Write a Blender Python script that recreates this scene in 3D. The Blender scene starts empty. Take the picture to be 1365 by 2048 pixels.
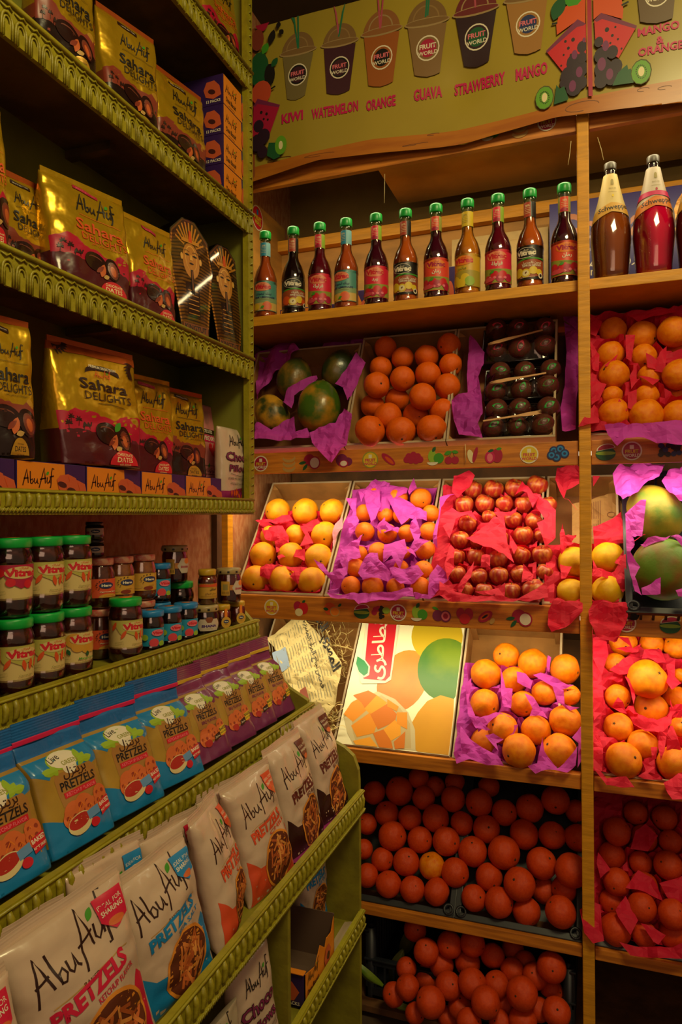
import bpy, bmesh, math, random, unicodedata
from mathutils import Vector, Matrix, noise
from mathutils.geometry import tessellate_polygon
R = math.radians
SC = bpy.context.scene
COL = SC.collection
# ---------------------------------------------------------------- camera
FPX = 1400.0
EYE = Vector((0, 0, 1.5))
YAW, PIT, ROL = R(20.0), R(0.275), R(-0.33)
_fw = Vector((-math.sin(YAW)*math.cos(PIT), math.cos(YAW)*math.cos(PIT), math.sin(PIT)))
_r0 = Vector((math.cos(YAW), math.sin(YAW), 0)); _u0 = _r0.cross(_fw)
_rt = _r0*math.cos(ROL) + _u0*math.sin(ROL); _up = -_r0*math.sin(ROL) + _u0*math.cos(ROL)
cd = bpy.data.cameras.new('camera'); cam = bpy.data.objects.new('camera', cd); COL.objects.link(cam)
cd.sensor_fit = 'HORIZONTAL'; cd.sensor_width = 36.0; cd.lens = FPX/1365*36.0; cd.clip_start = .02
M = Matrix((( _rt.x,_up.x,-_fw.x,EYE.x),(_rt.y,_up.y,-_fw.y,EYE.y),(_rt.z,_up.z,-_fw.z,EYE.z),(0,0,0,1)))
cam.matrix_world = M
SC.camera = cam
# ---------------------------------------------------------------- light and exposure
vs = SC.view_settings
vs.view_transform = 'Standard'; vs.look = 'None'; vs.gamma = 1; vs.exposure = 0.0; vs.use_curve_mapping = False
w = bpy.data.worlds.new('world'); SC.world = w; w.use_nodes = True
w.node_tree.nodes['Background'].inputs[0].default_value = (1.0, .62, .36, 1)
w.node_tree.nodes['Background'].inputs[1].default_value = .15

def area(name, loc, target, sx, sy, power, col):
    l = bpy.data.lights.new(name, 'AREA'); l.shape = 'RECTANGLE'; l.size = sx; l.size_y = sy
    l.energy = power; l.color = col
    o = bpy.data.objects.new(name, l); COL.objects.link(o); o.location = loc
    d = Vector(target) - Vector(loc); o.rotation_euler = d.to_track_quat('-Z', 'Y').to_euler()
    return o
# aisle lamps of the shop (behind and above the photographer)
area('aisle_lamp_light', (.50, .55, 3.15), (-.35, 1.25, .8), .7, .5, 31, (1, .85, .40))
area('shop_front_light', (.6, -1.3, 2.3), (-.5, 2.0, .9), 1.6, 1.0, 9, (1, .62, .42))
# tube lights behind the rails of the fruit stand
for z, y, p, x0, x1 in ((2.515, 2.055, 4.0, -1.10, .75), (1.614, 2.045, 6.2, -1.12, .75), (1.165, 2.045, 5.2, -1.10, .75)):
    area('rail_tube_light', ((x0+x1)/2, y, z), ((x0+x1)/2, y+.15, z-.3), x1-x0, .03, p, (1, .86, .50))

# ---------------------------------------------------------------- helpers
def ray(px, py):
    return (_fw + _rt*((px-682.5)/FPX) + _up*((1024-py)/FPX))
def hit(px, py, ax, val):            # pixel of the photograph -> point on an axis plane
    d = ray(px, py); t = (val-EYE[ax])/d[ax]
    return EYE + d*t
def hitp(px, py, P, N):
    d = ray(px, py); t = (P-EYE).dot(N)/d.dot(N)
    return EYE + d*t
def depth(p): return (p-EYE).dot(_fw)
def lin(h):
    h = h.lstrip('#'); v = [int(h[i:i+2], 16)/255 for i in (0, 2, 4)]
    return tuple((c/12.92 if c <= .04045 else ((c+.055)/1.055)**2.4) for c in v) + (1,)
MATS = {}
def mat(name, hexc, rough=.5, metal=0., var=0., bump=0., scale=40., coat=0., trans=0., sss=0., hex2=None, stretch=None, emit=0., lo=.4, hi=.6, sheet=False, spec=.5, dist=.01):
    if name in MATS: return MATS[name]
    m = bpy.data.materials.new(name); m.use_nodes = True; nt = m.node_tree; N = nt.nodes; L = nt.links
    b = N['Principled BSDF']
    b.inputs['Base Color'].default_value = lin(hexc); b.inputs['Roughness'].default_value = rough
    b.inputs['Metallic'].default_value = metal; b.inputs['Coat Weight'].default_value = coat
    b.inputs['Coat Roughness'].default_value = .08
    b.inputs['Specular IOR Level'].default_value = spec
    b.inputs['Transmission Weight'].default_value = trans
    if sss:
        b.inputs['Subsurface Weight'].default_value = sss; b.inputs['Subsurface Radius'].default_value = (.02, .008, .003)
        b.inputs['Subsurface Scale'].default_value = .5
    if emit:
        b.inputs['Emission Color'].default_value = lin(hexc); b.inputs['Emission Strength'].default_value = emit
    if var or hex2 or bump:
        tc = N.new('ShaderNodeTexCoord'); src = tc.outputs['Object']
        if stretch:
            mp = N.new('ShaderNodeMapping'); mp.inputs['Scale'].default_value = stretch; L.new(src, mp.inputs[0]); src = mp.outputs[0]
    if var or hex2:
        n = N.new('ShaderNodeTexNoise'); n.inputs['Scale'].default_value = scale; n.inputs['Detail'].default_value = 5; L.new(src, n.inputs['Vector'])
        cr = N.new('ShaderNodeValToRGB'); L.new(n.outputs['Fac'], cr.inputs[0])
        a = lin(hexc); c2 = lin(hex2) if hex2 else tuple(x*(1-var) for x in a[:3])+(1,)
        cr.color_ramp.elements[0].position = lo; cr.color_ramp.elements[0].color = a
        cr.color_ramp.elements[1].position = hi; cr.color_ramp.elements[1].color = c2
        L.new(cr.outputs[0], b.inputs['Base Color'])
    if bump:
        n2 = N.new('ShaderNodeTexNoise'); n2.inputs['Scale'].default_value = scale*2.2; n2.inputs['Detail'].default_value = 3; L.new(src, n2.inputs['Vector'])
        bp = N.new('ShaderNodeBump'); bp.inputs['Strength'].default_value = bump; bp.inputs['Distance'].default_value = dist
        L.new(n2.outputs['Fac'], bp.inputs['Height']); L.new(bp.outputs[0], b.inputs['Normal'])
    if sheet:     # thin translucent tissue
        t = N.new('ShaderNodeBsdfTranslucent'); t.inputs[0].default_value = lin(hexc)
        mx = N.new('ShaderNodeMixShader'); mx.inputs[0].default_value = .4
        L.new(b.outputs[0], mx.inputs[1]); L.new(t.outputs[0], mx.inputs[2]); L.new(mx.outputs[0], N['Material Output'].inputs[0])
    MATS[name] = m
    return m
def clear_glass(name, hexc='#ffffff', rough=.03, alpha=.12):       # thin clear film / bottle glass
    if name in MATS: return MATS[name]
    m = bpy.data.materials.new(name); m.use_nodes = True; nt = m.node_tree; N = nt.nodes; L = nt.links
    N.remove(N['Principled BSDF'])
    g = N.new('ShaderNodeBsdfGlossy'); g.inputs['Roughness'].default_value = rough; g.inputs['Color'].default_value = (1, .95, .85, 1)
    t = N.new('ShaderNodeBsdfTransparent'); t.inputs[0].default_value = lin(hexc)
    f = N.new('ShaderNodeFresnel'); f.inputs['IOR'].default_value = 1.5
    ma = N.new('ShaderNodeMath'); ma.operation = 'MULTIPLY_ADD'; ma.inputs[1].default_value = .9; ma.inputs[2].default_value = alpha*.3
    L.new(f.outputs[0], ma.inputs[0])
    mx = N.new('ShaderNodeMixShader'); L.new(ma.outputs[0], mx.inputs[0]); L.new(t.outputs[0], mx.inputs[1]); L.new(g.outputs[0], mx.inputs[2])
    L.new(mx.outputs[0], N['Material Output'].inputs[0]); MATS[name] = m
    return m

class MB:
    def __init__(s): s.v = []; s.f = []; s.m = []; s.ms = []; s.sm = []
    def mi(s, m):
        if m not in s.ms: s.ms.append(m)
        return s.ms.index(m)
    def add(s, vs, fs, m, smooth=False):
        o = len(s.v); s.v += [tuple(v) for v in vs]; k = s.mi(m)
        for f in fs: s.f.append(tuple(i+o for i in f)); s.m.append(k); s.sm.append(smooth)
    def box(s, x0, x1, y0, y1, z0, z1, m, T=None, bev=0.):
        if bev:
            bm = bmesh.new(); bmesh.ops.create_cube(bm, size=1)
            for v in bm.verts: v.co = Vector(((x0+x1)/2+v.co.x*(x1-x0), (y0+y1)/2+v.co.y*(y1-y0), (z0+z1)/2+v.co.z*(z1-z0)))
            bmesh.ops.bevel(bm, geom=bm.edges[:], offset=bev, segments=2, affect='EDGES', profile=.6)
            vs = [v.co.copy() for v in bm.verts]; bm.verts.index_update(); fs = [[v.index for v in f.verts] for f in bm.faces]; bm.free()
        else:
            vs = [Vector((x, y, z)) for x in (x0, x1) for y in (y0, y1) for z in (z0, z1)]
            fs = [(0,1,3,2),(4,6,7,5),(0,4,5,1),(2,3,7,6),(0,2,6,4),(1,5,7,3)]
        if T: vs = [T @ v for v in vs]
        s.add(vs, fs, m)
    def lathe(s, prof, m, seg=28, T=None, cap=True):
        vs = []; fs = []
        for r, z in prof:
            for i in range(seg):
                a = 2*math.pi*i/seg; vs.append(Vector((r*math.cos(a), r*math.sin(a), z)))
        for j in range(len(prof)-1):
            for i in range(seg):
                a = j*seg+i; b = j*seg+(i+1) % seg; fs.append((a, b, b+seg, a+seg))
        if cap: fs.append(tuple(range(seg-1, -1, -1))); fs.append(tuple((len(prof)-1)*seg+i for i in range(seg)))
        if T: vs = [T @ v for v in vs]
        s.add(vs, fs, m, True)
    def tube(s, pts, r, m, seg=8, smooth=True):
        pts = [Vector(p) for p in pts]; vs = []; fs = []
        for k, p in enumerate(pts):
            d = (pts[min(k+1, len(pts)-1)]-pts[max(k-1, 0)]).normalized()
            a = d.orthogonal().normalized(); b = d.cross(a)
            if k and (vs[-seg]-pts[k-1]).length:
                q = vs[-seg]-pts[k-1]; q = (q-d*q.dot(d)); a = q.normalized() if q.length > 1e-6 else a; b = d.cross(a)
            rr = r[k] if isinstance(r, (list, tuple)) else r
            for i in range(seg):
                t = 2*math.pi*i/seg; vs.append(p+a*rr*math.cos(t)+b*rr*math.sin(t))
        for k in range(len(pts)-1):
            for i in range(seg):
                x = k*seg+i; y = k*seg+(i+1) % seg; fs.append((x, y, y+seg, x+seg))
        fs.append(tuple(range(seg-1, -1, -1))); fs.append(tuple((len(pts)-1)*seg+i for i in range(seg)))
        s.add(vs, fs, m, smooth)
    def prism(s, poly, t0, t1, m, frame):     # poly in 2D, frame(a,b,t)->Vector
        n = len(poly); vs = [frame(a, b, t0) for a, b in poly]+[frame(a, b, t1) for a, b in poly]
        fs = [tuple(range(n)), tuple(range(2*n-1, n-1, -1))]+[(i, i+n, (i+1) % n+n, (i+1) % n) for i in range(n)]
        s.add(vs, fs, m)
    def grid(s, nu, nv, fn, m, smooth=True, matf=None):
        vs = [fn(i/nu, j/nv) for j in range(nv+1) for i in range(nu+1)]
        o = len(s.v); s.v += [tuple(v) for v in vs]
        for j in range(nv):
            for i in range(nu):
                a = o+j*(nu+1)+i; s.f.append((a, a+1, a+nu+2, a+nu+1)); s.m.append(s.mi(matf(i/nu, j/nv) if matf else m)); s.sm.append(smooth)
    def build(s, name, parent=None, loc=None, rot=None, fix=True, **pr):
        me = bpy.data.meshes.new(name); me.from_pydata(s.v, [], s.f)
        for m in s.ms: me.materials.append(m)
        me.polygons.foreach_set('material_index', s.m); me.polygons.foreach_set('use_smooth', s.sm); me.update()
        if fix:
            bm = bmesh.new(); bm.from_mesh(me); bmesh.ops.recalc_face_normals(bm, faces=bm.faces); bm.to_mesh(me); bm.free()
        return link(name, me, parent, loc, rot, **pr)
def link(name, me, parent=None, loc=None, rot=None, **pr):
    o = bpy.data.objects.new(name, me); COL.objects.link(o)
    if parent: o.parent = parent
    if loc is not None: o.location = loc
    if rot is not None: o.rotation_euler = rot
    for k, v in pr.items(): o[k] = v
    return o
def thing(name, label, cat, loc=(0, 0, 0), rot=(0, 0, 0), group=None):
    o = link(name, None, None, loc, rot, label=label, category=cat)
    o.empty_display_size = .02
    if group: o['group'] = group
    return o
KIDS = {}
def copy_tree(o, loc, rot, label, group=None, scale=None, mats=None):
    c = o.copy(); COL.objects.link(c); c.location = loc; c.rotation_euler = rot; c['label'] = label
    if group: c['group'] = group
    if scale: c.scale = scale
    for ch in o.children:
        d = ch.copy(); COL.objects.link(d); d.parent = c; d.matrix_parent_inverse = ch.matrix_parent_inverse.copy()
        for g in ch.children:
            e = g.copy(); COL.objects.link(e); e.parent = d
    return c
ORD = ['first', 'second', 'third', 'fourth', 'fifth', 'sixth', 'seventh', 'eighth', 'ninth', 'tenth', 'eleventh', 'twelfth']

# ---------------------------------------------------------------- lettering and printing
SH = {}
for cp in range(0xFE80, 0xFEFD):
    dd = unicodedata.decomposition(chr(cp)).split()
    if len(dd) == 2: SH.setdefault(chr(int(dd[1], 16)), {})[dd[0][1:-1]] = chr(cp)
def arab(s):
    out = []
    def joins(c): return 'initial' in SH.get(c, {})
    for i, c in enumerate(s):
        if c not in SH: out.append(c); continue
        prev = i > 0 and joins(s[i-1]); nxt = i+1 < len(s) and s[i+1] in SH and joins(c)
        k = ('medial' if nxt else 'final') if prev else ('initial' if nxt else 'isolated')
        out.append(SH[c].get(k, SH[c].get('isolated', c)))
    return ''.join(reversed(out))
TC = {}
def text2d(s, bold=0.):
    k = (s, bold)
    if k in TC: return TC[k]
    c = bpy.data.curves.new('t', 'FONT'); c.body = s; c.resolution_u = 2; c.offset = bold
    o = bpy.data.objects.new('t', c); COL.objects.link(o)
    dg = bpy.context.evaluated_depsgraph_get(); m = o.evaluated_get(dg).to_mesh()
    vs = [(v.co.x, v.co.y) for v in m.vertices]; fs = [tuple(p.vertices) for p in m.polygons]
    bpy.data.objects.remove(o); bpy.data.curves.remove(c)
    x0 = min(v[0] for v in vs); x1 = max(v[0] for v in vs)
    TC[k] = ([(v[0]-x0, v[1]) for v in vs], fs, x1-x0)
    return TC[k]
def ell(cx, cy, rx, ry, n=20, rot=0, a0=0, a1=360):
    c, s = math.cos(R(rot)), math.sin(R(rot)); o = []
    full = (a1-a0) >= 360
    for i in range(n if full else n+1):
        a = R(a0+(a1-a0)*i/n); x, y = rx*math.cos(a), ry*math.sin(a); o.append((cx+x*c-y*s, cy+x*s+y*c))
    return o
def rect(x0, y0, x1, y1): return [(x0, y0), (x1, y0), (x1, y1), (x0, y1)]
def leafp(x, y, L, W, rot):
    pts = []
    for i in range(9): t = i/8; pts.append((t*L, W*math.sin(math.pi*t)**.8))
    for i in range(1, 8): t = 1-i/8; pts.append((t*L, -W*math.sin(math.pi*t)**.8))
    c, s = math.cos(R(rot)), math.sin(R(rot))
    return [(x+a*c-b*s, y+a*s+b*c) for a, b in pts]
def ragged(x0, x1, y0, hs, seed=1, n=24, rough=2.):     # silhouette: base y0, height list hs spread over width
    rr = random.Random(seed); top = []
    for i in range(n+1):
        t = i/n*(len(hs)-1); k = min(int(t), len(hs)-2); h = hs[k]+(hs[k+1]-hs[k])*(t-k)
        top.append((x0+(x1-x0)*i/n, h+rr.uniform(-rough, rough)))
    return [(x0, y0)]+top+[(x1, y0)] if False else [(x0, y0), (x1, y0)]+top[::-1]
class Print:
    """flat artwork in a W x H field, later laid onto a surface"""
    def __init__(s, W=100., H=100.): s.W, s.H = W, H; s.items = []; s.lay = 1
    def poly(s, pts, m, lay=None):
        if lay is None: s.lay += 1; lay = s.lay
        tri = tessellate_polygon([[Vector((a, b, 0)) for a, b in pts]])
        s.items.append((pts, [tuple(t) for t in tri], m, lay)); return s
    def text(s, t, x, y, size, m, al='C', bold=0., sx=1., rot=0., skew=0.):
        vs, fs, w = text2d(t, bold); k = {'C': .5, 'L': 0, 'R': 1}[al]
        c, q = math.cos(R(rot)), math.sin(R(rot)); o = []
        for a, b in vs:
            a = ((a-w*k)*sx+b*skew)*size; b = (b)*size; o.append((x+a*c-b*q, y+a*q+b*c))
        s.lay += 1; s.items.append((o, fs, m, s.lay)); return s
    def textfit(s, t, x0, x1, y, h, m, bold=0., rot=0.):   # stretch to width x0..x1, cap height h
        vs, fs, w = text2d(t, bold); c, q = math.cos(R(rot)), math.sin(R(rot))
        o = []
        for a, b in vs:
            a = a/w*(x1-x0); b = b/.7*h; o.append((x0+a*c-b*q, y+a*q+b*c))
        s.lay += 1; s.items.append((o, fs, m, s.lay)); return s
    def stroke(s, pts, wd, m, lay=None):
        L_, R_ = [], []
        n = len(pts)
        for i, p in enumerate(pts):
            a = pts[max(i-1, 0)]; b = pts[min(i+1, n-1)]; dx, dy = b[0]-a[0], b[1]-a[1]; l = math.hypot(dx, dy) or 1
            nx, ny = -dy/l*wd/2, dx/l*wd/2; L_.append((p[0]+nx, p[1]+ny)); R_.append((p[0]-nx, p[1]-ny))
        vs = L_+R_; fs = [(i, i+1, n+i+1, n+i) for i in range(n-1)]
        if lay is None: s.lay += 1; lay = s.lay
        s.items.append((vs, fs, m, lay)); return s
    def abu(s, x, y, w, m, green, rot=0., wd=None):      # the handwritten maker's name, with its small leaf
        S = [[(0,-4),(6,14),(13,34),(15,18),(17,2)], [(3,12),(18,14)], [(23,30),(23,12),(24,2),(25,10),(30,12),(32,6),(28,1),(23,3)],
             [(36,14),(35,6),(38,2),(42,5),(45,14),(45,4),(48,1)], [(50,-8),(58,14),(67,40),(69,20),(70,3)], [(53,12),(73,16)],
             [(77,18),(75,7),(78,3),(83,8),(86,18),(85,4)], [(99,38),(93,40),(90,30),(89,6),(87,-6),(84,-6)], [(84,19),(98,22)]]
        k = w/100; c, q = math.cos(R(rot)), math.sin(R(rot)); s.lay += 1; lay = s.lay
        f = lambda p: (x+(p[0]*c-p[1]*q)*k, y+(p[0]*q+p[1]*c)*k)
        for st in S: s.stroke([f(p) for p in st], (wd or 3.0)*k, m, lay)
        s.poly([f(p) for p in leafp(73, 23, 12, 3.6, 45)], green)
        return s
    def emit(s, mb, fn, nx=16, ny=22, d=.00025, cap=.0025):
        d = min(d, cap/max([it[3] for it in s.items]+[1]))
        for vs, fs, m, lay in s.items:
            bm = bmesh.new(); bv = [bm.verts.new((a, b, 0)) for a, b in vs]
            for f in fs:
                try: bm.faces.new([bv[i] for i in f])
                except ValueError: pass
            x0 = min(v[0] for v in vs); x1 = max(v[0] for v in vs); y0 = min(v[1] for v in vs); y1 = max(v[1] for v in vs)
            for ax, lo, hi, n, W in ((0, x0, x1, nx, s.W), (1, y0, y1, ny, s.H)):
                for c in ([W*i/n for i in range(1, n)] if isinstance(n, int) else [W*q for q in n[1:-1]]):
                    if lo < c < hi:
                        p = (c, 0, 0) if ax == 0 else (0, c, 0); no = (1, 0, 0) if ax == 0 else (0, 1, 0)
                        bmesh.ops.bisect_plane(bm, geom=bm.verts[:]+bm.edges[:]+bm.faces[:], plane_co=p, plane_no=no)
            bm.verts.index_update()
            out = []
            for v in bm.verts:
                u = min(max(v.co.x/s.W, 0), 1); w_ = min(max(v.co.y/s.H, 0), 1)
                out.append(fn(u, w_, d*lay+.00015))
            mb.add(out, [[v.index for v in f.verts] for f in bm.faces], m, True)
            bm.free()
def withnormal(base, e=.004):
    """base(u,v)->Vector ; returns fn(u,v,off) pushing out along the local normal (towards -y at the centre)"""
    def fn(u, v, off):
        p = base(u, v); u0, u1 = max(u-e, 0), min(u+e, 1); v0, v1 = max(v-e, 0), min(v+e, 1)
        n = (base(u1, v)-base(u0, v)).cross(base(u, v1)-base(u, v0))
        n = n.normalized() if n.length > 1e-12 else Vector((0, -1, 0))
        return p+n*off
    return fn
# ---------------------------------------------------------------- materials
wood = mat('stand_wood', '#d8941a', .55, var=.2, bump=.25, scale=9, stretch=(1, 1, 9), dist=.004)
wood2 = mat('rail_wood', '#cc7c24', .5, hex2='#ac641c', bump=.15, scale=6, stretch=(1.2, 1, 14), dist=.003)
panel = mat('panel_wood', '#b88234', .6, var=.3, bump=.2, scale=5, stretch=(1, 1, 4), dist=.004)
dkwood = mat('dark_board', '#6b4420', .75, var=.4, bump=.3, scale=12)
yel = mat('mustard_paint', '#8f8413', .45, hex2='#7a6e12', bump=.5, scale=28, lo=.45, hi=.75, dist=.004)
yeld = mat('mustard_board', '#837a16', .6, hex2='#655a10', bump=.4, scale=16, lo=.4, hi=.8, dist=.004)
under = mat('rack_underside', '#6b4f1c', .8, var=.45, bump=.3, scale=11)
backg = mat('rack_back', '#6f6f12', .75, var=.3, scale=5)
blk = mat('black_print', '#17110f', .5); wht = mat('white_print', '#d8ccb4', .5); cream = mat('cream_print', '#d9c998', .5)
red = mat('red_print', '#c01a28', .45); mag = mat('magenta_print', '#b81050', .5); grn = mat('green_print', '#3d8a20', .5)
dgrn = mat('dark_green_print', '#17502a', .5); lgrn = mat('lime_print', '#8aa82a', .5); org = mat('orange_print', '#d8731a', .5)
dorg = mat('deep_orange_print', '#c84a18', .5); pur = mat('purple_print', '#43206a', .5); plum = mat('plum_print', '#702048', .5)
yp = mat('yellow_print', '#d0b020', .5); brn = mat('brown_print', '#5c2a14', .5); dbr = mat('dark_brown_print', '#2c120c', .4)
pnk = mat('pink_print', '#d86a78', .5); blu = mat('blue_print', '#1b78b8', .45); nav = mat('navy_print', '#1c2a58', .5)
tan = mat('tan_print', '#b08848', .6); grey = mat('grey_print', '#7c7264', .6); gold_ink = mat('gold_print', '#c09030', .35, metal=.4)
olive = mat('olive_print', '#8c8a2c', .6); brown_lt = mat('caramel_print', '#a8642c', .5); crim = mat('crimson_print', '#a01238', .5)
card = mat('cardboard', '#a8763a', .8, var=.22, scale=14, bump=.15); cardd = mat('carton_lining', '#8a5a30', .85, var=.25, scale=9)
cardw = mat('carton_edge', '#b09878', .7, var=.2, scale=10)
pm = mat('purple_tissue', '#cc3fc0', .75, var=.12, scale=6, sheet=True)
pr = mat('red_tissue', '#e61a44', .72, var=.15, scale=6, sheet=True)
crate = mat('black_crate_plastic', '#1d2029', .42, var=.3, scale=20)

# ---------------------------------------------------------------- room
def slab(name, x0, x1, y0, y1, z0, z1, m):
    b = MB(); b.box(x0, x1, y0, y1, z0, z1, m); o = b.build(name); o['kind'] = 'structure'; return o
wallm = mat('wall_plaster', '#8c6c34', .9, var=.3, scale=3, bump=.2)
wallp = mat('wall_paper', '#b07a50', .8, hex2='#a06038', bump=.3, scale=70, stretch=(1, 1, .5), dist=.003)
slab('floor', -1.5, 2.2, -2.5, 2.7, -.06, 0, mat('floor_tile', '#4a3a2c', .6, var=.4, scale=4))
slab('wall_left', -1.24, -1.14, -.6, 2.7, 0, 3.3, wallp)
slab('wall_back', -1.14, 2.2, 2.56, 2.66, 0, 3.3, wallm)
slab('ceiling', -1.24, 2.2, 1.0, 2.66, 3.3, 3.36, mat('ceiling_board', '#4a3c24', .9, var=.3, scale=3))

# ---------------------------------------------------------------- fruit stand (one carpentry unit)
SX0, SX1, YF = -1.128, .80, 2.0
stand = thing('fruit_stand', 'orange brown wooden fruit stand with stickered rails and a square front post', 'stand', (0, 2.0, 0))
def spart(name, mb, **k):
    o = mb.build(name, stand, **k); o.matrix_parent_inverse = Matrix.Translation((0, -2.0, 0)); return o
def sbox(name, x0, x1, y0, y1, z0, z1, m, bev=.002, **k):
    b = MB(); b.box(x0, x1, y0, y1, z0, z1, m, bev=bev); return spart(name, b, **k)
def XB(px, py=900, y=YF): return hit(px, py, 1, y).x
def ZB(px, py, y=YF): return hit(px, py, 1, y).z
PX0, PX1 = XB(1159), XB(1183)
b = MB(); b.box(PX0, PX1, 1.972, 2.012, 0, 2.58, wood, bev=.003)
post = spart('post', b)
sbox('post', -1.15, -1.118, 2.00, 2.035, 0, 2.5, wood)
sbox('shelf_board', SX0, SX1, 2.0, 2.44, 2.104, 2.134, wood)
LV = [(1.71, 62), (1.252, 52), (.80, 51)]            # front lip height and tilt of the three display rows
for zf, al in LV:
    c, s_ = math.cos(R(al)), math.sin(R(al)); dn = .118
    y0, z0 = 2.012+dn*s_, zf-dn*c
    bb = MB(); T = Matrix.Translation((0, y0, z0)) @ Matrix.Rotation(R(al), 4, 'X')
    ln = min(.47, (2.52-y0)/c)
    bb.box(SX0, SX1, 0, ln, -.014, -.001, dkwood, T=T); spart('slanted_board', bb)
for z0, z1, n in ((2.53, 2.61, 1), (1.632, 1.697, 2), (1.178, 1.250, 3)):
    bb = MB(); bb.box(SX0, PX0-.001, 1.985, 2.003, z0, z1, wood2, bev=.002)
    bb.box(PX1+.001, SX1, 1.985, 2.003, z0, z1, wood2, bev=.002)
    # stickers on the rail
    W = (SX1-SX0)*100; H = (z1-z0)*100
    P = Print(W, H)
    def X(px, W=W): return (XB(px)-SX0)*100
    cy = H*.50
    def logo(x, y=cy, r=2.5, base=wht, ink=crim, P=P):
        P.poly(ell(x, y, r, r), base); P.poly(ell(x, y, r*.86, r*.86), ink if ink is not mag else yp); P.poly(rect(x-r*.2, y+r*.2, x+r*.2, y+r*.62), wht)
        P.text('FRUIT', x, y-r*.22, r*.5, yp if ink is crim else mag, bold=.03); P.text('WORLD', x, y-r*.62, r*.44, wht if ink is crim else mag, bold=.03)
    def sticker(k, x, y=cy, P=P):
        if k == 'logo': logo(x)
        elif k == 'logoy': logo(x, ink=mag)
        elif k == 'logop': logo(x, base=olive, ink=mag)
        elif k == 'banana':
            for i in range(3): P.poly(ell(x, y+1.6-i*1.5, 2.3, 1.6, 12, 0, 200, 350)+ell(x, y+2.2-i*1.5, 2.0, 1.3, 12, 0, 200, 350)[::-1], tan)
        elif k == 'dragon':
            P.poly(ell(x-1, y+.6, 1.9, 1.8), crim); P.poly(leafp(x-1.6, y-.6, 2.6, .5, 230), dgrn); P.poly(leafp(x-2, y, 2.6, .5, 190), dgrn)
            P.poly(ell(x+.7, y-.3, 1.9, 2.0), crim); P.poly(ell(x+.7, y-.3, 1.5, 1.6), wht)
        elif k == 'mangosteen':
            P.poly(ell(x-.6, y+.2, 1.9, 1.9), plum); P.poly(ell(x+1.3, y-.3, 1.5, 1.3), plum); P.poly(ell(x, y-.9, 1.5, 1.1), crim); P.poly(ell(x, y-.8, 1.1, .8), wht)
        elif k == 'mango': P.poly(ell(x, y, 2.6, 1.0, 16, -40), crim); P.poly(ell(x+.3, y-.3, 1.7, .5, 16, -40), dorg)
        elif k == 'berries':
            for dx, dy in ((-1.4, .6), (0, 1), (1.3, .5), (-.7, -.6), (.8, -.7), (2, -.4), (-2, -.3)): P.poly(ell(x+dx, y+dy, 1.0, 1.0, 10), crim)
        elif k == 'blackberries':
            for i in range(16): P.poly(ell(x+2.2*math.sin(i*2.4), y+1.2*math.cos(i*1.7), .7, .7, 8), blk if i % 3 else nav)
        elif k == 'lime':
            P.poly(ell(x-.7, y+.4, 1.2, 1.8), lgrn); P.poly(ell(x+1.2, y-.2, 1.5, 1.5), grn); P.poly(ell(x-.6, y-1.3, 1.6, .9, 12, 0, 180, 360), wht); P.poly(leafp(x-.6, y+1.6, 1.8, .5, 60), dgrn)
        elif k == 'cherry':
            P.poly(ell(x-.9, y-.9, 1.1, 1.1), crim); P.poly(ell(x+1.0, y-.9, 1.1, 1.1), crim); P.stroke([(x-.8, y), (x+.2, y+1.6), (x+.9, y)], .15, dgrn)
            P.poly(leafp(x, y+1.6, 2.3, .6, 200), grn); P.poly(leafp(x, y+1.6, 2.0, .5, -10), grn)
        elif k == 'slice': P.poly(ell(x-.4, y, .9, 2.0, 14, 15), cream); P.poly(ell(x+.8, y+.4, .6, 2.3, 14, -15), crim)
        elif k == 'apple':
            P.poly(ell(x+.9, y, 1.5, 2.0), crim); P.poly(ell(x-1.1, y-.4, 1.4, 1.7), mag); P.poly(ell(x-1.1, y-.5, .8, 1.2), pnk); P.poly(leafp(x, y+1.7, 1.8, .4, 200), dgrn); P.poly(leafp(x+.6, y+1.7, 1.6, .4, 10), grn)
        elif k == 'blueberry':
            for dx, dy in ((-1.3, .8), (.4, 1.2), (1.5, -.1), (-.6, -1.0), (-1.9, -.4)):
                P.poly(ell(x+dx, y+dy, 1.2, 1.2), nav); P.poly(ell(x+dx, y+dy, .8, .8), blu); P.poly(ell(x+dx, y+dy, .4, .4, 8), nav)
        elif k == 'melon':
            P.poly(ell(x, y-.5, 2.5, 1.8), dgrn); P.poly(ell(x, y-.4, 2.5, .5), lgrn); P.poly(ell(x+.1, y+.6, 2.4, 1.5, 14, 10, 0, 180), wht); P.poly(ell(x+.1, y+.7, 2.1, 1.2, 14, 10, 0, 180), crim)
        elif k == 'strawb':
            P.poly(ell(x-1, y+.7, 1.4, 1.5), crim); P.poly(ell(x+.9, y+.1, 1.6, 1.9), red); P.poly(ell(x-.6, y-1.2, 1.3, 1.2), cream); P.poly(leafp(x+.4, y+1.8, 1.4, .4, 30), dgrn)
        elif k == 'grapefruit': P.poly(ell(x-.8, y+.3, 1.9, 1.9), dorg); P.poly(ell(x+.8, y-.5, 1.6, 1.5), tan); P.poly(ell(x+.8, y-.5, 1.3, 1.2), org); P.poly(leafp(x-1.2, y, 1.8, .5, 170), dgrn); P.poly(leafp(x+1.8, y+1, 1.5, .4, 40), dgrn)
        elif k == 'grapes':
            for dx, dy in ((-1.6, .6), (-.8, .9), (-2, -.2)): P.poly(ell(x+dx, y+dy, .9, .9, 9), crim)
            for i in range(9): P.poly(ell(x+.2+.5*math.sin(i*2), y+1.4-i*.38, .55, .5, 8), blk)
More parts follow.
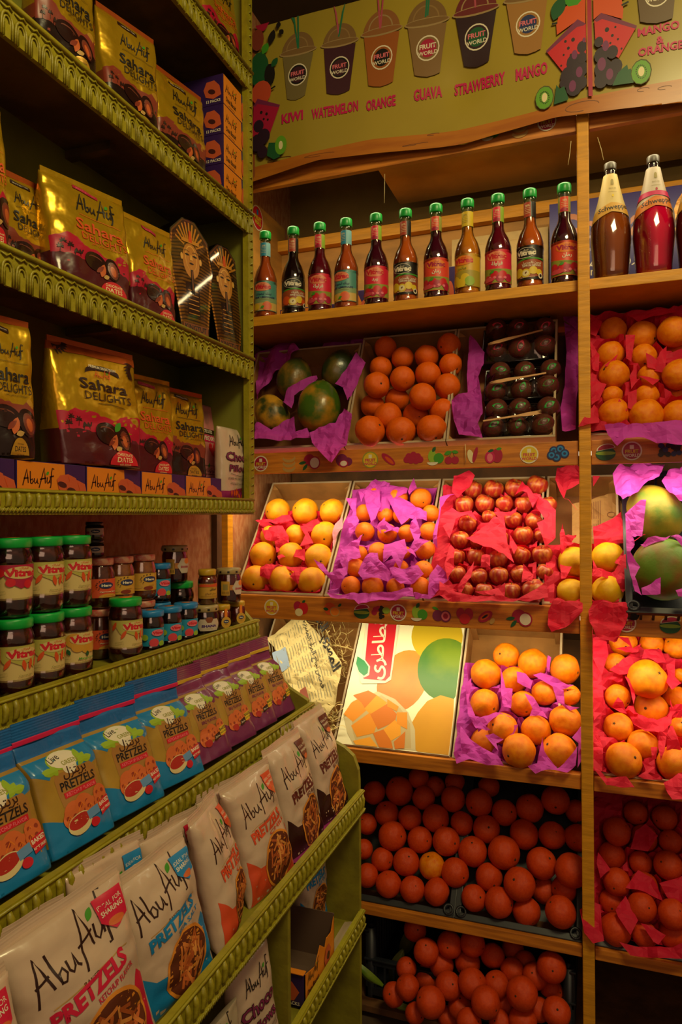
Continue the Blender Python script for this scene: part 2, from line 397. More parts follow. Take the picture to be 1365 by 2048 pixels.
            P.poly(ell(x+1.7, y+.5, 1.2, 1.0, 10), lgrn)
        elif k == 'fig': P.poly(ell(x-1.2, y-.3, 1.6, 1.6), plum); P.poly(ell(x+1, y-.4, 1.6, 1.7), plum); P.poly(ell(x+1, y-.4, 1.2, 1.3), pnk); P.poly(ell(x+1, y-.4, .7, .8), crim); P.poly(leafp(x-1, y+1.4, 2, .4, 160), grn)
        elif k == 'pepper': P.poly(ell(x-1.2, y+.6, 1.2, 1.6), crim); P.poly(ell(x+1.1, y+.5, 1.3, 1.7), crim); P.poly(ell(x, y-.9, 1.5, 1.5), red)
        elif k == 'papaya': P.poly(ell(x-.3, y, 2.3, 1.3, 14, 35), crim); P.poly(ell(x-.4, y, 1.6, .7, 14, 35), dorg); P.poly(ell(x-.4, y, 1.0, .3, 14, 35), blk); P.poly(ell(x+1.6, y-1.2, 1.0, .6, 10, 60), tan)
    L = {1: ((929, 'berries'), (986, 'lime'), (1046, 'banana'), (1100, 'logo')),
         2: ((526, 'logo'), (582, 'banana'), (629, 'dragon'), (691, 'mangosteen'), (744, 'logop'), (780, 'mango'), (830, 'berries'), (872, 'lime'), (906, 'cherry'), (947, 'slice'), (990, 'apple'), (1060, 'logoy'), (1119, 'blueberry'), (1212, 'melon'), (1264, 'logo'), (1340, 'blackberries')),
         3: ((546, 'logoy'), (604, 'strawb'), (667, 'grapefruit'), (725, 'melon'), (763, 'grapes'), (798, 'logo'), (838, 'lime'), (885, 'fig'), (930, 'pepper'), (973, 'papaya'), (1045, 'dragon'), (1118, 'logo'), (1250, 'logo'), (1337, 'melon'))}[n]
    for px, k in L: sticker(k, X(px))
    P.emit(mb=bb, fn=lambda u, v, o, z0=z0, z1=z1: Vector((SX0+u*(SX1-SX0), 1.985-o, z0+v*(z1-z0))), nx=1, ny=1, d=.00012)
    spart('rail', bb)
for z0, z1 in ((.761, .800), (.313, .343)):
    bb = MB(); bb.box(SX0, PX0-.001, 1.985, 2.015, z0, z1, wood2, bev=.002); bb.box(PX1+.001, SX1, 1.985, 2.015, z0, z1, wood2, bev=.002); spart('rail', bb)
sbox('shelf_board', SX0, SX1, 2.015, 2.5, .318, .333, dkwood)
sbox('shelf_board', SX0, SX1, 1.99, 2.5, .02, .04, dkwood)
b = MB(); b.box(-1.128, -1.115, 2.012, 2.45, 2.135, 2.60, panel); P = Print(100, 100); c_ = hit(515, 436, 0, -1.115); cy_, cz_ = c_.y, c_.z
P.poly(ell(50, 50, 48, 48, 28), wht); P.poly(ell(50, 50, 43, 43, 28), red); P.poly(rect(42, 62, 56, 82), blu); P.stroke([(50, 82), (56, 92)], 2.5, blk); P.textfit('FRUIT', 18, 82, 42, 15, yp, .06); P.textfit('WORLD', 22, 78, 24, 13, yp, .06)
P.emit(b, lambda u, v, o: Vector((-1.1148+o, cy_-.045+.09*u, cz_-.045+.09*v)), nx=1, ny=1); spart('side_panel', b)
sbox('side_panel', -1.117, -1.105, 2.04, 2.5, .05, 1.2, dkwood)
sbox('back_panel', SX0, SX1, 2.42, 2.435, 2.135, 2.50, panel)
sbox('back_beam', SX0, SX1, 2.385, 2.42, 2.49, 2.53, wood)
sbox('top_board', -.655, SX1, 2.035, 2.44, 2.618, 2.632, panel)
sbox('lower_back_panel', SX0, SX1, 2.535, 2.548, .06, 1.9, dkwood)
lamp_white = mat('tube_lamp', '#fff2cc', .4, emit=2.2)
def tube_lamp(z, lab, x0, x1):
    b = MB(); b.tube([(x0, 2.022, z), (x1, 2.022, z)], .006, lamp_white, 10); o = b.build('tube_lamp')
    o['label'] = lab; o['category'] = 'lamp'; return o
tube_lamp(2.60, 'thin white tube lamp behind the top rail, above the syrup bottles', -1.08, .70)
tube_lamp(1.665, 'thin white tube lamp behind the middle stickered rail, above the apples', -1.10, .70)
tube_lamp(1.215, 'thin white tube lamp behind the lower stickered rail, above the mango carton', -1.10, .70)

# ---------------------------------------------------------------- the drinks banner
YB = 1.955
def bh(px, py): p = hit(px, py, 1, YB); return p.x, p.z
bx0, bx1 = bh(496, 300)[0], .62
low = [(bh(px, py)) for px, py in ((480, 372), (512, 362), (640, 322), (755, 306), (837, 297), (880, 292), (927, 285), (985, 268), (1044, 253), (1110, 236), (1180, 229), (1240, 221), (1365, 207))]+[(.62, 2.62)]
band = [(bh(px, py)) for px, py in ((480, 345), (512, 334), (739, 279), (908, 259), (1063, 224), (1187, 194), (1365, 159))]+[(.62, 2.68)]
def ip(tab, x):
    for (a, p), (c, q) in zip(tab, tab[1:]):
        if x <= c: t = min(max((x-a)/(c-a), 0), 1); t = t; return p+(q-p)*t
    return tab[-1][1]
bz0, bz1 = 2.5, 3.02
def byoff(x, z): return .008*math.sin(x*7+1)*(1-(z-2.5)/.6)+.006*noise.noise(Vector((x*5, z*4, 0)))-.01*math.exp(-((x+.34)**2)/.004-((z-2.72)**2)/.004)
def bfn(u, v, o=0):
    x = bx0+u*(bx1-bx0); z = bz0+v*(bz1-bz0); z = max(z, ip(low, x)) ; return Vector((x, YB-byoff(x, z)-o, z))
def bgrid(u, v): x = bx0+u*(bx1-bx0); l = ip(low, x); z = l+v*(bz1-l); return Vector((x, YB-byoff(x, z)+.0012, z))
bm_ = MB()
vinyl = mat('banner_vinyl', '#a08a30', .28, var=.10, scale=3, coat=.3)
bm_.grid(150, 44, bgrid, vinyl)
W = (bx1-bx0)*100; H = (bz1-bz0)*100; P = Print(W, H)
def bp(px, py): x, z = bh(px, py); return (x-bx0)*100, (z-bz0)*100
borg = mat('banner_border', '#b06a20', .35, hex2='#a05a1c', scale=5, stretch=(1, 1, 8)); bline = mat('banner_line', '#6a3a16', .5)
n = 40; top_ = []; bot = []
for i in range(n+1):
    x = bx0+(bx1-bx0)*i/n; top_.append(((x-bx0)*100, (ip(band, x)-bz0)*100)); bot.append(((x-bx0)*100, (ip(low, x)-bz0)*100))
P.poly(bot+top_[::-1], borg)
for a in ((560, 320, 24, 8), (640, 312, 30, 8), (830, 287, 26, 6), (866, 266, 12, 4), (1287, 182, 12, 6), (1330, 178, 14, 6), (1165, 215, 34, 16)):
    c = bp(a[0], a[1]); e = bp(a[0]+a[2], a[1]-a[3]); P.stroke([(c[0]+(e[0]-c[0])*math.cos(t*.4), c[1]+(e[1]-c[1])*math.sin(t*.4)) for t in range(13)], .18, bline)
P.poly([bp(496, 380), bp(511, 352), bp(511, -60), bp(496, -60)], mat('banner_side', '#8a4a28', .4))
def T(s, x0, y0, x1, hpx):
    a = bp(x0, y0); e = bp(x1, y0); P.textfit(s, a[0], e[0], a[1], hpx*.132, mag, bold=.035)
for t in (('KIWI', 565, 249, 608, 21), ('WATERMELON', 625, 240, 717, 22), ('ORANGE', 733, 222, 792, 22), ('GUAVA', 828, 201, 884, 23), ('STRAWBERRY', 908, 186, 1011, 23), ('MANGO', 1032, 160, 1096, 23),
          ('MANGO', 1276, 76, 1360, 15), ('&', 1313, 91, 1329, 14), ('ORANGE', 1277, 116, 1368, 15)): T(*t)
kiwi_d = mat('kiwi_drink', '#6f6038', .5); wm_d = mat('watermelon_drink', '#3c1824', .5); or_d = mat('orange_drink', '#94501c', .5); gu_d = mat('guava_drink', '#7c5c34', .5)
st_d = mat('strawberry_drink', '#2c1218', .5); mg_d = mat('mango_drink', '#98682c', .5); dome = mat('cup_dome', '#7a5c38', .3); rimm = mat('cup_rim', '#9a8058', .3); mo_d = mat('mango_orange_drink', '#5c4224', .5)
def cup(x0, x1, yr, b0, b1, yb, m, straw, lf, dm=dome, ok=True):
    rise = (x1-x0)*-.16     # the rim follows the perspective of the wall
    a, c = bp(x0+6, yr+8), bp(x1-6, yr+8+rise); p, q = bp(b0, yb), bp(b1, yb-8)
    body = [p]+[(p[0]+(q[0]-p[0])*t, p[1]+(q[1]-p[1])*t-.9*math.sin(math.pi*t)) for t in (.2, .5, .8)]+[q, c, a]
    P.poly(body, m)
    A, C = bp(x0, yr+2), bp(x1, yr+2+rise); cx, cz = (A[0]+C[0])/2, (A[1]+C[1])/2; hw = (C[0]-A[0])/2
    rt = math.degrees(math.atan2(C[1]-A[1], C[0]-A[0]))*.3
    P.poly(ell(cx, cz, hw*.88, hw*.98, 16, rt, 0, 180), dm); P.poly(ell(cx-.3, cz+.9, hw*.6, hw*.62, 16, rt, 0, 180), rimm if dm is not dome else mat('dome_light', '#8c6e44', .3))
    P.poly(ell(cx-.3, cz+.9, hw*.54, hw*.56, 16, rt, 0, 180), dm)
    P.poly(ell(cx, cz, hw*1.02, hw*.2, 20, rt), rimm); P.poly(ell(cx, cz+.15, hw*.96, hw*.14, 20, rt), dm)
    for (sx, top, col) in straw: s0 = bp(*sx); s1 = bp(*top); P.stroke([s0, s1], .5, col)
    lx, ly = (p[0]+q[0]+a[0]+c[0])/4+.2, (p[1]+q[1]+a[1]+c[1])/4+.3; r = hw*.52
    P.poly(ell(lx, ly, r, r*1.08), wht); P.poly(ell(lx, ly, r*.9, r*.96), blk if lf is wm_d else m); P.poly(ell(lx, ly, r*.72, r*.78), lf)
    P.text('FRUIT', lx, ly-.1, r*.55, wht if lf is crim else pnk, bold=.03); P.text('WORLD', lx, ly-r*.55, r*.45, wht, bold=.02)
gs = mat('green_straw', '#1c6a48', .5); ps = mat('pink_straw', '#a84858', .5)
cup(561, 634, 108, 576, 612, 200, kiwi_d, (((597, 98), (585, 6), gs), ((598, 98), (597, 2), gs)), wm_d)
cup(643, 718, 90, 655, 700, 188, wm_d, (((679, 74), (668, -8), ps), ((678, 74), (692, -8), gs)), wm_d)
cup(723, 806, 68, 738, 787, 172, or_d, (((761, 58), (757, -10), ps), ((762, 58), (768, -10), ps)), blk, mat('dome_orange', '#8a5a34', .3))
cup(811, 900, 50, 830, 880, 151, gu_d, (((852, 35), (856, -12), gs), ((856, 32), (860, -12), gs)), crim)
cup(906, 1000, 28, 928, 978, 129, st_d, (((952, 16), (950, -12), ps),), dgrn, mat('dome_berry', '#6c3030', .3))
cup(1008, 1102, 2, 1030, 1083, 107, mg_d, (((1052, -12), (1052, -30), gs),), nav)
cup(1265, 1362, -52, 1281, 1346, 48, mo_d, (), mo_d)
def C3(x, y): return bp(1060+x/4.475, y/4.475)
grape = mat('grape_print', '#281024', .5); grapel = mat('grape_light_print', '#6c2458', .5)
def lump(x, y, r, m, k=1.): c = C3(x, y); e = C3(x+r, y); P.poly(ell(c[0], c[1], (e[0]-c[0]), (e[0]-c[0])*1.15*k, 12), m)
P.poly([C3(*q) for q in ((245, 330), (240, 240), (270, 130), (330, 70), (440, 20), (500, 10), (500, 230), (430, 200))], dorg)
P.poly([C3(*q) for q in ((290, -60), (300, 30), (350, 75), (430, 60), (480, 0), (480, -60))], grn)
P.poly(leafp(*C3(215, 200), 6.5, 1.8, 68), dgrn); P.stroke([C3(200, 232), C3(250, 222)], .5, blk)
P.poly([C3(*q) for q in ((148, 470), (430, 192), (505, 232), (505, 560), (308, 672))], red)
P.poly([C3(*q) for q in ((148, 470), (430, 192), (505, 232), (480, 250), (425, 262), (158, 490))], plum)
for x, y, r in ((322, 390, 12), (390, 375, 17), (348, 450, 13), (306, 510, 9), (284, 605, 9), (372, 512, 12)): lump(x, y, r, blk)
for x, y, r in ((470, 440, 45), (400, 580, 70), (350, 700, 75), (450, 640, 70), (400, 790, 75), (465, 760, 50), (310, 760, 40), (470, 540, 45)): lump(x, y, r, grape, 1.1)
for x, y, r in ((403, 510, 26), (445, 665, 30), (385, 790, 32), (488, 380, 14)): lump(x, y, r, grapel, 1.5)
P.poly([C3(*q) for q in ((220, 950), (230, 860), (240, 775), (270, 810), (310, 790), (350, 900), (340, 915))], dgrn)
def kiwif(x, y, r=85):
    lump(x, y, r, mat('kiwi_skin', '#4c4a18', .6), 1.15); lump(x-2, y+2, r*.92, mat('kiwi_flesh', '#5c9420', .5), 1.15)
    for i in range(18): a = i*math.pi/9; lump(x+r*.48*math.cos(a), y+r*.62*math.sin(a), 4.5, blk, 1.2)
    lump(x, y, r*.3, cream, 1.5)
kiwif(135, 885)
for q in ((500, 0, 580, 800, borg), (512, 0, 565, 885, crim)):
    P.poly([C3(q[0], -280), C3(q[2]-(70-6 if q[4] is borg else 15), -280), C3(q[2]+(6 if q[4] is borg else 0), q[3]), C3(q[0]+(14 if q[4] is borg else 16), q[3])], q[4])
P.poly([C3(*q) for q in ((570, 0), (820, 0), (838, 110), (830, 195), (640, 140), (572, 200))], dorg)
P.poly(leafp(*C3(770, -10), 3.0, .9, -10), dgrn); P.stroke([C3(822, 75), C3(885, 42)], .5, blk)
P.poly([C3(*q) for q in ((578, 205), (640, 140), (958, 260), (795, 545), (590, 400))], red)
P.poly([C3(*q) for q in ((640, 140), (958, 255), (952, 285), (650, 195), (600, 220), (578, 205))], plum)
for x, y, r in ((692, 290, 20), (767, 267, 10), (740, 342, 13), (790, 375, 10), (822, 460, 9), (722, 410, 10)): lump(x, y, r, blk)
for x, y, r in ((620, 400, 40), (740, 490, 52), (640, 520, 62), (770, 620, 60), (660, 640, 80), (640, 745, 62), (730, 720, 60)): lump(x, y, r, grape, 1.1)
for x, y, r in ((680, 435, 30), (645, 600, 38), (716, 690, 32)): lump(x, y, r, grapel, 1.5)
P.poly([C3(*q) for q in ((740, 795), (790, 680), (830, 640), (872, 605), (882, 650), (905, 640), (930, 768))], dgrn)
kiwif(997, 670, 95)
# left edge fruit
def C1(x, y): return bp(480+x/3.9, y/3.9)
def lump1(x, y, r, m, k=1.): c = C1(x, y); e = C1(x+r, y); P.poly(ell(c[0], c[1], (e[0]-c[0]), (e[0]-c[0])*1.1*k, 14), m)
lump1(185, 170, 55, crim, 1.4); lump1(150, 330, 50, mat('faded_red_print', '#7c3424', .5), 1.4)
P.poly([C1(*q) for q in ((210, 30), (300, -30), (360, 0), (330, 70), (250, 150))], tan)
P.poly(leafp(*C1(245, 365), 4.6, 1.2, 72), blk); P.poly(leafp(*C1(308, 240), 2.2, .8, 80), blk); P.poly(leafp(*C1(320, 250), 2.0, .8, -50), blk)
lump1(165, 560, 75, dgrn, 1.5); P.poly(leafp(*C1(190, 440), 3.6, 1.2, 60), grn); lump1(245, 600, 42, blk, 1.7); P.poly(leafp(*C1(260, 540), 3.2, 1.0, 50), dgrn)
lump1(180, 740, 78, mat('coral_print', '#b84428', .5), 1.0); P.stroke([C1(255, 710), C1(290, 688)], .5, blk)
P.poly([C1(*q) for q in ((120, 840), (150, 785), (328, 835), (245, 1070), (180, 1130), (110, 1150))], crim)
P.poly([C1(*q) for q in ((120, 840), (150, 785), (328, 835), (318, 855), (150, 825), (130, 850))], plum)
for x, y, r in ((180, 893, 11), (222, 905, 10), (200, 945, 8), (232, 950, 8)): lump1(x, y, r, blk)
for x, y, r in ((160, 1000, 40), (200, 1080, 50), (150, 1130, 55), (190, 1200, 40)): lump1(x, y, r, grape)
P.poly([C1(*q) for q in ((225, 1230), (240, 1130), (300, 1130), (330, 1240), (280, 1260))], dgrn)
c_ = C1(335, 1150); P.poly(ell(c_[0], c_[1], 2.0, 2.9), mat('kiwi_flesh', '#5c9420', .5)); P.poly(ell(c_[0], c_[1], .7, 1.3), cream)
P.emit(bm_, bfn, nx=90, ny=26, d=.00018, cap=.010)
ban = bm_.build('drinks_banner', fix=False); ban['label'] = 'yellow vinyl banner of smoothie cups hung along the top of the fruit stand'; ban['category'] = 'banner'

# loose ends of clear cable tie hanging from the rails
tie = mat('clear_tie', '#d8c890', .3)
for i, (x0, y0, x1, y1, w_) in enumerate(((770, 348, 769, 406, 'in front of the dark gap above the pink lemonade bottles'), (1143, 282, 1137, 330, 'just left of the post under the banner'), (1196, 275, 1208, 320, 'just right of the post under the banner'), (931, 888, 932, 925, 'across the middle rail beside the cherries'))):
    a, c = hit(x0, y0, 1, 1.978), hit(x1, y1, 1, 1.978); b = MB(); b.tube([a, (a+c)/2+Vector((.001, -.003, 0)), c], .0009, tie, 6); o = b.build('cable_tie'); o['label'] = 'thin clear cable tie end '+w_; o['category'] = 'cable tie'
# ---------------------------------------------------------------- mustard painted racks along the left wall
def fascia(mb, X, y0, y1, z0, z1, style, m=yel, th=.012):
    """moulded shelf edging whose face looks to +x"""
    mb.box(X-th, X, y0, y1, z0, z1, m)
    if style == 'arch':
        mb.tube([(X+.002, y0, z1-.006), (X+.002, y1, z1-.006)], .005, m, 6)
        p = .030; n = int((y1-y0)/p)
        for i in range(n):
            yc = y0+(i+.5)*p; zc = z0+.020
            for rr, tr in ((.0118, .0026), (.0072, .0018)):
                pts = [(X+.001, yc-rr, z0-.004)]+[(X+.002, yc-rr*math.cos(t*math.pi/6), zc+rr*1.5*math.sin(t*math.pi/6)) for t in range(7)]+[(X+.001, yc+rr, z0-.004)]
                mb.tube(pts, tr, m, 5)
            mb.box(X-.001, X+.004, yc-.0055, yc+.0055, z0-.006, zc-.002, m)
            mb.tube([(X+.001, yc-.013, z1-.016), (X+.003, yc-.004, z1-.020), (X+.003, yc+.004, z1-.014), (X+.001, yc+.012, z1-.018)], .0018, m, 4)
    else:
        mb.tube([(X+.001, y0, z0+.008), (X+.001, y1, z0+.008)], .0035, m, 6)
        mb.tube([(X+.001, y0, z1-.004), (X+.001, y1, z1-.004)], .0025, m, 6)
        p = .022; n = int((y1-y0)/p); h = z1-z0
        for i in range(n):
            yc = y0+(i+.5)*p
            mb.tube([(X, yc, z1-.008), (X+.0025, yc+.002, z1-h*.35), (X+.002, yc+.001, z0+h*.36), (X, yc-.004, z0+h*.28)], [.004, .0058, .005, .002], m, 6)
        for i in range(int((y1-y0)/.008)):
            yc = y0+(i+.5)*.008; mb.tube([(X+.003, yc-.003, z0+.003), (X+.005, yc+.002, z0+.012)], .0016, m, 4)
YE = 1.757; YS = .30; XC = -.900; XW = -1.136
rack = thing('wall_rack', 'mustard painted wall cabinet with arched shelf edging, above the jam jars', 'shelf', (XC, YE, 1.5))
def rp(name, mb, root=rack, **k):
    o = mb.build(name, root, **k); o.matrix_parent_inverse = Matrix.Translation(-Vector(root.location)); return o
for zb, zt, st in ((2.69, 2.748, 'arch'), (2.288, 2.350, 'arch'), (1.882, 1.945, 'arch'), (1.504, 1.548, 'rope')):
    top = zt if st == 'arch' else 1.520
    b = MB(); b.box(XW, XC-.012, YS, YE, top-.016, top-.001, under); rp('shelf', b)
    b = MB(); fascia(b, XC, YS, YE+.004, zb, zt, st); rp('shelf_edging', b)
    if st == 'arch':
        for yy in (.83, 1.28):
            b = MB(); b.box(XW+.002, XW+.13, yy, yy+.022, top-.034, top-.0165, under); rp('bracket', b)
b = MB(); b.box(XC-.016, XC+.001, YE-.026, YE+.004, 1.548, 3.1, yel)
for i in range(70):
    zc = 1.56+i*.022; b.tube([(XC+.001, YE-.016, zc), (XC+.004, YE-.009, zc+.006), (XC+.001, YE-.004, zc+.001)], .0022, yel, 4)
rp('corner_post', b)
b = MB(); b.box(XW, XC-.017, YE-.012, YE+.002, 1.504, 3.1, backg); rp('end_panel', b)
b = MB(); b.box(XW-.003, XW+.006, YS, YE-.013, 1.505, 3.1, backg); rp('back_panel', b)
# lower stepped display
step = thing('stepped_rack', 'mustard painted stepped display rack with three tilted trays and lower cubbies', 'shelf', (-.58, YE, 0))
S = lambda n, m: rp(n, m, step)
def tray(X0, X1, ztop, zb, zt, nm='tray'):
    b = MB(); b.box(X1, X0-.012, YS, YE-.012, ztop-.014, ztop, yeld); t = S('tray', b)
    b = MB(); fascia(b, X0, YS, YE, zb, zt, 'rope'); e = S('tray_edging', b)
tray(-.885, -1.13, 1.195, 1.157, 1.212)
tray(-.72, -.90, .955, .941, .995)
tray(-.58, -.735, .735, .718, .777)
tray(-.58, -1.13, .430, .415, .462)
b = MB()
def fr(X): return lambda a, c, t: Vector((a, t, c))
prof = [(-1.13, 0), (-.59, 0), (-.59, .80), (-.592, .83), (-.605, .865), (-.63, .885), (-.70, .915), (-.735, .94), (-.735, 1.0), (-.79, 1.03), (-.895, 1.13), (-.895, 1.20), (-.93, 1.235), (-1.13, 1.25)]
b.prism(prof, YE-.012, YE+.004, yeld, lambda a, c, t: Vector((a, t, c))); S('end_panel', b)
b = MB(); b.box(-1.1, -.583, 1.280, 1.292, .431, .718, yeld, bev=.002); S('divider', b)
b = MB(); b.box(-1.1, -.583, 1.280, 1.292, .02, .415, yeld, bev=.002); S('divider', b)
b = MB(); b.box(-.915, -.902, YS, YE-.013, .96, 1.180, yeld); S('riser', b)
b = MB(); b.box(-.752, -.738, YS, YE-.013, .74, .940, yeld); S('riser', b)
b = MB(); b.box(-1.135, -1.12, YS, YE-.013, .02, 1.18, yeld); S('back_board', b)
b = MB(); b.box(-1.1, -.60, YS, YE-.013, .0, .03, yeld); S('base_board', b)
# window-frame like batten in the corner by the jars
b = MB(); b.box(-1.139, -1.120, 1.935, 1.965, 1.20, 2.6, dkwood); o = b.build('batten'); o['label'] = 'dark upright wooden batten on the wall behind the jam jars, beside the fruit stand'; o['category'] = 'batten'

# ---------------------------------------------------------------- packages
foil = mat('gold_foil', '#c89c1c', .27, metal=.62, bump=.35, scale=7, dist=.02)
foil_side = mat('bronze_foil', '#a06424', .32, metal=.5, bump=.3, scale=8, dist=.02)
dkfilm = mat('dark_film', '#22120f', .25, coat=.4, bump=.25, scale=9, dist=.01)
redfilm = mat('red_film', '#4a1018', .3, coat=.3, bump=.25, scale=9, dist=.01)
whfilm = mat('white_film', '#bfa48e', .3, coat=.35, bump=.35, scale=7, dist=.012)
kraft = mat('kraft_film', '#a8842e', .42, hex2='#8c6a26', scale=6, bump=.35, dist=.01)
blfilm = mat('blue_film', '#1574ae', .35, coat=.3, bump=.35, scale=9, dist=.01)
bldark = mat('blue_crimp', '#0f5a9c', .4, bump=.2, scale=30)
pufilm = mat('purple_film', '#6a2050', .35, coat=.3, bump=.35, scale=9, dist=.01)
pkfilm = mat('pink_film', '#c87878', .35, coat=.3, bump=.3, scale=9)
gryfilm = mat('grey_film', '#9c8c74', .4, bump=.3, scale=8)
r_ter = mat('terracotta_print', '#7c3020', .4); r_cri = mat('mountain_red_print', '#a80f30', .38); foiltop = mat('orange_foil', '#b0501c', .35, metal=.5, bump=.3, scale=8)
almond = mat('almond_print', '#b85828', .45); almd = mat('almond_dark_print', '#7a2c18', .45); choc = mat('chocolate_print', '#28100c', .25, coat=.5); gleam = mat('date_edge_print', '#6c3424', .4)
greyp = mat('faint_print', '#8c7c40', .6); snackp = mat('stick_print', '#b0602c', .5); snackd = mat('stick_shadow_print', '#5c2812', .5)

def pouch_base(W, Hh, D, kind, seed, wr=.004):
    def ab(v):
        if kind == 'gusset':
            b = D/2*(1-.10*math.sin(math.pi*min(v/.4, 1)))*max(1-max(v-.12, 0)/.86, 0)**.62
            a = W/2*(.90+.10*min(v/.75, 1)); n = 7-3.2*min(v/.8, 1)
        elif kind == 'block':      # block bottom bag folded to a crimp
            b = D/2*(1 if v < .70 else max(0, 1-(v-.70)/.16)**.8); a = W/2*(.97 if v < .7 else .97+.05*(v-.7)/.3); n = 6
        else:                      # pillow
            b = D/2*max(math.sin(math.pi*min(max(v*.96+.02, 0), 1)), 0)**.55; a = W/2*(1-.09*math.sin(math.pi*v)**.8); n = 2.3
        return a, max(b, .0012), n
    def crump(x, z):
        p = Vector((x*14+seed*7.3, z*11+seed, seed*3.1)); e = noise.noise(p)
        q = abs(noise.noise(p*2.1+Vector((5, 1, 2))))
        return wr*(e*1.2-q*1.3)
    def front(u, v):
        a, b, n = ab(v); x = (2*u-1)*a; k = max(1-abs(2*u-1)**n, 0)**(1/n)
        return Vector((x, -b*k+crump(x, v*Hh)*min(1, k*1.5)*(1 if .03 < v < .97 else .2), v*Hh))
    return ab, front, crump
def pouch(mb, W, Hh, D, kind, seed, mside, print_, nu=20, nv=28, wr=.004, mback=None, flip=False):
    ab, front, crump = pouch_base(W, Hh, D, kind, seed, wr)
    def ms(i, v): return mside(v) if callable(mside) else mside
    us = [(1-math.cos(math.pi*i/nu))/2 for i in range(nu+1)]
    def loop(v):
        o = []
        for u in us: o.append(front(u, v))
        for u in us[::-1][1:-1]:
            p = front(u, v); o.append(Vector((p.x, -p.y, p.z)))
        return o
    n = 2*nu; vs = []; 
    for j in range(nv+1): vs += loop(j/nv)
    off = len(mb.v); mb.v += [tuple(p) for p in vs]
    for j in range(nv):
        for i in range(n):
            a = off+j*n+i; b = off+j*n+(i+1) % n
            mb.f.append((a, b, b+n, a+n)); mb.m.append(mb.mi(ms(i, (j+.5)/nv))); mb.sm.append(True)
    mb.f.append(tuple(off+i for i in range(n-1, -1, -1))); mb.m.append(mb.mi(ms(0, 0))); mb.sm.append(False)
    mb.f.append(tuple(off+nv*n+i for i in range(n))); mb.m.append(mb.mi(ms(0, 1))); mb.sm.append(False)
    if print_:      # the artwork follows the same facets as the bag
        tab = [[front(u, j/nv) for u in us] for j in range(nv+1)]
        def facet(u, v):
            i = 0
            while i < nu-1 and us[i+1] < u: i += 1
            t = min(max((u-us[i])/(us[i+1]-us[i]), 0), 1); q = min(max(v*nv, 0), nv); j = min(int(q), nv-1); q -= j
            return (tab[j][i]*(1-t)+tab[j][i+1]*t)*(1-q)+(tab[j+1][i]*(1-t)+tab[j+1][i+1]*t)*q
        print_.emit(mb, withnormal(facet, .012), nx=us, ny=nv)
    return front
# --- date pouches
def dates_art(P, x, y, k, dark, al=True):
    P.poly(ell(x-8*k, y+5*k, 15*k, 10.5*k, 20, -8), choc); P.poly(ell(x-8*k, y+8.5*k, 9*k, 3*k, 14, -8), gleam); P.poly(ell(x-8*k, y+7.6*k, 9*k, 2.6*k, 14, -8), choc)
    P.poly(ell(x+14*k, y+1*k, 9*k, 13*k, 20, 18), choc); P.poly(ell(x+15*k, y, 6*k, 10*k, 18, 18), gleam); P.poly(ell(x+15*k, y, 4.6*k, 8*k, 18, 18), almd); P.poly(ell(x+15*k, y-1*k, 3*k, 6*k, 14, 18), almond)
    P.poly(leafp(x-2*k, y-11*k, 17*k, 4.2*k, 70), almond); P.poly(leafp(x-8*k, y-7*k, 14*k, 2.6*k, 40), almd); P.poly(leafp(x+1*k, y-11*k, 9*k, 2.6*k, 20), tan)
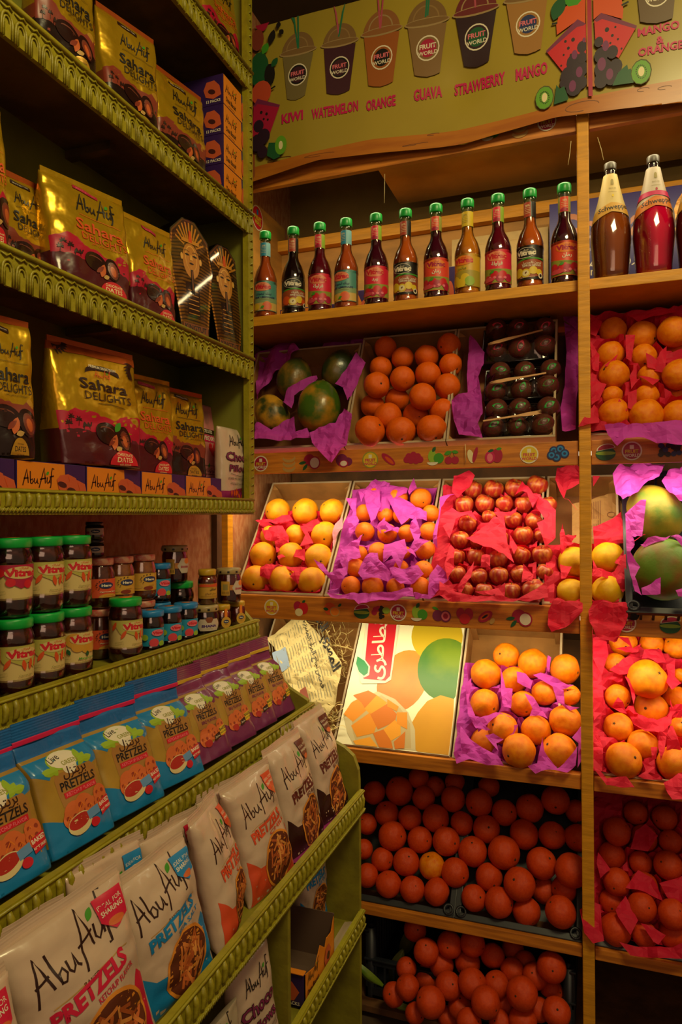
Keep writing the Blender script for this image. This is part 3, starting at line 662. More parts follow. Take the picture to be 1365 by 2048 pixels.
def date_print(style, W, Hh):
    H = 100*Hh/W; P = Print(100, H); k = H/120
    dark = style in ('dark', 'dark2')
    txt = blk if style in ('dark', 'dark2', 'premium') else dorg
    fld = [50, 53, 58, 57, 50, 48, 49, 44, 42, 50, 48, 42] if style != 'premium' else [52, 51, 56, 54, 55, 50, 50, 47, 52, 54, 54, 52]
    P.poly(ragged(1, 99, 26*k, [h*k for h in fld], 3, rough=.8), r_ter if dark else r_cri)
    if style != 'red2':
        P.poly(ell(88, 47*k, 6, 6*k), gold_ink); P.poly(ragged(82, 99, 36*k, [50*k, 44*k, 42*k], 5, 6), r_ter if dark else r_cri)
    P.poly(ragged(1, 99, 1, [h*k for h in (33, 35, 36, 34, 33, 28, 27, 29, 30, 24)], 7, rough=.8), dkfilm if dark else redfilm)
    for px, py in ((12, 46*k), (20, 44*k), (9, 40*k)):     # little palms and a camel
        P.stroke([(px, py-6*k), (px+.5, py)], .7, dbr)
        for a in (20, 70, 120, 165, -10, 200): P.poly(leafp(px+.5, py, 4, .7, a), dbr)
    P.poly([(24, 38*k), (25, 41*k), (27, 43*k), (29, 40*k), (31, 43*k), (33, 40*k), (34, 43*k), (35.5, 43*k), (34, 39*k), (32, 38*k), (31.5, 34*k), (31, 38*k), (26, 38*k), (25, 34*k)], dbr)
    if style == 'premium':
        P.poly(rect(1, 111*k, 99, 119*k), foiltop)
        for i in range(9):
            P.poly(leafp(4+i*1.2, 118*k-i*.6, 13*k, 1.2, -60+i*16), dbr); P.poly(leafp(96-i*1.0, 112*k-i*.4, 15*k, 1.3, 180+i*14), dbr)
        P.poly(ell(54, 96*k, 20, 7*k, 14, 0, 15, 165)+ell(54, 91*k, 21, 7*k, 14, 0, 15, 165)[::-1], dbr)
        P.text('PREMIUM SELECTION', 54, 99.5*k, 3.4, wht, bold=.02); P.abu(44, 90*k, 20, dorg, grn)
        P.textfit('Sahara', 26, 82, 77*k, 10.5*k, dbr, .016); P.textfit('DELIGHTS', 30, 86, 66.5*k, 8*k, dbr)
        P.stroke([(44, 63*k), (60, 64*k), (78, 61.5*k)], .5, dbr)
        dates_art(P, 60, 28*k, 1.05*k, False); P.poly(leafp(62, 36*k, 11, 3.4, 55), grn)
    else:
        tg = style in ('red', 'red2')
        P.poly([(34, 113*k), (64, 110*k), (64, 114*k), (34, 117*k)], crim if tg else dbr); P.text('PRIVATE SELECTION', 49, 112.6*k, 2.6, pnk if tg else wht, rot=-4)
        P.abu(34, 90*k, 50, blk, grn); P.stroke([(36, 84*k), (88, 84*k)], .5, txt)
        P.textfit('Sahara', 30, 90, 67*k, 11.5*k, txt, .014); P.textfit('DELIGHTS', 36, 93, 57*k, 8*k, txt)
        P.text(arab('شوكولاتة تمر محشي باللوز'), 66, 54*k, 3.6, txt if not dark else dbr)
        dates_art(P, 58, 30*k, .98*k, dark)
    if dark: P.poly(ell(66, 2*k, 17, 15*k, 16, 0, 0, 180), gold_ink); P.text('chocolate', 66, 11*k, 3.5, blk); P.textfit('DATES', 55, 77, 5*k, 4.5*k, blk, .01); P.text('with almonds', 66, 2*k, 2.6, blk)
    else: P.poly(ell(72, 2*k, 19, 15*k, 16, 0, 0, 180), red); P.text('CHOCOLATE', 72, 11*k, 3.8, cream, bold=.02); P.textfit('DATES', 61, 83, 5.2*k, 4.6*k, cream, .012); P.text('with Almonds', 72, 2*k, 2.8, cream)
    return P
def side_dates(dark, prem=False):
    return lambda v: (dkfilm if dark else redfilm) if v < .28 else (r_ter if dark else foil_side) if v < .40 and dark else (foiltop if (prem and v > .93) else foil)
def make_pouch(style, W, Hh, D, seed):
    mb = MB(); P = date_print(style, W, Hh); dark = style in ('dark', 'dark2')
    pouch(mb, W, Hh, D, 'gusset', seed, side_dates(dark, style == 'premium'), P, wr=.0065)
    mb.box(-W/2*.97, W/2*.97, -.0016, .0016, Hh*.995, Hh+.010, foiltop if style == 'premium' or dark else foil)
    return mb
def standing(name, label, cat, mbs, loc, rz, lean=0, roll=0, group=None):
    """mbs: list of (part name, MB) ; first is the body. local -y is the front"""
    rot = (lean, roll, rz)
    if len(mbs) == 1:
        o = mbs[0][1].build(name, None, loc, rot); o['label'] = label; o['category'] = cat
    else:
        o = thing(name, label, cat, loc, rot)
        for n, m in mbs: m.build(n, o)
    if group: o['group'] = group
    return o
EAST = R(90)
def L_pouch(style, label, pxl, pxr, X, zb, Hh, D=.065, seed=1, rz=0, dz=0, W=None, yoff=0, name='date_pouch', lean=0):
    y0 = hit(pxl, 900, 0, X).y; y1 = hit(pxr, 900, 0, X).y; w_ = W or (y1-y0)*.84
    mb = make_pouch(style, w_, Hh, D, seed)
    return standing(name, label, 'snack bag', [('bag', mb)], (X-D/2-.008, (y0+y1)/2+yoff+.012+(.022 if rz > R(5) else .012 if rz else 0), zb+.001), EAST-R(9)-rz*.8, R(-lean), group='chocolate date pouches on the wall rack')
# top shelf (seen only from below) and shelf A
L_pouch('red', 'gold and red date pouch on the top shelf, beside the drinks banner', 418, 492, -.925, 2.748, .21, seed=11)
L_pouch('dark', 'dark date pouch at the left end of the second shelf from the top', 70, 200, -.925, 2.350, .235, seed=2, rz=R(4))
L_pouch('dark', 'tall dark and gold date pouch in the middle of the second shelf from the top', 208, 318, -.93, 2.350, .235, seed=3, rz=R(8))
L_pouch('dark', 'dark and gold date pouch leaning next to the tower of biscuit boxes', 322, 420, -.93, 2.350, .222, seed=4, rz=R(2))
for px, lab in ((196, 'dark date pouch mostly hidden between the two left pouches of the second shelf'), (306, 'dark date pouch hidden behind the middle pouches of the second shelf')):
    y = hit(px, 200, 0, -1.03).y; mb = make_pouch('dark', .16, .215, .05, int(px)); standing('date_pouch', lab, 'snack bag', [('bag', mb)], (-1.055, y, 2.351), EAST, group='chocolate date pouches on the wall rack')
# shelf B
L_pouch('red', 'red and gold date pouch cut off by the left edge of the picture', -95, 22, -.915, 1.945, .235, seed=5, rz=R(-4))
o = L_pouch('dark', 'dark date pouch standing back behind the cut off red one', 0, 74, -1.0, 1.945, .195, seed=6, D=.045, W=.13, yoff=.02)
L_pouch('red', 'large shiny gold and red date pouch on the middle shelf', 100, 262, -.925, 1.945, .222, seed=7, rz=R(7), D=.09)
L_pouch('red', 'gold and red date pouch next to the pharaoh boxes', 262, 357, -.93, 1.945, .222, seed=8, rz=R(2))
# shelf C (stand on the biscuit boxes)
L_pouch('dark', 'dark date pouch on biscuit boxes at the left edge of the lowest cabinet shelf', -60, 74, -.91, 1.600, .232, seed=9, rz=R(3))
L_pouch('premium', 'large date pouch with an orange palm leaf header on the biscuit boxes', 118, 291, -.91, 1.600, .238, seed=10, D=.09, rz=R(3))
L_pouch('red', 'gold and red date pouch just right of the large palm leaf pouch', 250, 352, -.975, 1.600, .222, seed=12, D=.045, yoff=.005)
L_pouch('dark', 'dark date pouch between the red pouch and the pink pouch', 328, 418, -.975, 1.600, .215, seed=13, D=.045)
# pink date pouch
def pink_pouch():
    W, Hh = .15, .21; H = 140; P = Print(100, H); mb = MB()
    P.poly(rect(2, 84, 98, 94), dbr); P.text('CHOCOLATE DATES', 50, 87, 8, wht, bold=.03, sx=.9); P.poly(rect(2, 70, 98, 83), mag); P.textfit('STRAWBERRY', 6, 94, 73, 8, wht, .02)
    for x, y in ((70, 60), (78, 52), (88, 62)): P.poly(ell(x, y, 7, 8), red)
    P.poly(leafp(60, 22, 10, 3, 60), grn); P.text(arab('الشوكولاتة'), 68, 14, 10, blk); P.stroke(rect(45, 10, 95, 26)+[(45, 10)], .8, blk)
    for i in range(5): P.stroke([(60+i*3, 104), (62+i*3, 128)], .6, grey)
    pouch(mb, W, Hh, .05, 'gusset', 21, lambda v: pkfilm, P, wr=.004); return mb
y = hit(425, 860, 0, -.985).y
standing('date_pouch', 'pink strawberry date pouch at the right end of the lowest cabinet shelf', 'snack bag', [('bag', pink_pouch())], (-1.03, y+.0, 1.601), EAST)
def choco_bag(W=.14, Hh=.22, seed=30, word='Choco'):
    H = 100*Hh/W; P = Print(100, H); mb = MB(); k = H/157
    P.poly(ragged(1, 99, 1, [30*k, 34*k, 38*k, 40*k, 42*k], 2, rough=.6), mat('berry_purple_print', '#8c1c5c', .4))
    rr = random.Random(4)
    for i in range(34): P.poly(leafp(rr.uniform(28, 92), rr.uniform(3, 36)*k, 13, 3.4, rr.uniform(0, 360)), dorg if i % 3 else almd, 10+i % 3)
    P.lay = 14; P.abu(22, 122*k, 60, blk, grn)
    P.textfit('Choco', 8, 84, 92*k, 16*k, dbr, .05); P.textfit('Choco', 9, 83, 92.7*k, 15*k, plum, .02)
    P.textfit('Pillows', 16, 80, 72*k, 12*k, dbr, .045); P.textfit('Pillows', 17, 79, 72.6*k, 11*k, plum, .015)
    P.stroke([(20, 67*k), (50, 63*k), (80, 66*k)], .7, blk); P.text('STUFFED WITH CHOCOLATE CREAM', 50, 56*k, 5, blk, bold=.01, sx=.85); P.text(arab('محشية بكريمة الشوكولاتة'), 52, 47*k, 6, blk)
    pouch(mb, W, Hh, .055, 'pillow', seed, lambda v: mat('berry_purple_print', '#8c1c5c', .4) if v < .2 else whfilm, P, wr=.005); return mb
y = hit(463, 930, 0, -.94).y
standing('snack_bag', 'white and purple chocolate pillow bag standing in the right corner of the lowest cabinet shelf', 'snack bag', [('bag', choco_bag())], (-.950, y+.01, 1.521), EAST)
# --- biscuit boxes
borange = mat('box_orange', '#d07818', .42); bpurple = mat('box_purple', '#2f1850', .42); bisc = mat('biscuit_print', '#b8502c', .5); biscd = mat('biscuit_filling_print', '#3c1410', .5)
def biscuit_box(L, Hh, D, wide=True):
    mb = MB(); mb.box(-L/2, L/2, -D/2, D/2, 0, Hh, bpurple, bev=.0012)
    H = 100*Hh/L; P = Print(100, H); k = H/46
    edge = 72 if wide else 74
    P.poly([(1, .8), (edge, .8), (edge-2, H*.2), (edge+4, H*.45), (edge-4, H*.7), (edge-5, H-.8), (1, H-.8)], borange)
    P.abu(8, 22*k, 44, dbr, grn, wd=3.4); P.textfit('Date Biscuit', 10, 48, 8*k, 7*k, dbr, .02); P.text('with date filling', 30, 2.5*k, 4, dbr)
    if wide:
        for dx, dy in ((0, 0), (14, -6)):
            P.poly([(x_+dx, y_*k+dy) for x_, y_ in ((55, 28), (60, 33), (72, 35), (84, 31), (88, 24), (84, 16), (70, 13), (58, 18))], bisc)
            P.poly(ell(63+dx, 23*k+dy, 7, 3.2*k, 14, -12), biscd); P.stroke([(72+dx, 33*k+dy), (76+dx, 24*k+dy), (74+dx, 15*k+dy)], .7, dorg)
    else:
        P.poly([(x_, y_*k) for x_, y_ in ((68, 14), (72, 33), (84, 34), (90, 22), (84, 8), (74, 6))], bisc); P.poly(ell(80, 20*k, 4, 5*k), biscd)
    P.emit(mb, lambda u, v, o: Vector((-L/2+u*L, -D/2-o, v*Hh)), nx=1, ny=1)
    P2 = Print(100, 100*Hh/D); Hs = P2.H     # end face looking to -x
    P2.poly([(55, Hs*.55), (62, Hs*.8), (80, Hs*.82), (92, Hs*.62), (96, Hs*.3), (78, Hs*.2), (60, Hs*.3)], bisc); P2.poly(ell(74, Hs*.45, 9, 5, 12, -20), biscd); P2.text('12 PACKS', 78, 5, 8, wht, bold=.02)
    P2.emit(mb, lambda u, v, o: Vector((-L/2-o, D/2-u*D, v*Hh)), nx=1, ny=1)
    P3 = Print(100, 100*D/L); P3.poly(rect(1, 1, 74, P3.H-1), borange); P3.emit(mb, lambda u, v, o: Vector((-L/2+u*L, -D/2+v*D, Hh+o)), nx=1, ny=1)
    return mb
bxm = biscuit_box(.170, .077, .12).build('biscuit_box'); XB0 = -.918
places = [(.833, 'leftmost'), (1.006, 'second from the left'), (1.179, 'middle'), (1.352, 'second from the right'), (1.525, 'rightmost')]
for i, (yy, w_) in enumerate(places):
    o = bxm if i == 0 else bxm.copy()
    if i: COL.objects.link(o)
    o.location = (XB0-.06, yy, 1.5205); o.rotation_euler = (0, 0, EAST)
    o['label'] = f'orange and purple biscuit box, {w_} in the row under the pouches'; o['category'] = 'box'; o['group'] = 'biscuit boxes in a row'
yb0 = hit(447, 300, 0, -.915).y; yb1 = hit(497, 300, 0, -.915).y
tb = biscuit_box(yb1-yb0, .0785, .13, False).build('biscuit_box')
for i, w_ in enumerate(('bottom', 'second from the bottom', 'second from the top', 'top')):
    o = tb if i == 0 else tb.copy()
    if i: COL.objects.link(o)
    o.location = (-.915-.065, (yb0+yb1)/2, 2.351+i*.0792); o.rotation_euler = (0, 0, EAST)
    o['label'] = f'orange and purple biscuit box, {w_} of the tower on the upper shelf'; o['category'] = 'box'; o['group'] = 'biscuit boxes stacked in a tower'
# --- pharaoh shaped boxes
golds = mat('striped_gold', '#c4842c', .35, metal=.15, bump=.3, scale=30); bronze = mat('box_bronze', '#7c4420', .4, metal=.3); face = mat('mask_gold', '#b87830', .35, metal=.15, bump=.2, scale=20); lite = mat('mask_light', '#d8a04c', .35, metal=.15)
shrink = clear_glass('shrink_film', rough=.05)
def tut_box():
    out = [(-.30, 0), (.30, 0), (.36, .25), (.50, .62), (.42, .86), (.14, 1.0), (-.14, 1.0), (-.42, .86), (-.50, .62), (-.36, .25)]
    W, Hh, D = .150, .295, .07
    mb = MB(); mb.prism([(a*W, c*Hh) for a, c in out], 0, D, blk, lambda a, c, t: Vector((a, t-D/2, c)))
    H = 100*Hh/W; P = Print(100, H); q = lambda pts: [(50+a*100, c*H) for a, c in pts]
    P.poly(q([(a*.96, .01+c*.98) for a, c in out]), bronze)
    P.poly(q([(a*.90, .02+c*.96) for a, c in out]), dbr)
    for i in range(26):       # stripes of the headcloth and the body
        t = i/25; zc = (.10+.74*t); wdt = .28+.2*min(zc/.6, 1)-max(0, zc-.66)*.35
        P.stroke([(50-100*wdt, zc*H-2-4*t), (50-22, zc*H+1), (50, zc*H+1.5), (50+22, zc*H+1), (50+100*wdt, zc*H-2-4*t)], 3.4, golds, 3)
    for i in range(11):
        a = R(20+14*i); P.stroke([(50+14*math.cos(a), .74*H+16*math.sin(a)), (50+34*math.cos(a), .74*H+46*math.sin(a))], 3.2, golds, 4)
    P.lay = 5
    P.poly(q([(-.16, .42), (.16, .42), (.20, .60), (.13, .40), (.08, .18), (-.08, .18), (-.13, .40), (-.2, .6)]), bronze) if False else P.poly(q([(-.14, .16), (.14, .16), (.16, .45), (-.16, .45)]), dbr)
    for i in range(6): P.stroke([(38, H*(.18+.04*i)), (62, H*(.18+.04*i))], 1.2, golds)
    P.poly(ell(50, .64*H, 19, 30, 22), face); P.poly(ell(50, .66*H, 13, 22, 20), lite); P.poly(ell(50, .655*H, 11.5, 21, 20), face)
    for s_ in (-1, 1):
        P.poly(leafp(50+s_*3, .685*H, s_*11, 1.8, 0), blk); P.stroke([(50+s_*3, .712*H), (50+s_*9, .722*H), (50+s_*15, .712*H)], 1.0, blk)
        P.poly(ell(50+s_*21, .655*H, 3, 6, 10), lite)
    P.poly([(48.5, .69*H), (51.5, .69*H), (53.5, .645*H), (46.5, .645*H)], lite); P.poly(leafp(44.5, .615*H, 11, 1.6, 0), dbr)
    P.poly([(47.5, .56*H), (52.5, .56*H), (54, .36*H), (46, .36*H)], blk); P.stroke([(50, .55*H), (50, .38*H)], 2.5, bronze)
    P.poly(rect(30, .79*H, 70, .82*H), golds); P.poly([(46, .80*H), (54, .80*H), (52, .90*H), (48, .90*H)], dorg)
    P.poly(rect(22, .02*H, 78, .09*H), bronze); P.textfit('KINGTUT', 26, 74, .033*H, .045*H, blk, .03)
    P.emit(mb, lambda u, v, o: Vector(((u-.5)*W, -D/2-o, v*Hh)), nx=1, ny=1, d=.0002)
    return mb, [(a*W*1.012, c*Hh) for a, c in out], W, Hh, D
mb, out, W, Hh, D = tut_box()
t1 = thing('souvenir_box', 'pharaoh mask shaped sweet box on the middle shelf, the left one', 'box', (0, 0, 0)); mb.build('box_body', t1)
b = MB(); b.prism(out, -.0008, D+.0008, shrink, lambda a, c, t: Vector((a, t-D/2, c))); b.build('shrink_wrap', t1)
t1['group'] = 'pharaoh shaped boxes'
ya = (hit(362, 600, 0, -.925).y+hit(434, 600, 0, -.925).y)/2; yb = (hit(436, 600, 0, -.925).y+hit(500, 600, 0, -.925).y)/2
t1.location = (-.925-.04, ya, 1.9465); t1.rotation_euler = (R(-5), 0, EAST-R(14))
copy_tree(t1, (-.925-.045, yb, 1.9465), (R(-5), 0, EAST-R(12)), 'pharaoh mask shaped sweet box on the middle shelf, the right one by the corner post')
# ---------------------------------------------------------------- jars on the top tray
glass = clear_glass('jar_glass'); 
def lidm(n, c): return mat('lid_'+n, c, .35, var=.1, scale=60)
lid_g = lidm('green', '#0f9a3a'); lid_b = lidm('blue', '#1f78b8'); lid_k = lidm('black', '#231c1a'); lid_c = lidm('cream', '#a08a5a'); lid_y = lidm('yellow', '#b8901e')
lid_r = mat('lid_red_check', '#a83a34', .4, hex2='#b8846a', scale=90)
jam = lambda n, c, c2=None: mat('jam_'+n, c, .16, hex2=c2, scale=60, coat=.8, bump=.12, dist=.004)
j_car = jam('carrot', '#5c2416', '#42180f'); j_str = jam('strawberry', '#40100e', '#260a0a'); j_fig = jam('fig', '#2c130c', '#1a0a08'); j_pnut = jam('nut', '#9c5c28', '#88502a'); j_hon = jam('honey', '#7a3010', '#541c0c')
j_red = jam('red', '#5c0c14', '#3c080e'); j_apr = jam('apricot', '#6c301a', '#50200f')
lab_c = mat('label_cream', '#c4ad6e', .55); lab_b = mat('label_blue', '#1a86ac', .5); lab_o = mat('label_orange', '#c84c28', .5); lab_y = mat('label_yellow', '#c09030', .5); lab_w = mat('label_white', '#b8a894', .5)
def cylfn(r, z0, z1, a0, a1):      # u,v -> point on a cylinder whose front looks to -y
    def fn(u, v, o=0):
        a = R(a0+(a1-a0)*u); rr = (r(z0+(z1-z0)*v) if callable(r) else r)+.0003+o
        return Vector((rr*math.sin(a), -rr*math.cos(a), z0+v*(z1-z0)))
    return fn
def band(mb, r, z0, z1, a0, a1, m, n=26, nv=2):
    f = cylfn(r, z0, z1, a0, a1); mb.grid(n, nv, lambda u, v: f(u, v), m)
def jar_parts(kind):
    """returns list of (part name, MB), height, radius"""
    body, lid, lab = MB(), MB(), MB()
    if kind in ('carrot', 'mango', 'strawberry', 'plain'):
        r, h = .0355, .135
        jm = {'carrot': j_car, 'mango': j_apr, 'strawberry': j_str, 'plain': j_fig}[kind]
        prof = [(.0, 0), (.026, 0), (.031, .004), (.0345, .014), (.0345, .032), (.0325, .036), (.0325, .086), (.0345, .090), (.0350, .100), (.032, .111), (.029, .118), (.030, .1195)]
        body.lathe([(max(a-.0008, 0), b) for a, b in prof], jm); body.lathe([(a+.0004 if a else 0, b) for a, b in prof], glass)
        lid.lathe([(.0, .117), (.032, .117), (.0335, .119), (.0335, .131), (.032, .1335), (.0, .1345)], lid_g, 36)
        lid.lathe([(0, .1347), (.014, .1347), (.014, .1349), (0, .1350)], org)
        z0, z1 = .031, .090; band(lab, .0335, z0, z1, -150, 95, lab_c)
        Wp = 245; P = Print(Wp, 125)
        col = {'carrot': dorg, 'mango': yp, 'strawberry': crim, 'plain': red}[kind]
        # artwork centre at angle 0 -> x=150
        for i in range(12): P.stroke([(8, 90-i*5), (50, 90-i*5)], .9, greyp)
        if kind == 'strawberry':
            P.poly([(0, 124), (0, 108), (60, 106), (105, 88), (120, 60), (150, 40), (190, 62), (215, 95), (244, 104), (244, 124)], crim)
            for x, y in ((122, 62), (170, 55), (95, 96)): P.poly(ell(x, y, 13, 15), red)
        elif kind == 'mango':
            for x, y, r_ in ((118, 92, 26), (182, 66, 24), (160, 60, 20), (205, 84, 20), (130, 68, 20)): P.poly(ell(x, y, r_, r_*1.1), mat('mango_print', '#c08a28', .5))
            P.poly(leafp(98, 60, 26, 6, -70), dgrn); P.poly(leafp(160, 48, 22, 6, -88), dgrn)
        else:
            P.poly([(60, 124), (66, 104), (84, 95), (96, 70), (104, 60), (118, 72), (150, 52), (166, 64), (186, 40), (204, 66), (212, 104), (244, 110), (244, 124)], mat('carrot_leaf_print', '#a8a048', .5))
            for x, y, a in ((118, 82, -115), (150, 76, -82), (176, 78, -98), (200, 82, -104), (84, 118, -110)): P.poly(leafp(x, y, 42, 6.5, a), dorg)
        P.poly(ell(152, 96, 46, 22, 24), lab_c); P.textfit('Vitrac', 106, 202, 84, 23, red, .06); P.text(arab('فيتراك'), 158, 109, 10, dorg, bold=.02)
        P.poly(leafp(126, 108, 9, 3, 50), red)
        P.stroke([(80, 28), (108, 34), (110, 22), (82, 16), (80, 28)], .8, greyp); P.text('No artificial', 94, 26, 5, greyp, rot=11); P.text('colours', 95, 19.5, 5, greyp, rot=11)
        if kind in ('mango', 'carrot'): P.text('Mango Jam' if kind == 'mango' else 'Carrot Jam', 158, 17, 12 if kind == 'mango' else 9, grn if kind == 'mango' else greyp, bold=.02); P.text(arab('مربى مانجو' if kind == 'mango' else 'مربى جزر'), 158, 6, 8, greyp)
        P.emit(lab, cylfn(.0335, z0, z1, -150, 95), nx=40, ny=1)
        if kind == 'plain': lab = MB(); band(lab, .0345, .022, .045, -60, 60, lab_c)
        return [('jar_glass', body), ('lid', lid), ('label', lab)], h, r
    if kind in ('hero', 'hero_nut'):
        r, h = .0325, .108
        jm = j_apr if kind == 'hero' else j_pnut
        prof = [(.0, 0), (.023, 0), (.029, .005), (.0315, .018), (.0320, .06), (.0315, .074), (.027, .088), (.0265, .094)]
        body.lathe([(max(a-.0008, 0), b) for a, b in prof], jm); body.lathe([(a+.0004 if a else 0, b) for a, b in prof], glass)
        lid.lathe([(.0, .092), (.0290, .092), (.0300, .094), (.0300, .1045), (.0285, .1068), (.0, .1075)], lid_r, 32)
        z0, z1 = .024, .064; bg = lab_o if kind == 'hero' else lab_y
        P = Print(200, 125)
        if kind == 'hero':
            band(lab, .0325, z0, z1, -80, 80, bg); P.poly(ell(50, 70, 34, 36), dorg); P.poly(ell(38, 50, 24, 26), almond)
            P.poly(ell(145, 2, 50, 24, 20, 0, 0, 180), lab_y); P.text('CONFITURE', 145, 8, 9, red); P.textfit('Apricot Jam', 100, 180, 36, 8, wht, .02)
        else:
            band(lab, .0325, z0, z1, -50, 70, bg); P.poly(ell(70, 26, 26, 12), tan); P.poly(ell(70, 26, 22, 9), lab_y); P.poly(ell(125, 18, 26, 14), almd); P.text('creamy', 140, 34, 11, almd)
        P.poly(ell(132, 82, 34, 21), nav); P.textfit('Hero', 108, 156, 74, 15, wht, .06)
        for i in range(7): a = R(90+i*22); P.poly(leafp(132+42*math.cos(a), 84+30*math.sin(a), 8, 3, math.degrees(a)), blk)
        P.emit(lab, cylfn(.0325, z0, z1, -80, 80), nx=24, ny=1)
        return [('jar_glass', body), ('lid', lid), ('label', lab)], h, r
    if kind == 'blue':
        r, h = .030, .095
        prof = [(.0, 0), (.022, 0), (.0275, .004), (.0290, .014), (.0275, .017), (.0275, .058), (.0290, .062), (.027, .072), (.024, .080), (.024, .084)]
        body.lathe([(max(a-.0008, 0), b) for a, b in prof], j_fig); body.lathe([(a+.0004 if a else 0, b) for a, b in prof], glass)
        lid.lathe([(.0, .081), (.0275, .081), (.0288, .083), (.0288, .092), (.0275, .0943), (.0, .095)], lid_b, 32); lid.lathe([(0, .0951), (.011, .0951), (.011, .0953), (0, .0954)], brown_lt)
        z0, z1 = .018, .057; band(lab, .0282, z0, z1, -130, 95, lab_b); P = Print(225, 80)
        P.poly(rect(8, 14, 34, 70), lab_c); 
        for i in range(9): P.stroke([(10, 18+i*6), (32, 18+i*6)], .9, greyp)
        P.poly(ell(176, 60, 28, 15), pnk); P.textfit('Vitrac', 152, 204, 54, 12, red, .06); P.text(arab('فيتراك'), 176, 68, 6, red)
        P.poly(ell(120, 40, 14, 14), lgrn); P.poly(ell(158, 16, 20, 20), mat('berry_print', '#c83a44', .5)); P.poly(ell(192, 10, 14, 13), lgrn)
        P.emit(lab, cylfn(.0282, z0, z1, -130, 95), nx=40, ny=1)
        return [('jar_glass', body), ('lid', lid), ('label', lab)], h, r
    if kind in ('shana', 'shana_tall'):
        r, h = .033, (.078 if kind == 'shana' else .094); hb = h-.016
        prof = [(.0, 0), (.029, 0), (.032, .004), (.0325, .01), (.0325, hb-.010), (.029, hb), (.029, hb+.003)]
        body.lathe([(max(a-.0008, 0), b) for a, b in prof], j_fig if kind == 'shana' else j_red); body.lathe([(a+.0004 if a else 0, b) for a, b in prof], glass)
        lid.lathe([(.0, hb), (.0318, hb), (.0335, hb+.002), (.0335, hb+.012), (.0315, hb+.0155), (.0, hb+.016)], lid_c, 32)
        for i in range(9):
            a = i*.7; lid.box(-.003, .003, -.0342, -.0333, hb+.004, hb+.009, blk, T=Matrix.Rotation(a, 4, 'Z'))
        z0, z1 = .012, hb-.012; P = Print(200, 80 if kind == 'shana' else 100); Hh = P.H
        hexa = lambda x, y, rr: ell(x, y, rr, rr, 6)
        if kind == 'shana':
            P.poly([(40, 40), (58, 8), (150, 8), (170, 40), (150, 70), (58, 70)], lab_w); P.poly(hexa(104, 68, 20), mat('hex_brown_print', '#7c4020', .5)); P.textfit('SHANA', 66, 142, 28, 12, pur, .05); P.text('natural honey', 104, 18, 6, greyp)
        else:
            P.poly(rect(60, 18, 106, 88), lab_y); P.poly(rect(70, 44, 96, 74), greyp); 
            for i in range(6): P.stroke([(66+i*7, 24), (66+i*7, 38)], 2, blk)
            P.poly(rect(106, 44, 134, 70), mat('band_orange_print', '#b87434', .5)); P.poly(hexa(158, 56, 40), lab_w); P.poly(ell(172, 78, 18, 14), org); P.textfit('SHANA', 134, 184, 46, 10, crim, .04)
        P.emit(lab, cylfn(.0325, z0, z1, -90, 90), nx=24, ny=1)
        return [('jar_glass', body), ('lid', lid), ('label', lab)], h, r
    if kind == 'honey':
        r, h = .0245, .090
        prof = [(.0, 0), (.020, 0), (.0235, .004), (.0240, .056), (.0235, .062), (.020, .074)]
        body.lathe([(max(a-.0008, 0), b) for a, b in prof], j_hon); body.lathe([(a+.0004 if a else 0, b) for a, b in prof], glass)
        lid.lathe([(.0, .074), (.0215, .074), (.0225, .076), (.0225, .087), (.021, .0895), (.0, .090)], lid_y, 28)
        z0, z1 = .016, .054; band(lab, .0240, z0, z1, -95, 95, mat('label_gold', '#b88a2c', .5)); P = Print(200, 90)
        P.poly(ragged(10, 190, 70, [80, 88, 84, 89, 82], 3, rough=1), dorg); P.text(arab('امتنان'), 120, 50, 18, blk, bold=.03); P.text(arab('عسل الموالح'), 105, 26, 14, brn)
        for i in range(3): P.stroke([(40, 16-i*4), (165, 16-i*4)], .8, brn)
        P.emit(lab, cylfn(.0240, z0, z1, -95, 95), nx=24, ny=1)
        return [('jar_glass', body), ('lid', lid), ('label', lab)], h, r
    if kind in ('tag', 'mini'):
        r, h = (.023, .068) if kind == 'tag' else (.0195, .038)
        k = h/.068; prof = [(.0, 0), (r-.005, 0), (r-.001, .004*k), (r, .012*k), (r, .048*k), (r-.004, .055*k)]
        body.lathe([(max(a-.0006, 0), b) for a, b in prof], j_hon if kind == 'tag' else j_fig); body.lathe([(a+.0003 if a else 0, b) for a, b in prof], glass)
        lid.lathe([(.0, .053*k), (r-.0025, .053*k), (r-.001, .056*k), (r-.001, .064*k), (r-.002, .067*k), (.0, .068*k)], lid_y if kind == 'tag' else lid_k, 26)
        ps_ = [('jar_glass', body), ('lid', lid)]
        if kind == 'tag':
            lab.box(-.004, .004, -r-.0012, -r-.0004, .030, .058, org); lab.prism(ell(0, .022, .014, .015, 18), -r-.0022, -r-.0012, lab_y, lambda a, c, t: Vector((a, t, c)))
            P = Print(100, 100); P.poly(ell(50, 60, 30, 18), nav); P.textfit('Hero', 30, 70, 54, 12, wht, .06); P.text('honey', 50, 28, 12, brn)
            P.emit(lab, lambda u, v, o: Vector((-.013+.026*u, -r-.0023-o, .009+.026*v)), nx=1, ny=1); ps_.append(('neck_tag', lab))
        else:
            band(lab, r+.0003, .010, .024, -60, 60, lab_w); P = Print(100, 60); P.poly(ell(50, 32, 22, 18), nav); P.textfit('Hero', 36, 64, 26, 12, wht, .05); P.poly(ell(12, 20, 9, 12), crim)
            P.emit(lab, cylfn(r+.0003, .010, .024, -60, 60), nx=12, ny=1); ps_.append(('label', lab))
        return ps_, h, r
PROT = {}
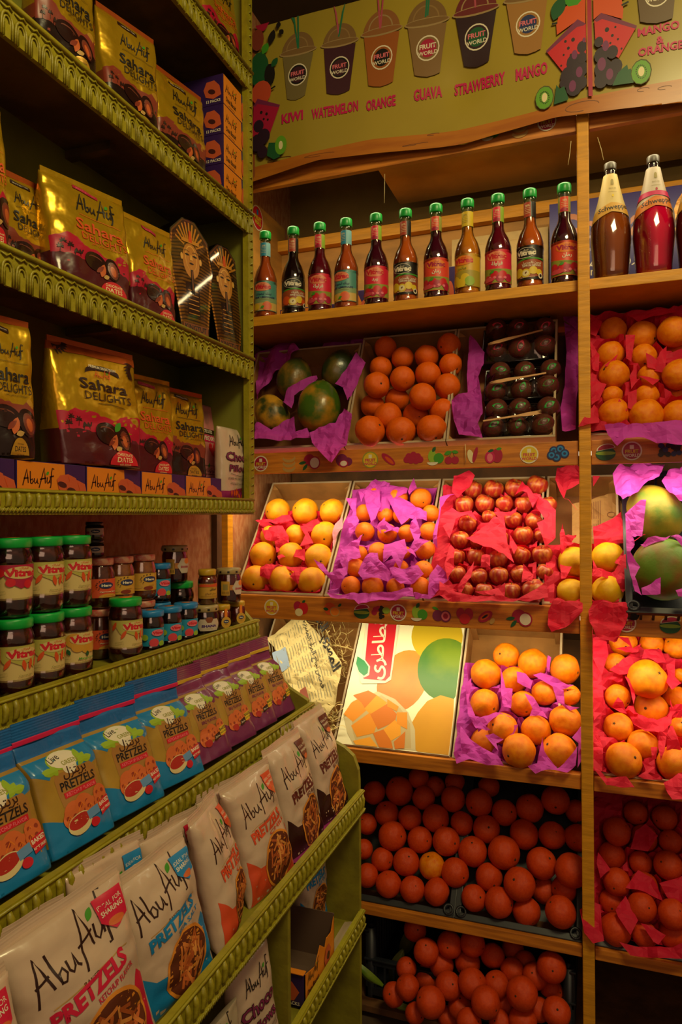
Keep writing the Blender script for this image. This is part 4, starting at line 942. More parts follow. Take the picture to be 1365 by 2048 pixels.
JN = {'carrot': 'jam_jar', 'mango': 'jam_jar', 'strawberry': 'jam_jar', 'plain': 'jam_jar', 'hero': 'jam_jar', 'hero_nut': 'nut_butter_jar', 'blue': 'jam_jar', 'shana': 'honey_jar', 'shana_tall': 'honey_jar', 'honey': 'honey_jar', 'tag': 'honey_jar', 'mini': 'jam_jar'}
def jar(kind, px, X, z, label, turn=0, y=None, group='jars on the upper tray'):
    yy = y if y is not None else hit(px, 1200, 0, X).y
    loc = (X, yy, z); rot = (0, 0, EAST+R(turn))
    if kind not in PROT:
        ps_, h, r = jar_parts(kind); t = thing(JN[kind], label, 'jar', loc, rot, group)
        for n, m in ps_: m.build(n, t)
        PROT[kind] = (t, h, r); return h
    t, h, r = PROT[kind]; copy_tree(t, loc, rot, label, group); return h
ZT = 1.1955; h1 = .1355
XJ = -.935
row = [(-38, 'strawberry', 'carrot'), (26, 'carrot', 'strawberry'), (87, 'carrot', 'carrot'), (147, 'mango', 'carrot')]
nm = ['at the left edge of the picture', 'second from the left', 'third from the left', 'fourth from the left']
for i, (px, a, b_) in enumerate(row):
    px = None; yj = hit(147, 1200, 0, XJ).y-(3-i)*.0745
    jar(a, px, XJ, ZT, f'{a} jam jar with green lid, lower layer, {nm[i]}', turn=-16, y=yj)
    jar(b_, px, XJ-.002, ZT+h1, f'{b_} jam jar with green lid, stacked on top, {nm[i]}', turn=-18, y=yj)
jar('carrot', 251, XJ, ZT, 'carrot jam jar with green lid standing alone in front of the nut butter', turn=-18)
XH = -1.008
for k, lab in ((0, 'apricot jam jar with checked lid, lower one behind the mango jam'), (1, 'apricot jam jar with red checked lid, upper one behind the mango jam')): jar('hero', 199, XH, ZT+k*.1085, lab, turn=-50)
for k, lab in ((0, 'black lidded mini jam jar with small white label on the apricot jam'), (1, 'topmost black lidded mini jar of the little stack by the wall')): jar('mini', 190, XH-.01, ZT+.2175+k*.0385, lab, turn=-45)
for px, w_ in ((240, 'left'), (285, 'right')):
    jar('hero', px, XH, ZT, f'checked lid jam jar hidden under the {w_} nut butter jar', turn=-50); jar('hero_nut', px, XH, ZT+.1085, f'{w_} jar of creamy nut butter with red checked lid', turn=-48)
for px, w_ in ((302, 'left'), (339, 'middle'), (372, 'right')): jar('blue', px, XJ-.005, ZT, f'blue lidded fig jam jar, {w_} of the three in the front row', turn=-70)
jar('blue', 318, XH, ZT, 'blue lidded jam jar in the back row, underneath another', turn=-70); jar('blue', 318, XH, ZT+.0955, 'blue lidded jam jar stacked on top in the back row', turn=-70)
jar('plain', 361, XH-.02, ZT, 'very dark jam jar with a green lid, under the grey lidded honey jar', turn=-45); jar('shana_tall', 350, XH-.02, ZT+h1, 'dark red honey jar with grey lid, topmost of its stack by the wall', turn=-62)
jar('shana', 411, XJ-.005, ZT, 'squat dark honey jar with white hexagon label and cream lid', turn=-45); jar('honey', 415, XJ-.007, ZT+.0785, 'slim citrus honey jar with yellow lid on the squat honey jar', turn=-42)
jar('tag', 444, XJ-.01, ZT, 'small honey jar with orange neck tag, left of the pair', turn=-34); jar('tag', 474, XJ-.01, ZT, 'small honey jar with orange neck tag, right of the pair', turn=-34)
jar('shana_tall', 458, XJ-.012, ZT+.0685, 'red honey jar with cream lid standing on the two tagged jars', turn=-62)

# ---------------------------------------------------------------- syrup bottles on the stand's shelf
bglass = clear_glass('bottle_glass')
def syrup_parts(liq, labm, neckm, art):
    g, l, lab, cap = MB(), MB(), MB(), MB()
    prof = [(.0, 0), (.034, 0), (.038, .004), (.0385, .012), (.0370, .016), (.0370, .108), (.0385, .114), (.0375, .132), (.030, .158), (.0195, .178), (.0165, .192), (.0158, .250), (.0175, .254), (.0175, .260), (.016, .262), (.016, .272)]
    g.lathe(prof, bglass, 32)
    fill = .222; lp = [(max(a-.0022, 0), b+.001) for a, b in prof if b < fill]+[(.0137, fill), (0, fill)]
    l.lathe(lp, liq, 32)
    cap.lathe([(0, .262), (.0182, .262), (.0192, .264), (.0192, .282), (.0175, .2865), (0, .2875)], lid_g, 30)
    fn = cylfn(.0372, .022, .118, -88, 88); lab.grid(26, 3, lambda u, v: fn(u, v), labm)
    P = Print(180, 150); art(P); P.emit(lab, fn, nx=30, ny=2)
    f2 = cylfn(.0166, .205, .248, -120, 120); nb = MB(); nb.grid(18, 2, lambda u, v: f2(u, v), neckm[0]); P = Print(240, 140)
    P.poly(rect(70, 2, 150, 138), neckm[1]); P.text('20%', 118, 96, 26, neckm[2], bold=.02)
    for i in range(4): P.stroke([(84, 84-i*16), (144, 84-i*16)], 3, neckm[2])
    if len(neckm) > 3: P.poly(ell(110, 20, 36, 18), neckm[3])
    P.emit(nb, f2, nx=20, ny=1, d=.00012)
    return [('bottle_glass', g), ('syrup', l), ('cap', cap), ('label', lab), ('neck_label', nb)]
def vit(P, y=112, m=None, ov=None, base=dorg):
    P.poly(ell(90, y+8, 46, 22), ov or base); P.textfit('Vitrac', 46, 136, y-2, 20, m or red, .06); P.text(arab('فيتراك'), 92, y+17, 9, m or red, bold=.02)
pinkl = mat('pink_label', '#d4203c', .45); coral = mat('coral_label', '#d8442c', .45); teal = mat('teal_label', '#4c8a80', .45); yell = mat('yellow_label', '#c89a20', .45); blkl = mat('black_label', '#1a1512', .4)
fade = mat('cream_fade_print', '#c8a458', .5); skyb = mat('sky_print', '#7ab0b8', .5)
def art_fruit(name_ar, bgtop, fr, fcol, fcol2, ar_m=wht, green=olive):
    def f(P):
        P.poly([(2, 2), (178, 2), (178, 66), (120, 62), (60, 66), (2, 76)], green); vit(P, m=crim if bgtop is coral else red, ov=mat('peach_print', '#d87850', .45) if bgtop is not coral else org)
        P.text(arab(name_ar), 92, 80, 22, ar_m, bold=.03); P.stroke([(60, 60), (110, 58)], 1.2, grn)
        rr = random.Random(len(name_ar)+ord(name_ar[0]))
        for i in range(6): P.poly(ell(40+i*20+rr.uniform(-6, 6), 24+rr.uniform(-6, 14), 19, 18), fcol if i % 2 else fcol2)
        for i in range(4): P.poly(ell(60+i*22, 22+rr.uniform(-4, 10), 7, 6), pnk)
        P.poly(leafp(60, 46, 22, 6, 20), grn); P.poly(ell(48, 18, 34, 10, 18), mat('cup_print', '#c0404c', .4))
    return f
def art_lemonade(P):
    P.poly(rect(2, 2, 178, 60), fade); P.poly([(2, 40), (178, 40), (178, 64), (2, 70)], mat('teal_fade_print', '#7c9468', .5)); vit(P, ov=mat('peach_print', '#d87850', .45))
    P.text(arab('بينك ليموناده'), 96, 80, 16, nav, bold=.01); P.textfit('PINK LEMONADE', 50, 156, 62, 8.5, nav, .03); P.text('WITH CONCENTRATE', 104, 53, 6, greyp)
    P.poly(ell(116, 22, 24, 24), org); P.poly(ell(116, 22, 19, 19), mat('flesh_print', '#d85c3c', .5)); P.poly(leafp(84, 12, 22, 6, 30), grn); P.poly(ell(60, 20, 18, 16), yp)
def art_dark(ar, en, col):
    def f(P):
        P.poly([(2, 12), (2, 66), (60, 84), (130, 88), (178, 80), (178, 20), (120, 8)], mat('rust_print', '#94401c', .5)); P.poly([(40, 80), (100, 90), (178, 86), (178, 92), (100, 96), (40, 86)], grn)
        vit(P, y=110, m=wht, ov=blk); P.stroke(ell(90, 118, 46, 22, 24)+[(136, 118)], 1.5, wht)
        P.text(arab(ar), 118, 68, 14, wht, bold=.02); P.textfit(en, 78, 160, 56, 7.5, wht, .03)
        for x, y, r_ in ((58, 34, 22), (92, 28, 20), (124, 38, 18), (150, 30, 14)): P.poly(ell(x, y, r_, r_*.95), col if x % 4 else yp)
        P.poly(ell(92, 28, 14, 13), cream); P.poly(leafp(90, 24, 12, 3, 60), brn)
        P.poly(ell(156, 14, 11, 12), wht); P.poly(ell(156, 15, 6, 7), blk); P.text('PRESERVE COFFEE SYRUP', 100, 8, 5.5, wht)
    return f
def art_mango(P):
    P.poly([(2, 2), (178, 2), (178, 70), (100, 76), (2, 68)], mat('leaf_fade_print', '#a08c28', .5)); vit(P, y=112, ov=org); P.text(arab('مانجو'), 84, 80, 20, olive, bold=.02)
    for x, y, r_ in ((50, 30, 24), (100, 40, 20), (120, 24, 22), (80, 16, 22)): P.poly(ell(x, y, r_, r_), yp if x < 110 else lgrn)
lq = lambda n, c: mat('syrup_'+n, c, .12, coat=.6)
l_pk = lq('pink', '#a84c20'); l_dk = lq('dark', '#1c0a08'); l_rd = lq('red', '#5c0a1c'); l_br = lq('amber', '#b0541a'); l_ye = lq('yellow', '#b8701a'); l_vi = lq('violet', '#40081c')
nk_b = (skyb, mat('neck_blue', '#2c88ac', .5), cream); nk_k = (blkl, mat('neck_rust', '#a83c24', .5), cream); nk_p = (lgrn, pinkl, cream, crim); nk_c = (olive, coral, cream, crim); nk_y = (yp, yp, greyp)
KB = {'lemonade': (l_pk, teal, nk_b, art_lemonade), 'cinnamon': (l_dk, blkl, nk_k, art_dark('تفاح بالقرفة', 'APPLE CINNAMON', dorg)), 'strawberry': (l_rd, pinkl, nk_p, art_fruit('فراولة', pinkl, 0, crim, red)),
      'rose': (l_vi, pinkl, nk_p, art_fruit('ورد', pinkl, 0, red, crim)), 'ginger': (l_br, blkl, nk_k, art_dark('ليمون بالجنزبيل', 'LEMON GINGER', yp)), 'pomegranate': (l_vi, coral, nk_c, art_fruit('رمان', coral, 0, crim, red)), 'mango': (l_ye, yell, nk_y, art_mango)}
seq = [(531, 'lemonade', 'pink lemonade syrup bottle at the left end of the shelf'), (587, 'cinnamon', 'dark apple cinnamon syrup bottle with a black label'), (640, 'strawberry', 'red strawberry syrup bottle, third from the left'),
       (693, 'lemonade', 'pink lemonade syrup bottle, fourth from the left'), (753, 'rose', 'rose syrup bottle with bright pink label'), (812, 'ginger', 'lemon ginger syrup bottle in the middle of the row'),
       (873, 'pomegranate', 'pomegranate syrup bottle left of the yellow one'), (936, 'mango', 'yellow mango syrup bottle'), (997, 'strawberry', 'red strawberry syrup bottle right of the yellow mango one'),
       (1061, 'ginger', 'amber lemon ginger syrup bottle, second from the wooden post'), (1130, 'pomegranate', 'pomegranate syrup bottle right beside the wooden post')]
PB = {}
for i, (px, k, lab) in enumerate(seq):
    p = hit(px, 500, 1, 2.052); tw = R([4, 14, 6, -18, 4, -10, 6, -16, -4, -20, 6][i]); rot = (0, 0, YAW*.2+tw); loc = (p.x, 2.052, 2.1345)
    if k not in PB:
        t = thing('syrup_bottle', lab, 'bottle', loc, rot, 'syrup bottles in a row')
        for n, m in syrup_parts(*KB[k]): m.build(n, t)
        PB[k] = t
    else: copy_tree(PB[k], loc, rot, lab)
def soda(liq, labm, upper):
    g, l, lab, cap = MB(), MB(), MB(), MB()
    prof = [(0, 0), (.038, 0), (.045, .005), (.0465, .03), (.050, .075), (.0535, .115), (.052, .150), (.043, .192), (.034, .222), (.0245, .262), (.0175, .298), (.0150, .306), (.0165, .309), (.0142, .313), (.0142, .316)]
    g.lathe(prof, bglass, 36); lp = [(max(a-.0018, 0), b+.001) for a, b in prof if b < .22]+[(.031, .222), (0, .222)]; l.lathe(lp, liq, 36)
    cap.lathe([(0, .314), (.0155, .314), (.0162, .316), (.0162, .331), (.015, .333), (0, .3335)], mat('grey_cap', '#4a4238', .4), 24)
    def rad(z):
        for (a, b), (c, d) in zip(prof, prof[1:]):
            if b <= z <= d and d > b: return a+(c-a)*(z-b)/(d-b)
        return .02
    f = cylfn(rad, .150, .300, -115, 115); P = Print(230, 180)
    P.poly([(2, 4), (110, 44), (228, 28), (228, 178), (2, 178)], upper); P.poly([(2, 2), (110, 40), (228, 24), (228, 60), (110, 74), (2, 36)], labm)
    P.textfit('Schweppes', 62, 182, 42, 17, blk, .015, rot=6); P.poly(ell(117, 150, 9, 8), greyp); P.poly(rect(108, 138, 126, 146), greyp); P.text('SINCE 1783', 117, 122, 8, greyp)
    P.stroke([(96, 112), (138, 112)], 1, greyp); P.poly(ell(117, 98, 5, 5), crim if upper is lab_w else yp)
    if upper is lab_w: P.poly([(2, 66), (110, 78), (228, 64), (228, 92), (2, 92)], mag)
    P.emit(lab, f, nx=32, ny=16)
    for i in range(26):      # embossed beads of the bottle
        for j in range(9):
            a = R(-70+j*9+(i % 2)*4); z = .045+i*.0035; r_ = rad(z)+.0004
            if j in (2, 5): g.lathe([(0, -.0009), (.0009, 0), (0, .0009)], bglass, 5, T=Matrix.Translation((r_*math.sin(a), -r_*math.cos(a), z)), cap=False)
    return [('bottle_glass', g), ('drink', l), ('cap', cap), ('label', lab)]
def soda_b(px, liq, labm, up, lab):
    p = hit(px, 450, 1, 2.072); t = thing('soda_bottle', lab, 'bottle', (p.x, 2.072, 2.1345), (0, 0, R(8)), 'soft drink bottles right of the post')
    for n, m in soda(liq, labm, up): m.build(n, t)
soda_b(1222, lq('cola', '#8c4414'), lab_y, lab_c, 'amber soft drink bottle with a gold label, right beside the post')
soda_b(1308, lq('crimson', '#c4083c'), mat('label_amber', '#c8701c', .5), lab_w, 'bright red soft drink bottle with a white neck label')
soda_b(1396, lq('amber2', '#8c3010'), lab_y, lab_c, 'amber soft drink bottle cut off by the right edge of the picture')
# things standing behind the bottles
def promo(label, x0, x1, z0, z1, y, tilt, art, base, name='display_carton', cat='box'):
    mb = MB(); W, Hh = x1-x0, z1-z0; mb.box(0, W, 0, .05, 0, Hh, base, bev=.0015); H = 100*Hh/W; P = Print(100, H); art(P, H)
    P.emit(mb, lambda u, v, o: Vector((u*W, -o, v*Hh)), nx=1, ny=1); o = mb.build(name, None, (x0, y, z0), (R(-tilt), 0, 0)); o['label'] = label; o['category'] = cat; return o
pbox = mat('promo_purple', '#2c2060', .45)
def promo_art(P, H):
    P.textfit('Ghana', 4, 44, H*.60, 15, mat('copper_print', '#a05c30', .4), .02); P.textfit('Grou', 16, 44, H*.50, 9, mat('lilac_print', '#8c8098', .5), .01)
    P.text(arab('جروب المصرية'), 24, H*.36, 7, wht); P.text('no 1', 24, H*.28, 6, cream)
    P.poly(ell(66, H*.70, 10, 15), golds); P.poly(ell(66, H*.68, 6, 10), face); P.poly(ell(84, H*.62, 11, 12), mat('cocoa_print', '#7c6a30', .5)); P.poly(ell(86, H*.60, 7, 8), lgrn)
    for i in range(7): P.stroke([(57+i*3, H*.62), (56+i*3.2, H*.80)], .9, dbr)
    P.poly([(78, H*.84), (82, H*.80), (99, H*.80), (99, H*.95), (82, H*.95)], yp); P.poly([(79.5, H*.84), (83, H*.81), (99, H*.81), (99, H*.94), (83, H*.94)], pbox)
    P.textfit('DARK', 83, 97, H*.885, 4, yp, .04); P.textfit('Chocolate', 83, 97, H*.83, 3, yp, .02)
p0 = hit(1100, 500, 1, 2.30); promo('purple cocoa carton with a golden face, standing behind the soft drink bottles', p0.x, .50, 2.136, 2.48, 2.272, 5, promo_art, pbox)
def beige_art(P, H): P.stroke([(4, H*.9), (96, H*.9)], .5, tan)
a_, c_ = hit(905, 500, 1, 2.33), hit(1098, 500, 1, 2.33); promo('tall beige carton behind the mango and ginger syrup bottles', a_.x, c_.x, 2.136, 2.42, 2.305, 4, beige_art, mat('beige_carton', '#a8884c', .6, var=.1))
def pur_art(P, H):
    P.poly([(2, 2), (60, 2), (75, H*.5), (55, H-2), (2, H-2)], borange); P.poly(ell(78, H*.4, 12, H*.3), bisc)
for i, (px0, px1, w_) in enumerate(((560, 668, 'left'), (676, 745, 'middle'), (850, 915, 'right'))):
    a_, c_ = hit(px0, 550, 1, 2.20), hit(px1, 550, 1, 2.20); promo(f'low purple and orange carton behind the syrup bottles, {w_} one', a_.x, c_.x, 2.136, 2.136+(.075, .11, .15)[i], 2.20, 0, pur_art, bpurple)
# ---------------------------------------------------------------- fruit cartons, crates, tissue and fruit
def plane(zf, al, y0=2.0):
    c, s = math.cos(R(al)), math.sin(R(al)); return Vector((0, y0, zf)), Vector((0, c, s)), Vector((0, -s, c))
PLN = {1: plane(1.712, 62), 2: plane(1.254, 52), 3: plane(.802, 51), 4: plane(.375, 50), 5: plane(.19, 40, 2.02)}
def up3(px, py, k, off=0):
    P, t, n = PLN[k]; return hitp(px, py, P+n*off, n)
def uv(p, k): P, t, n = PLN[k]; return p.x, (p-P).dot(t)
def xyz(a, b, k, off=0): P, t, n = PLN[k]; return Vector((a, 0, 0))+P+t*b+n*off
def carton(k, x0, x1, ln, label, depth_=.10, edge=cardw, inner=cardd, outer=card, lid=None, name='fruit_carton', b0=.002):
    P, t, n = PLN[k]; T = Matrix.Translation(xyz(x0, b0, k, -depth_)) @ Matrix(((1, 0, 0, 0), (0, t.y, n.y, 0), (0, t.z, n.z, 0), (0, 0, 0, 1)))
    mb = MB(); W = x1-x0; th = .004
    mb.box(0, W, 0, ln, 0, th, inner, T=T)
    for a in ((0, W, 0, th), (0, W, ln-th, ln), (0, th, th, ln-th), (W-th, W, th, ln-th)):
        mb.box(a[0], a[1], a[2], a[3], th, depth_-.0015, card, T=T); mb.box(a[0]-.0012, a[1]+.0012, a[2]-.0012, a[3]+.0012, depth_-.0015, depth_, edge, T=T)
    mb.box(-.001, W+.001, -.0012, 0, 0, depth_-.002, outer, T=T)
    for cx, cy in ((th, th), (W-.024, th), (th, ln-.024), (W-.024, ln-.024)):     # folded corner gussets
        mb.prism([(0, 0), (.02, 0), (0, .02)] if cx == th else [(.02, 0), (.02, .02), (0, 0)], th, depth_*.9, card, lambda a, c, q, cx=cx, cy=cy: T @ Vector((cx+a, cy+c, q)))
    for s_ in (0, W):
        mb.lathe([(.0, -.0006), (.009, -.0006), (.009, .0006), (0, .0006)], blk, 12, T=T @ Matrix.Translation((s_, ln*.55, depth_*.55)) @ Matrix.Rotation(R(90), 4, 'Y'))
    o = mb.build(name); o['label'] = label; o['category'] = 'carton'; return o
# --- fruit prototypes
def peel(name, c1, c2, dmp=.22, sc=7, rough=.42, green=None):
    m = mat(name, c1, rough, hex2=c2, scale=sc, lo=.35, hi=.75, sss=.06, spec=.3)
    nt = m.node_tree; N = nt.nodes; L = nt.links; tc = N.new('ShaderNodeTexCoord'); v = N.new('ShaderNodeTexVoronoi'); v.inputs['Scale'].default_value = 55
    L.new(tc.outputs['Object'], v.inputs['Vector']); bp = N.new('ShaderNodeBump'); bp.inputs['Strength'].default_value = dmp; bp.inputs['Distance'].default_value = .02; bp.invert = True
    L.new(v.outputs['Distance'], bp.inputs['Height']); L.new(bp.outputs[0], N['Principled BSDF'].inputs['Normal']); return m
peel_o = peel('orange_peel', '#de6208', '#d45206'); peel_m = peel('mandarin_peel', '#e07006', '#d65e04'); peel_g = peel('grapefruit_peel', '#e09a10', '#d6780c', sc=2.0); peel_y = peel('yellow_peel', '#d8a808', '#cc9008', sc=3)
peel_r = peel('blood_orange_peel', '#cc4410', '#bc340c'); peel_n = peel('navel_peel', '#e88606', '#da6404', sc=3.5)
apl = mat('apple_skin', '#9c2016', .42, hex2='#c87e24', scale=2.4, lo=.46, hi=.72, stretch=(1, 1, .4), coat=.12)
calyx = mat('calyx', '#5a4418', .8); calyxd = mat('navel_dark', '#3a1c0a', .8)
def fruit_mesh(seed, squash=.94, lump=.02, dimple=.06, bot=.0, seg=26, rings=18, m=None, pear=0, apple=False):
    mb = MB(); prof = []; rr = Vector((seed*3.7, seed, 0)); vs = []; fs = []
    for j in range(rings+1):
        ph = math.pi*j/rings
        for i in range(seg):
            th = 2*math.pi*i/seg; d = Vector((math.sin(ph)*math.cos(th), math.sin(ph)*math.sin(th), math.cos(ph)))
            k = 1+lump*noise.noise(d*1.6+rr)*2-dimple*math.exp(-(ph/.28)**2)-bot*math.exp(-((math.pi-ph)/.3)**2)
            x = d*k; z = x.z*squash
            if apple: k2 = 1-.12*(1-d.z)/2; x = Vector((x.x*k2, x.y*k2, 0)); z = (z-.25*math.exp(-(ph/.38)**2))
            if pear: k2 = 1+pear*(.5-abs(d.z-.1))*.3; x = Vector((x.x*k2, x.y*k2, 0))
            vs.append(Vector((x.x, x.y, z)))
    for j in range(rings):
        for i in range(seg): a = j*seg+i; b = j*seg+(i+1) % seg; fs.append((a, a+seg, b+seg, b))
    mb.add(vs, fs, m, True); return mb
def scar(kind, top):
    b = MB()
    if kind == 'navel':
        b.lathe([(.20, top-.035), (.17, top-.012), (.14, top-.03), (.09, top-.01), (.05, top-.05), (0, top-.06)], calyxd, 10, cap=False)
    elif kind == 'dot': b.lathe([(.085, top-.02), (.06, top+.006), (0, top+.012)], calyxd, 8, cap=False)
    elif kind == 'stem':
        b.tube([(0, 0, top-.12), (.03, .01, top+.10), (.08, .02, top+.26)], .028, calyx, 6)
    else:
        for i in range(5): a = i*1.2566; b.add([Vector((0, 0, top)), Vector((.07*math.cos(a-.4), .07*math.sin(a-.4), top+.004)), Vector((.15*math.cos(a), .15*math.sin(a), top-.006)), Vector((.07*math.cos(a+.4), .07*math.sin(a+.4), top+.004))], [(0, 1, 2, 3)], calyx)
        b.lathe([(.05, top), (.04, top+.02), (0, top+.02)], calyxd, 8, cap=False)
    return b
FP = {}
def fruit_proto(key, name, m, kinds, **kw):
    L = []
    for i, (sq, lu, sk) in enumerate(kinds):
        L.append((fruit_mesh(i+len(key)*3, squash=sq, lump=lu, m=m, **kw), sk, sq))
    FP[key] = (name, L, {})
fruit_proto('orange', 'orange', peel_o, [(.96, .02, 'calyx'), (.93, .03, 'dot'), (.98, .02, 'navel'), (.94, .035, 'dot')])
fruit_proto('navel', 'orange', peel_n, [(.98, .03, 'dot'), (1.04, .03, 'navel'), (.95, .04, 'calyx')])
fruit_proto('mandarin', 'mandarin', peel_m, [(.90, .02, 'dot'), (.93, .03, 'calyx'), (.92, .02, 'navel')])
fruit_proto('grapefruit', 'grapefruit', peel_g, [(.93, .03, 'dot'), (.96, .02, 'calyx')])
fruit_proto('pomelo', 'yellow_grapefruit', peel_y, [(.97, .03, 'dot')])
fruit_proto('blood', 'orange', peel_r, [(.97, .02, 'dot'), (.94, .03, 'calyx'), (1.0, .02, 'dot')])
fruit_proto('apple', 'apple', apl, [(.94, .03, 'stem'), (1.0, .04, 'stem'), (.9, .03, 'stem')], apple=True, dimple=.02)
CEN = {}
def put_fruit(key, box, k, rows, ox, oy, s, where, noun, group, off=-.008, scal=1.0, cat='fruit', lo=-.052, hi=.022):
    """rows: bottom row first; each (x, y, r) in a zoomed crop -> fruit centres resting in the tilted layer k"""
    name, protos, made = FP[key]; rnd = random.Random(box); P, t, n = PLN[k]; items = []
    for ri, row in enumerate(rows):
        row = sorted(row)
        for ci, (x, y, r) in enumerate(row):
            px, py = ox+x/s, oy+y/s; p = hitp(px, py, P+n*off, n); d = depth(p)
            items.append(dict(d=(p-EYE).normalized(), L=(p-EYE).length, rp=r/s/FPX*scal, ri=ri, ci=ci, nrow=len(row)))
    def C(it): return EYE+it['d']*it['L']
    def RR(it): return it['rp']*it['L']*it['d'].dot(_fw)
    for _ in range(80):        # settle: overlapping neighbours slide apart in depth, within the layer
        mv = False
        for a in range(len(items)):
            for b_ in range(a+1, len(items)):
                A, B = items[a], items[b_]; dd = (C(A)-C(B)).length; need = (RR(A)+RR(B))*.93
                if dd < need:
                    f_, w_ = (A, B) if A['rp'] > B['rp']*1.02 or (abs(A['rp']/B['rp']-1) < .02 and A['ri'] < B['ri']) else (B, A)
                    g = (need-dd)*.3+.0005
                    if (C(w_)-P).dot(n) > lo: w_['L'] += g; mv = True
                    if (C(f_)-P).dot(n) < hi: f_['L'] -= g; mv = True
        if not mv: break
    CEN[box] = (k, [(C(i), RR(i)) for i in items])
    for i, it in enumerate(items):
        c = C(it); r = RR(it); pi = rnd.randrange(len(protos)); mbp, sk, sq = protos[pi]
        row_w = 'front row' if it['ri'] == 0 else f"{ORD[it['ri']]} row up"; nr = it['nrow']; ci = it['ci']
        pos = 'the only one' if nr == 1 else ('leftmost' if ci == 0 else 'rightmost' if ci == nr-1 else f'{ORD[ci]} from left')
        lab = f'{noun}, {pos}, {row_w}, {where}'
        # turn the stem end roughly towards the viewer
        v = (EYE-c).normalized(); ax = Vector((v.x+rnd.uniform(-1.3, 1.3), v.y+rnd.uniform(-.2, .5), v.z+rnd.uniform(-1.0, 1.1))).normalized()
        rot = ax.to_track_quat('Z', 'Y').to_euler() if key != 'apple' else Vector((rnd.uniform(-.5, .5), rnd.uniform(-.5, .1), 1)).to_track_quat('Z', 'Y').to_euler()
        kk = (pi,)
        if kk not in made:
            o = mbp.build(name, None, c, rot, label=lab, category=cat); ch = scar(sk, sq*(.94 if key != 'apple' else .70)).build('stem' if sk == 'stem' else 'stem_scar', o); made[kk] = o; o.scale = (r, r, r); o['group'] = group
        else: copy_tree(made[kk], c, rot, lab, group, (r, r, r))
# --- crumpled tissue
def crumple(p, s): return (abs(noise.noise(p*s))-.25)+.5*(abs(noise.noise(p*s*2.3+Vector((4, 2, 9))))-.25)
def lining(box, x0, x1, b0, b1, m, label, rise=.018, step=.012, seed=1, base=-.075, over=0):
    """one crumpled tissue sheet laid in a carton; it stands up in the gaps between the fruit"""
    k, cs = CEN[box]; P, t, n = PLN[k]; loc = [(uv(c, k)[0], uv(c, k)[1], r, (c-P).dot(n)) for c, r in cs]
    nu, nv = max(int((x1-x0)/step), 2), max(int((b1-b0)/step), 2); mb = MB()
    def f(u, v):
        a = x0+(x1-x0)*u; b = b0+(b1-b0)*v; p = Vector((a*9+seed, b*9, seed*1.7)); a += .006*noise.noise(p*3); b += .006*noise.noise(p*3+Vector((9, 9, 9)))
        q = min(((math.hypot(a-x, b-y)/r, h) for x, y, r, h in loc), default=(9, 0)); d = q[0]
        h = base if d < .80 else base+(rise-base)*min((d-.80)/.34, 1)
        if d >= .95: h += .030*crumple(p, 2.2)
        e = min(u, 1-u, v, 1-v)
        if e < .02: h = max(h, .004)+.010*noise.noise(p*2)
        return xyz(a, b, k, h)
    mb.grid(nu, nv, f, m, smooth=False)
    o = mb.build('tissue_paper', fix=False); o['label'] = label; o['category'] = 'tissue paper'; return o
def sheet(pts, k, m, label, ox=0, oy=0, s=1, off=.035, amp=.012, seed=None, step=.011, tilt=0., name='tissue_paper', cat='tissue paper', prn=None, group=None, curl=0.):
    """a loose crumpled sheet lying over layer k; outline given where the photograph shows it"""
    seed = seed if seed is not None else (hash(label) % 97)
    seed = sum(map(ord, label)) % 89
    P, t, n = PLN[k]; q = [uv(hitp(ox+x/s, oy+y/s, P+n*off, n), k) for x, y in pts]
    x0, x1, y0, y1 = min(a for a, b in q), max(a for a, b in q), min(b for a, b in q), max(b for a, b in q)
    Pt = Print(1, 1); Pt.items = []; sx, sy = x1-x0, y1-y0
    Pt.W, Pt.H = sx, sy; Pt.poly([(a-x0, b-y0) for a, b in q], m, 0)
    cx, cy = sx/2, sy/2
    def f(u, v, o=0):
        a, b = u*sx, v*sy; p = Vector((a*8+seed, b*8, seed*.7))
        h = off+amp*2.2*crumple(p, 1.6)+amp*.6*noise.noise(p*.7)*2+tilt*(v-.5)*sy+curl*((a-cx)**2+(b-cy)**2)+o
        return xyz(x0+a, y0+b, k, h)
    mb = MB(); Pt.emit(mb, f, nx=max(int(sx/step), 2), ny=max(int(sy/step), 2))
    mb.sm = [False]*len(mb.sm)
    if prn: prn(mb, f, sx, sy)
    o = mb.build(name, fix=False); o['label'] = label; o['category'] = cat
    if group: o['group'] = group
    return o
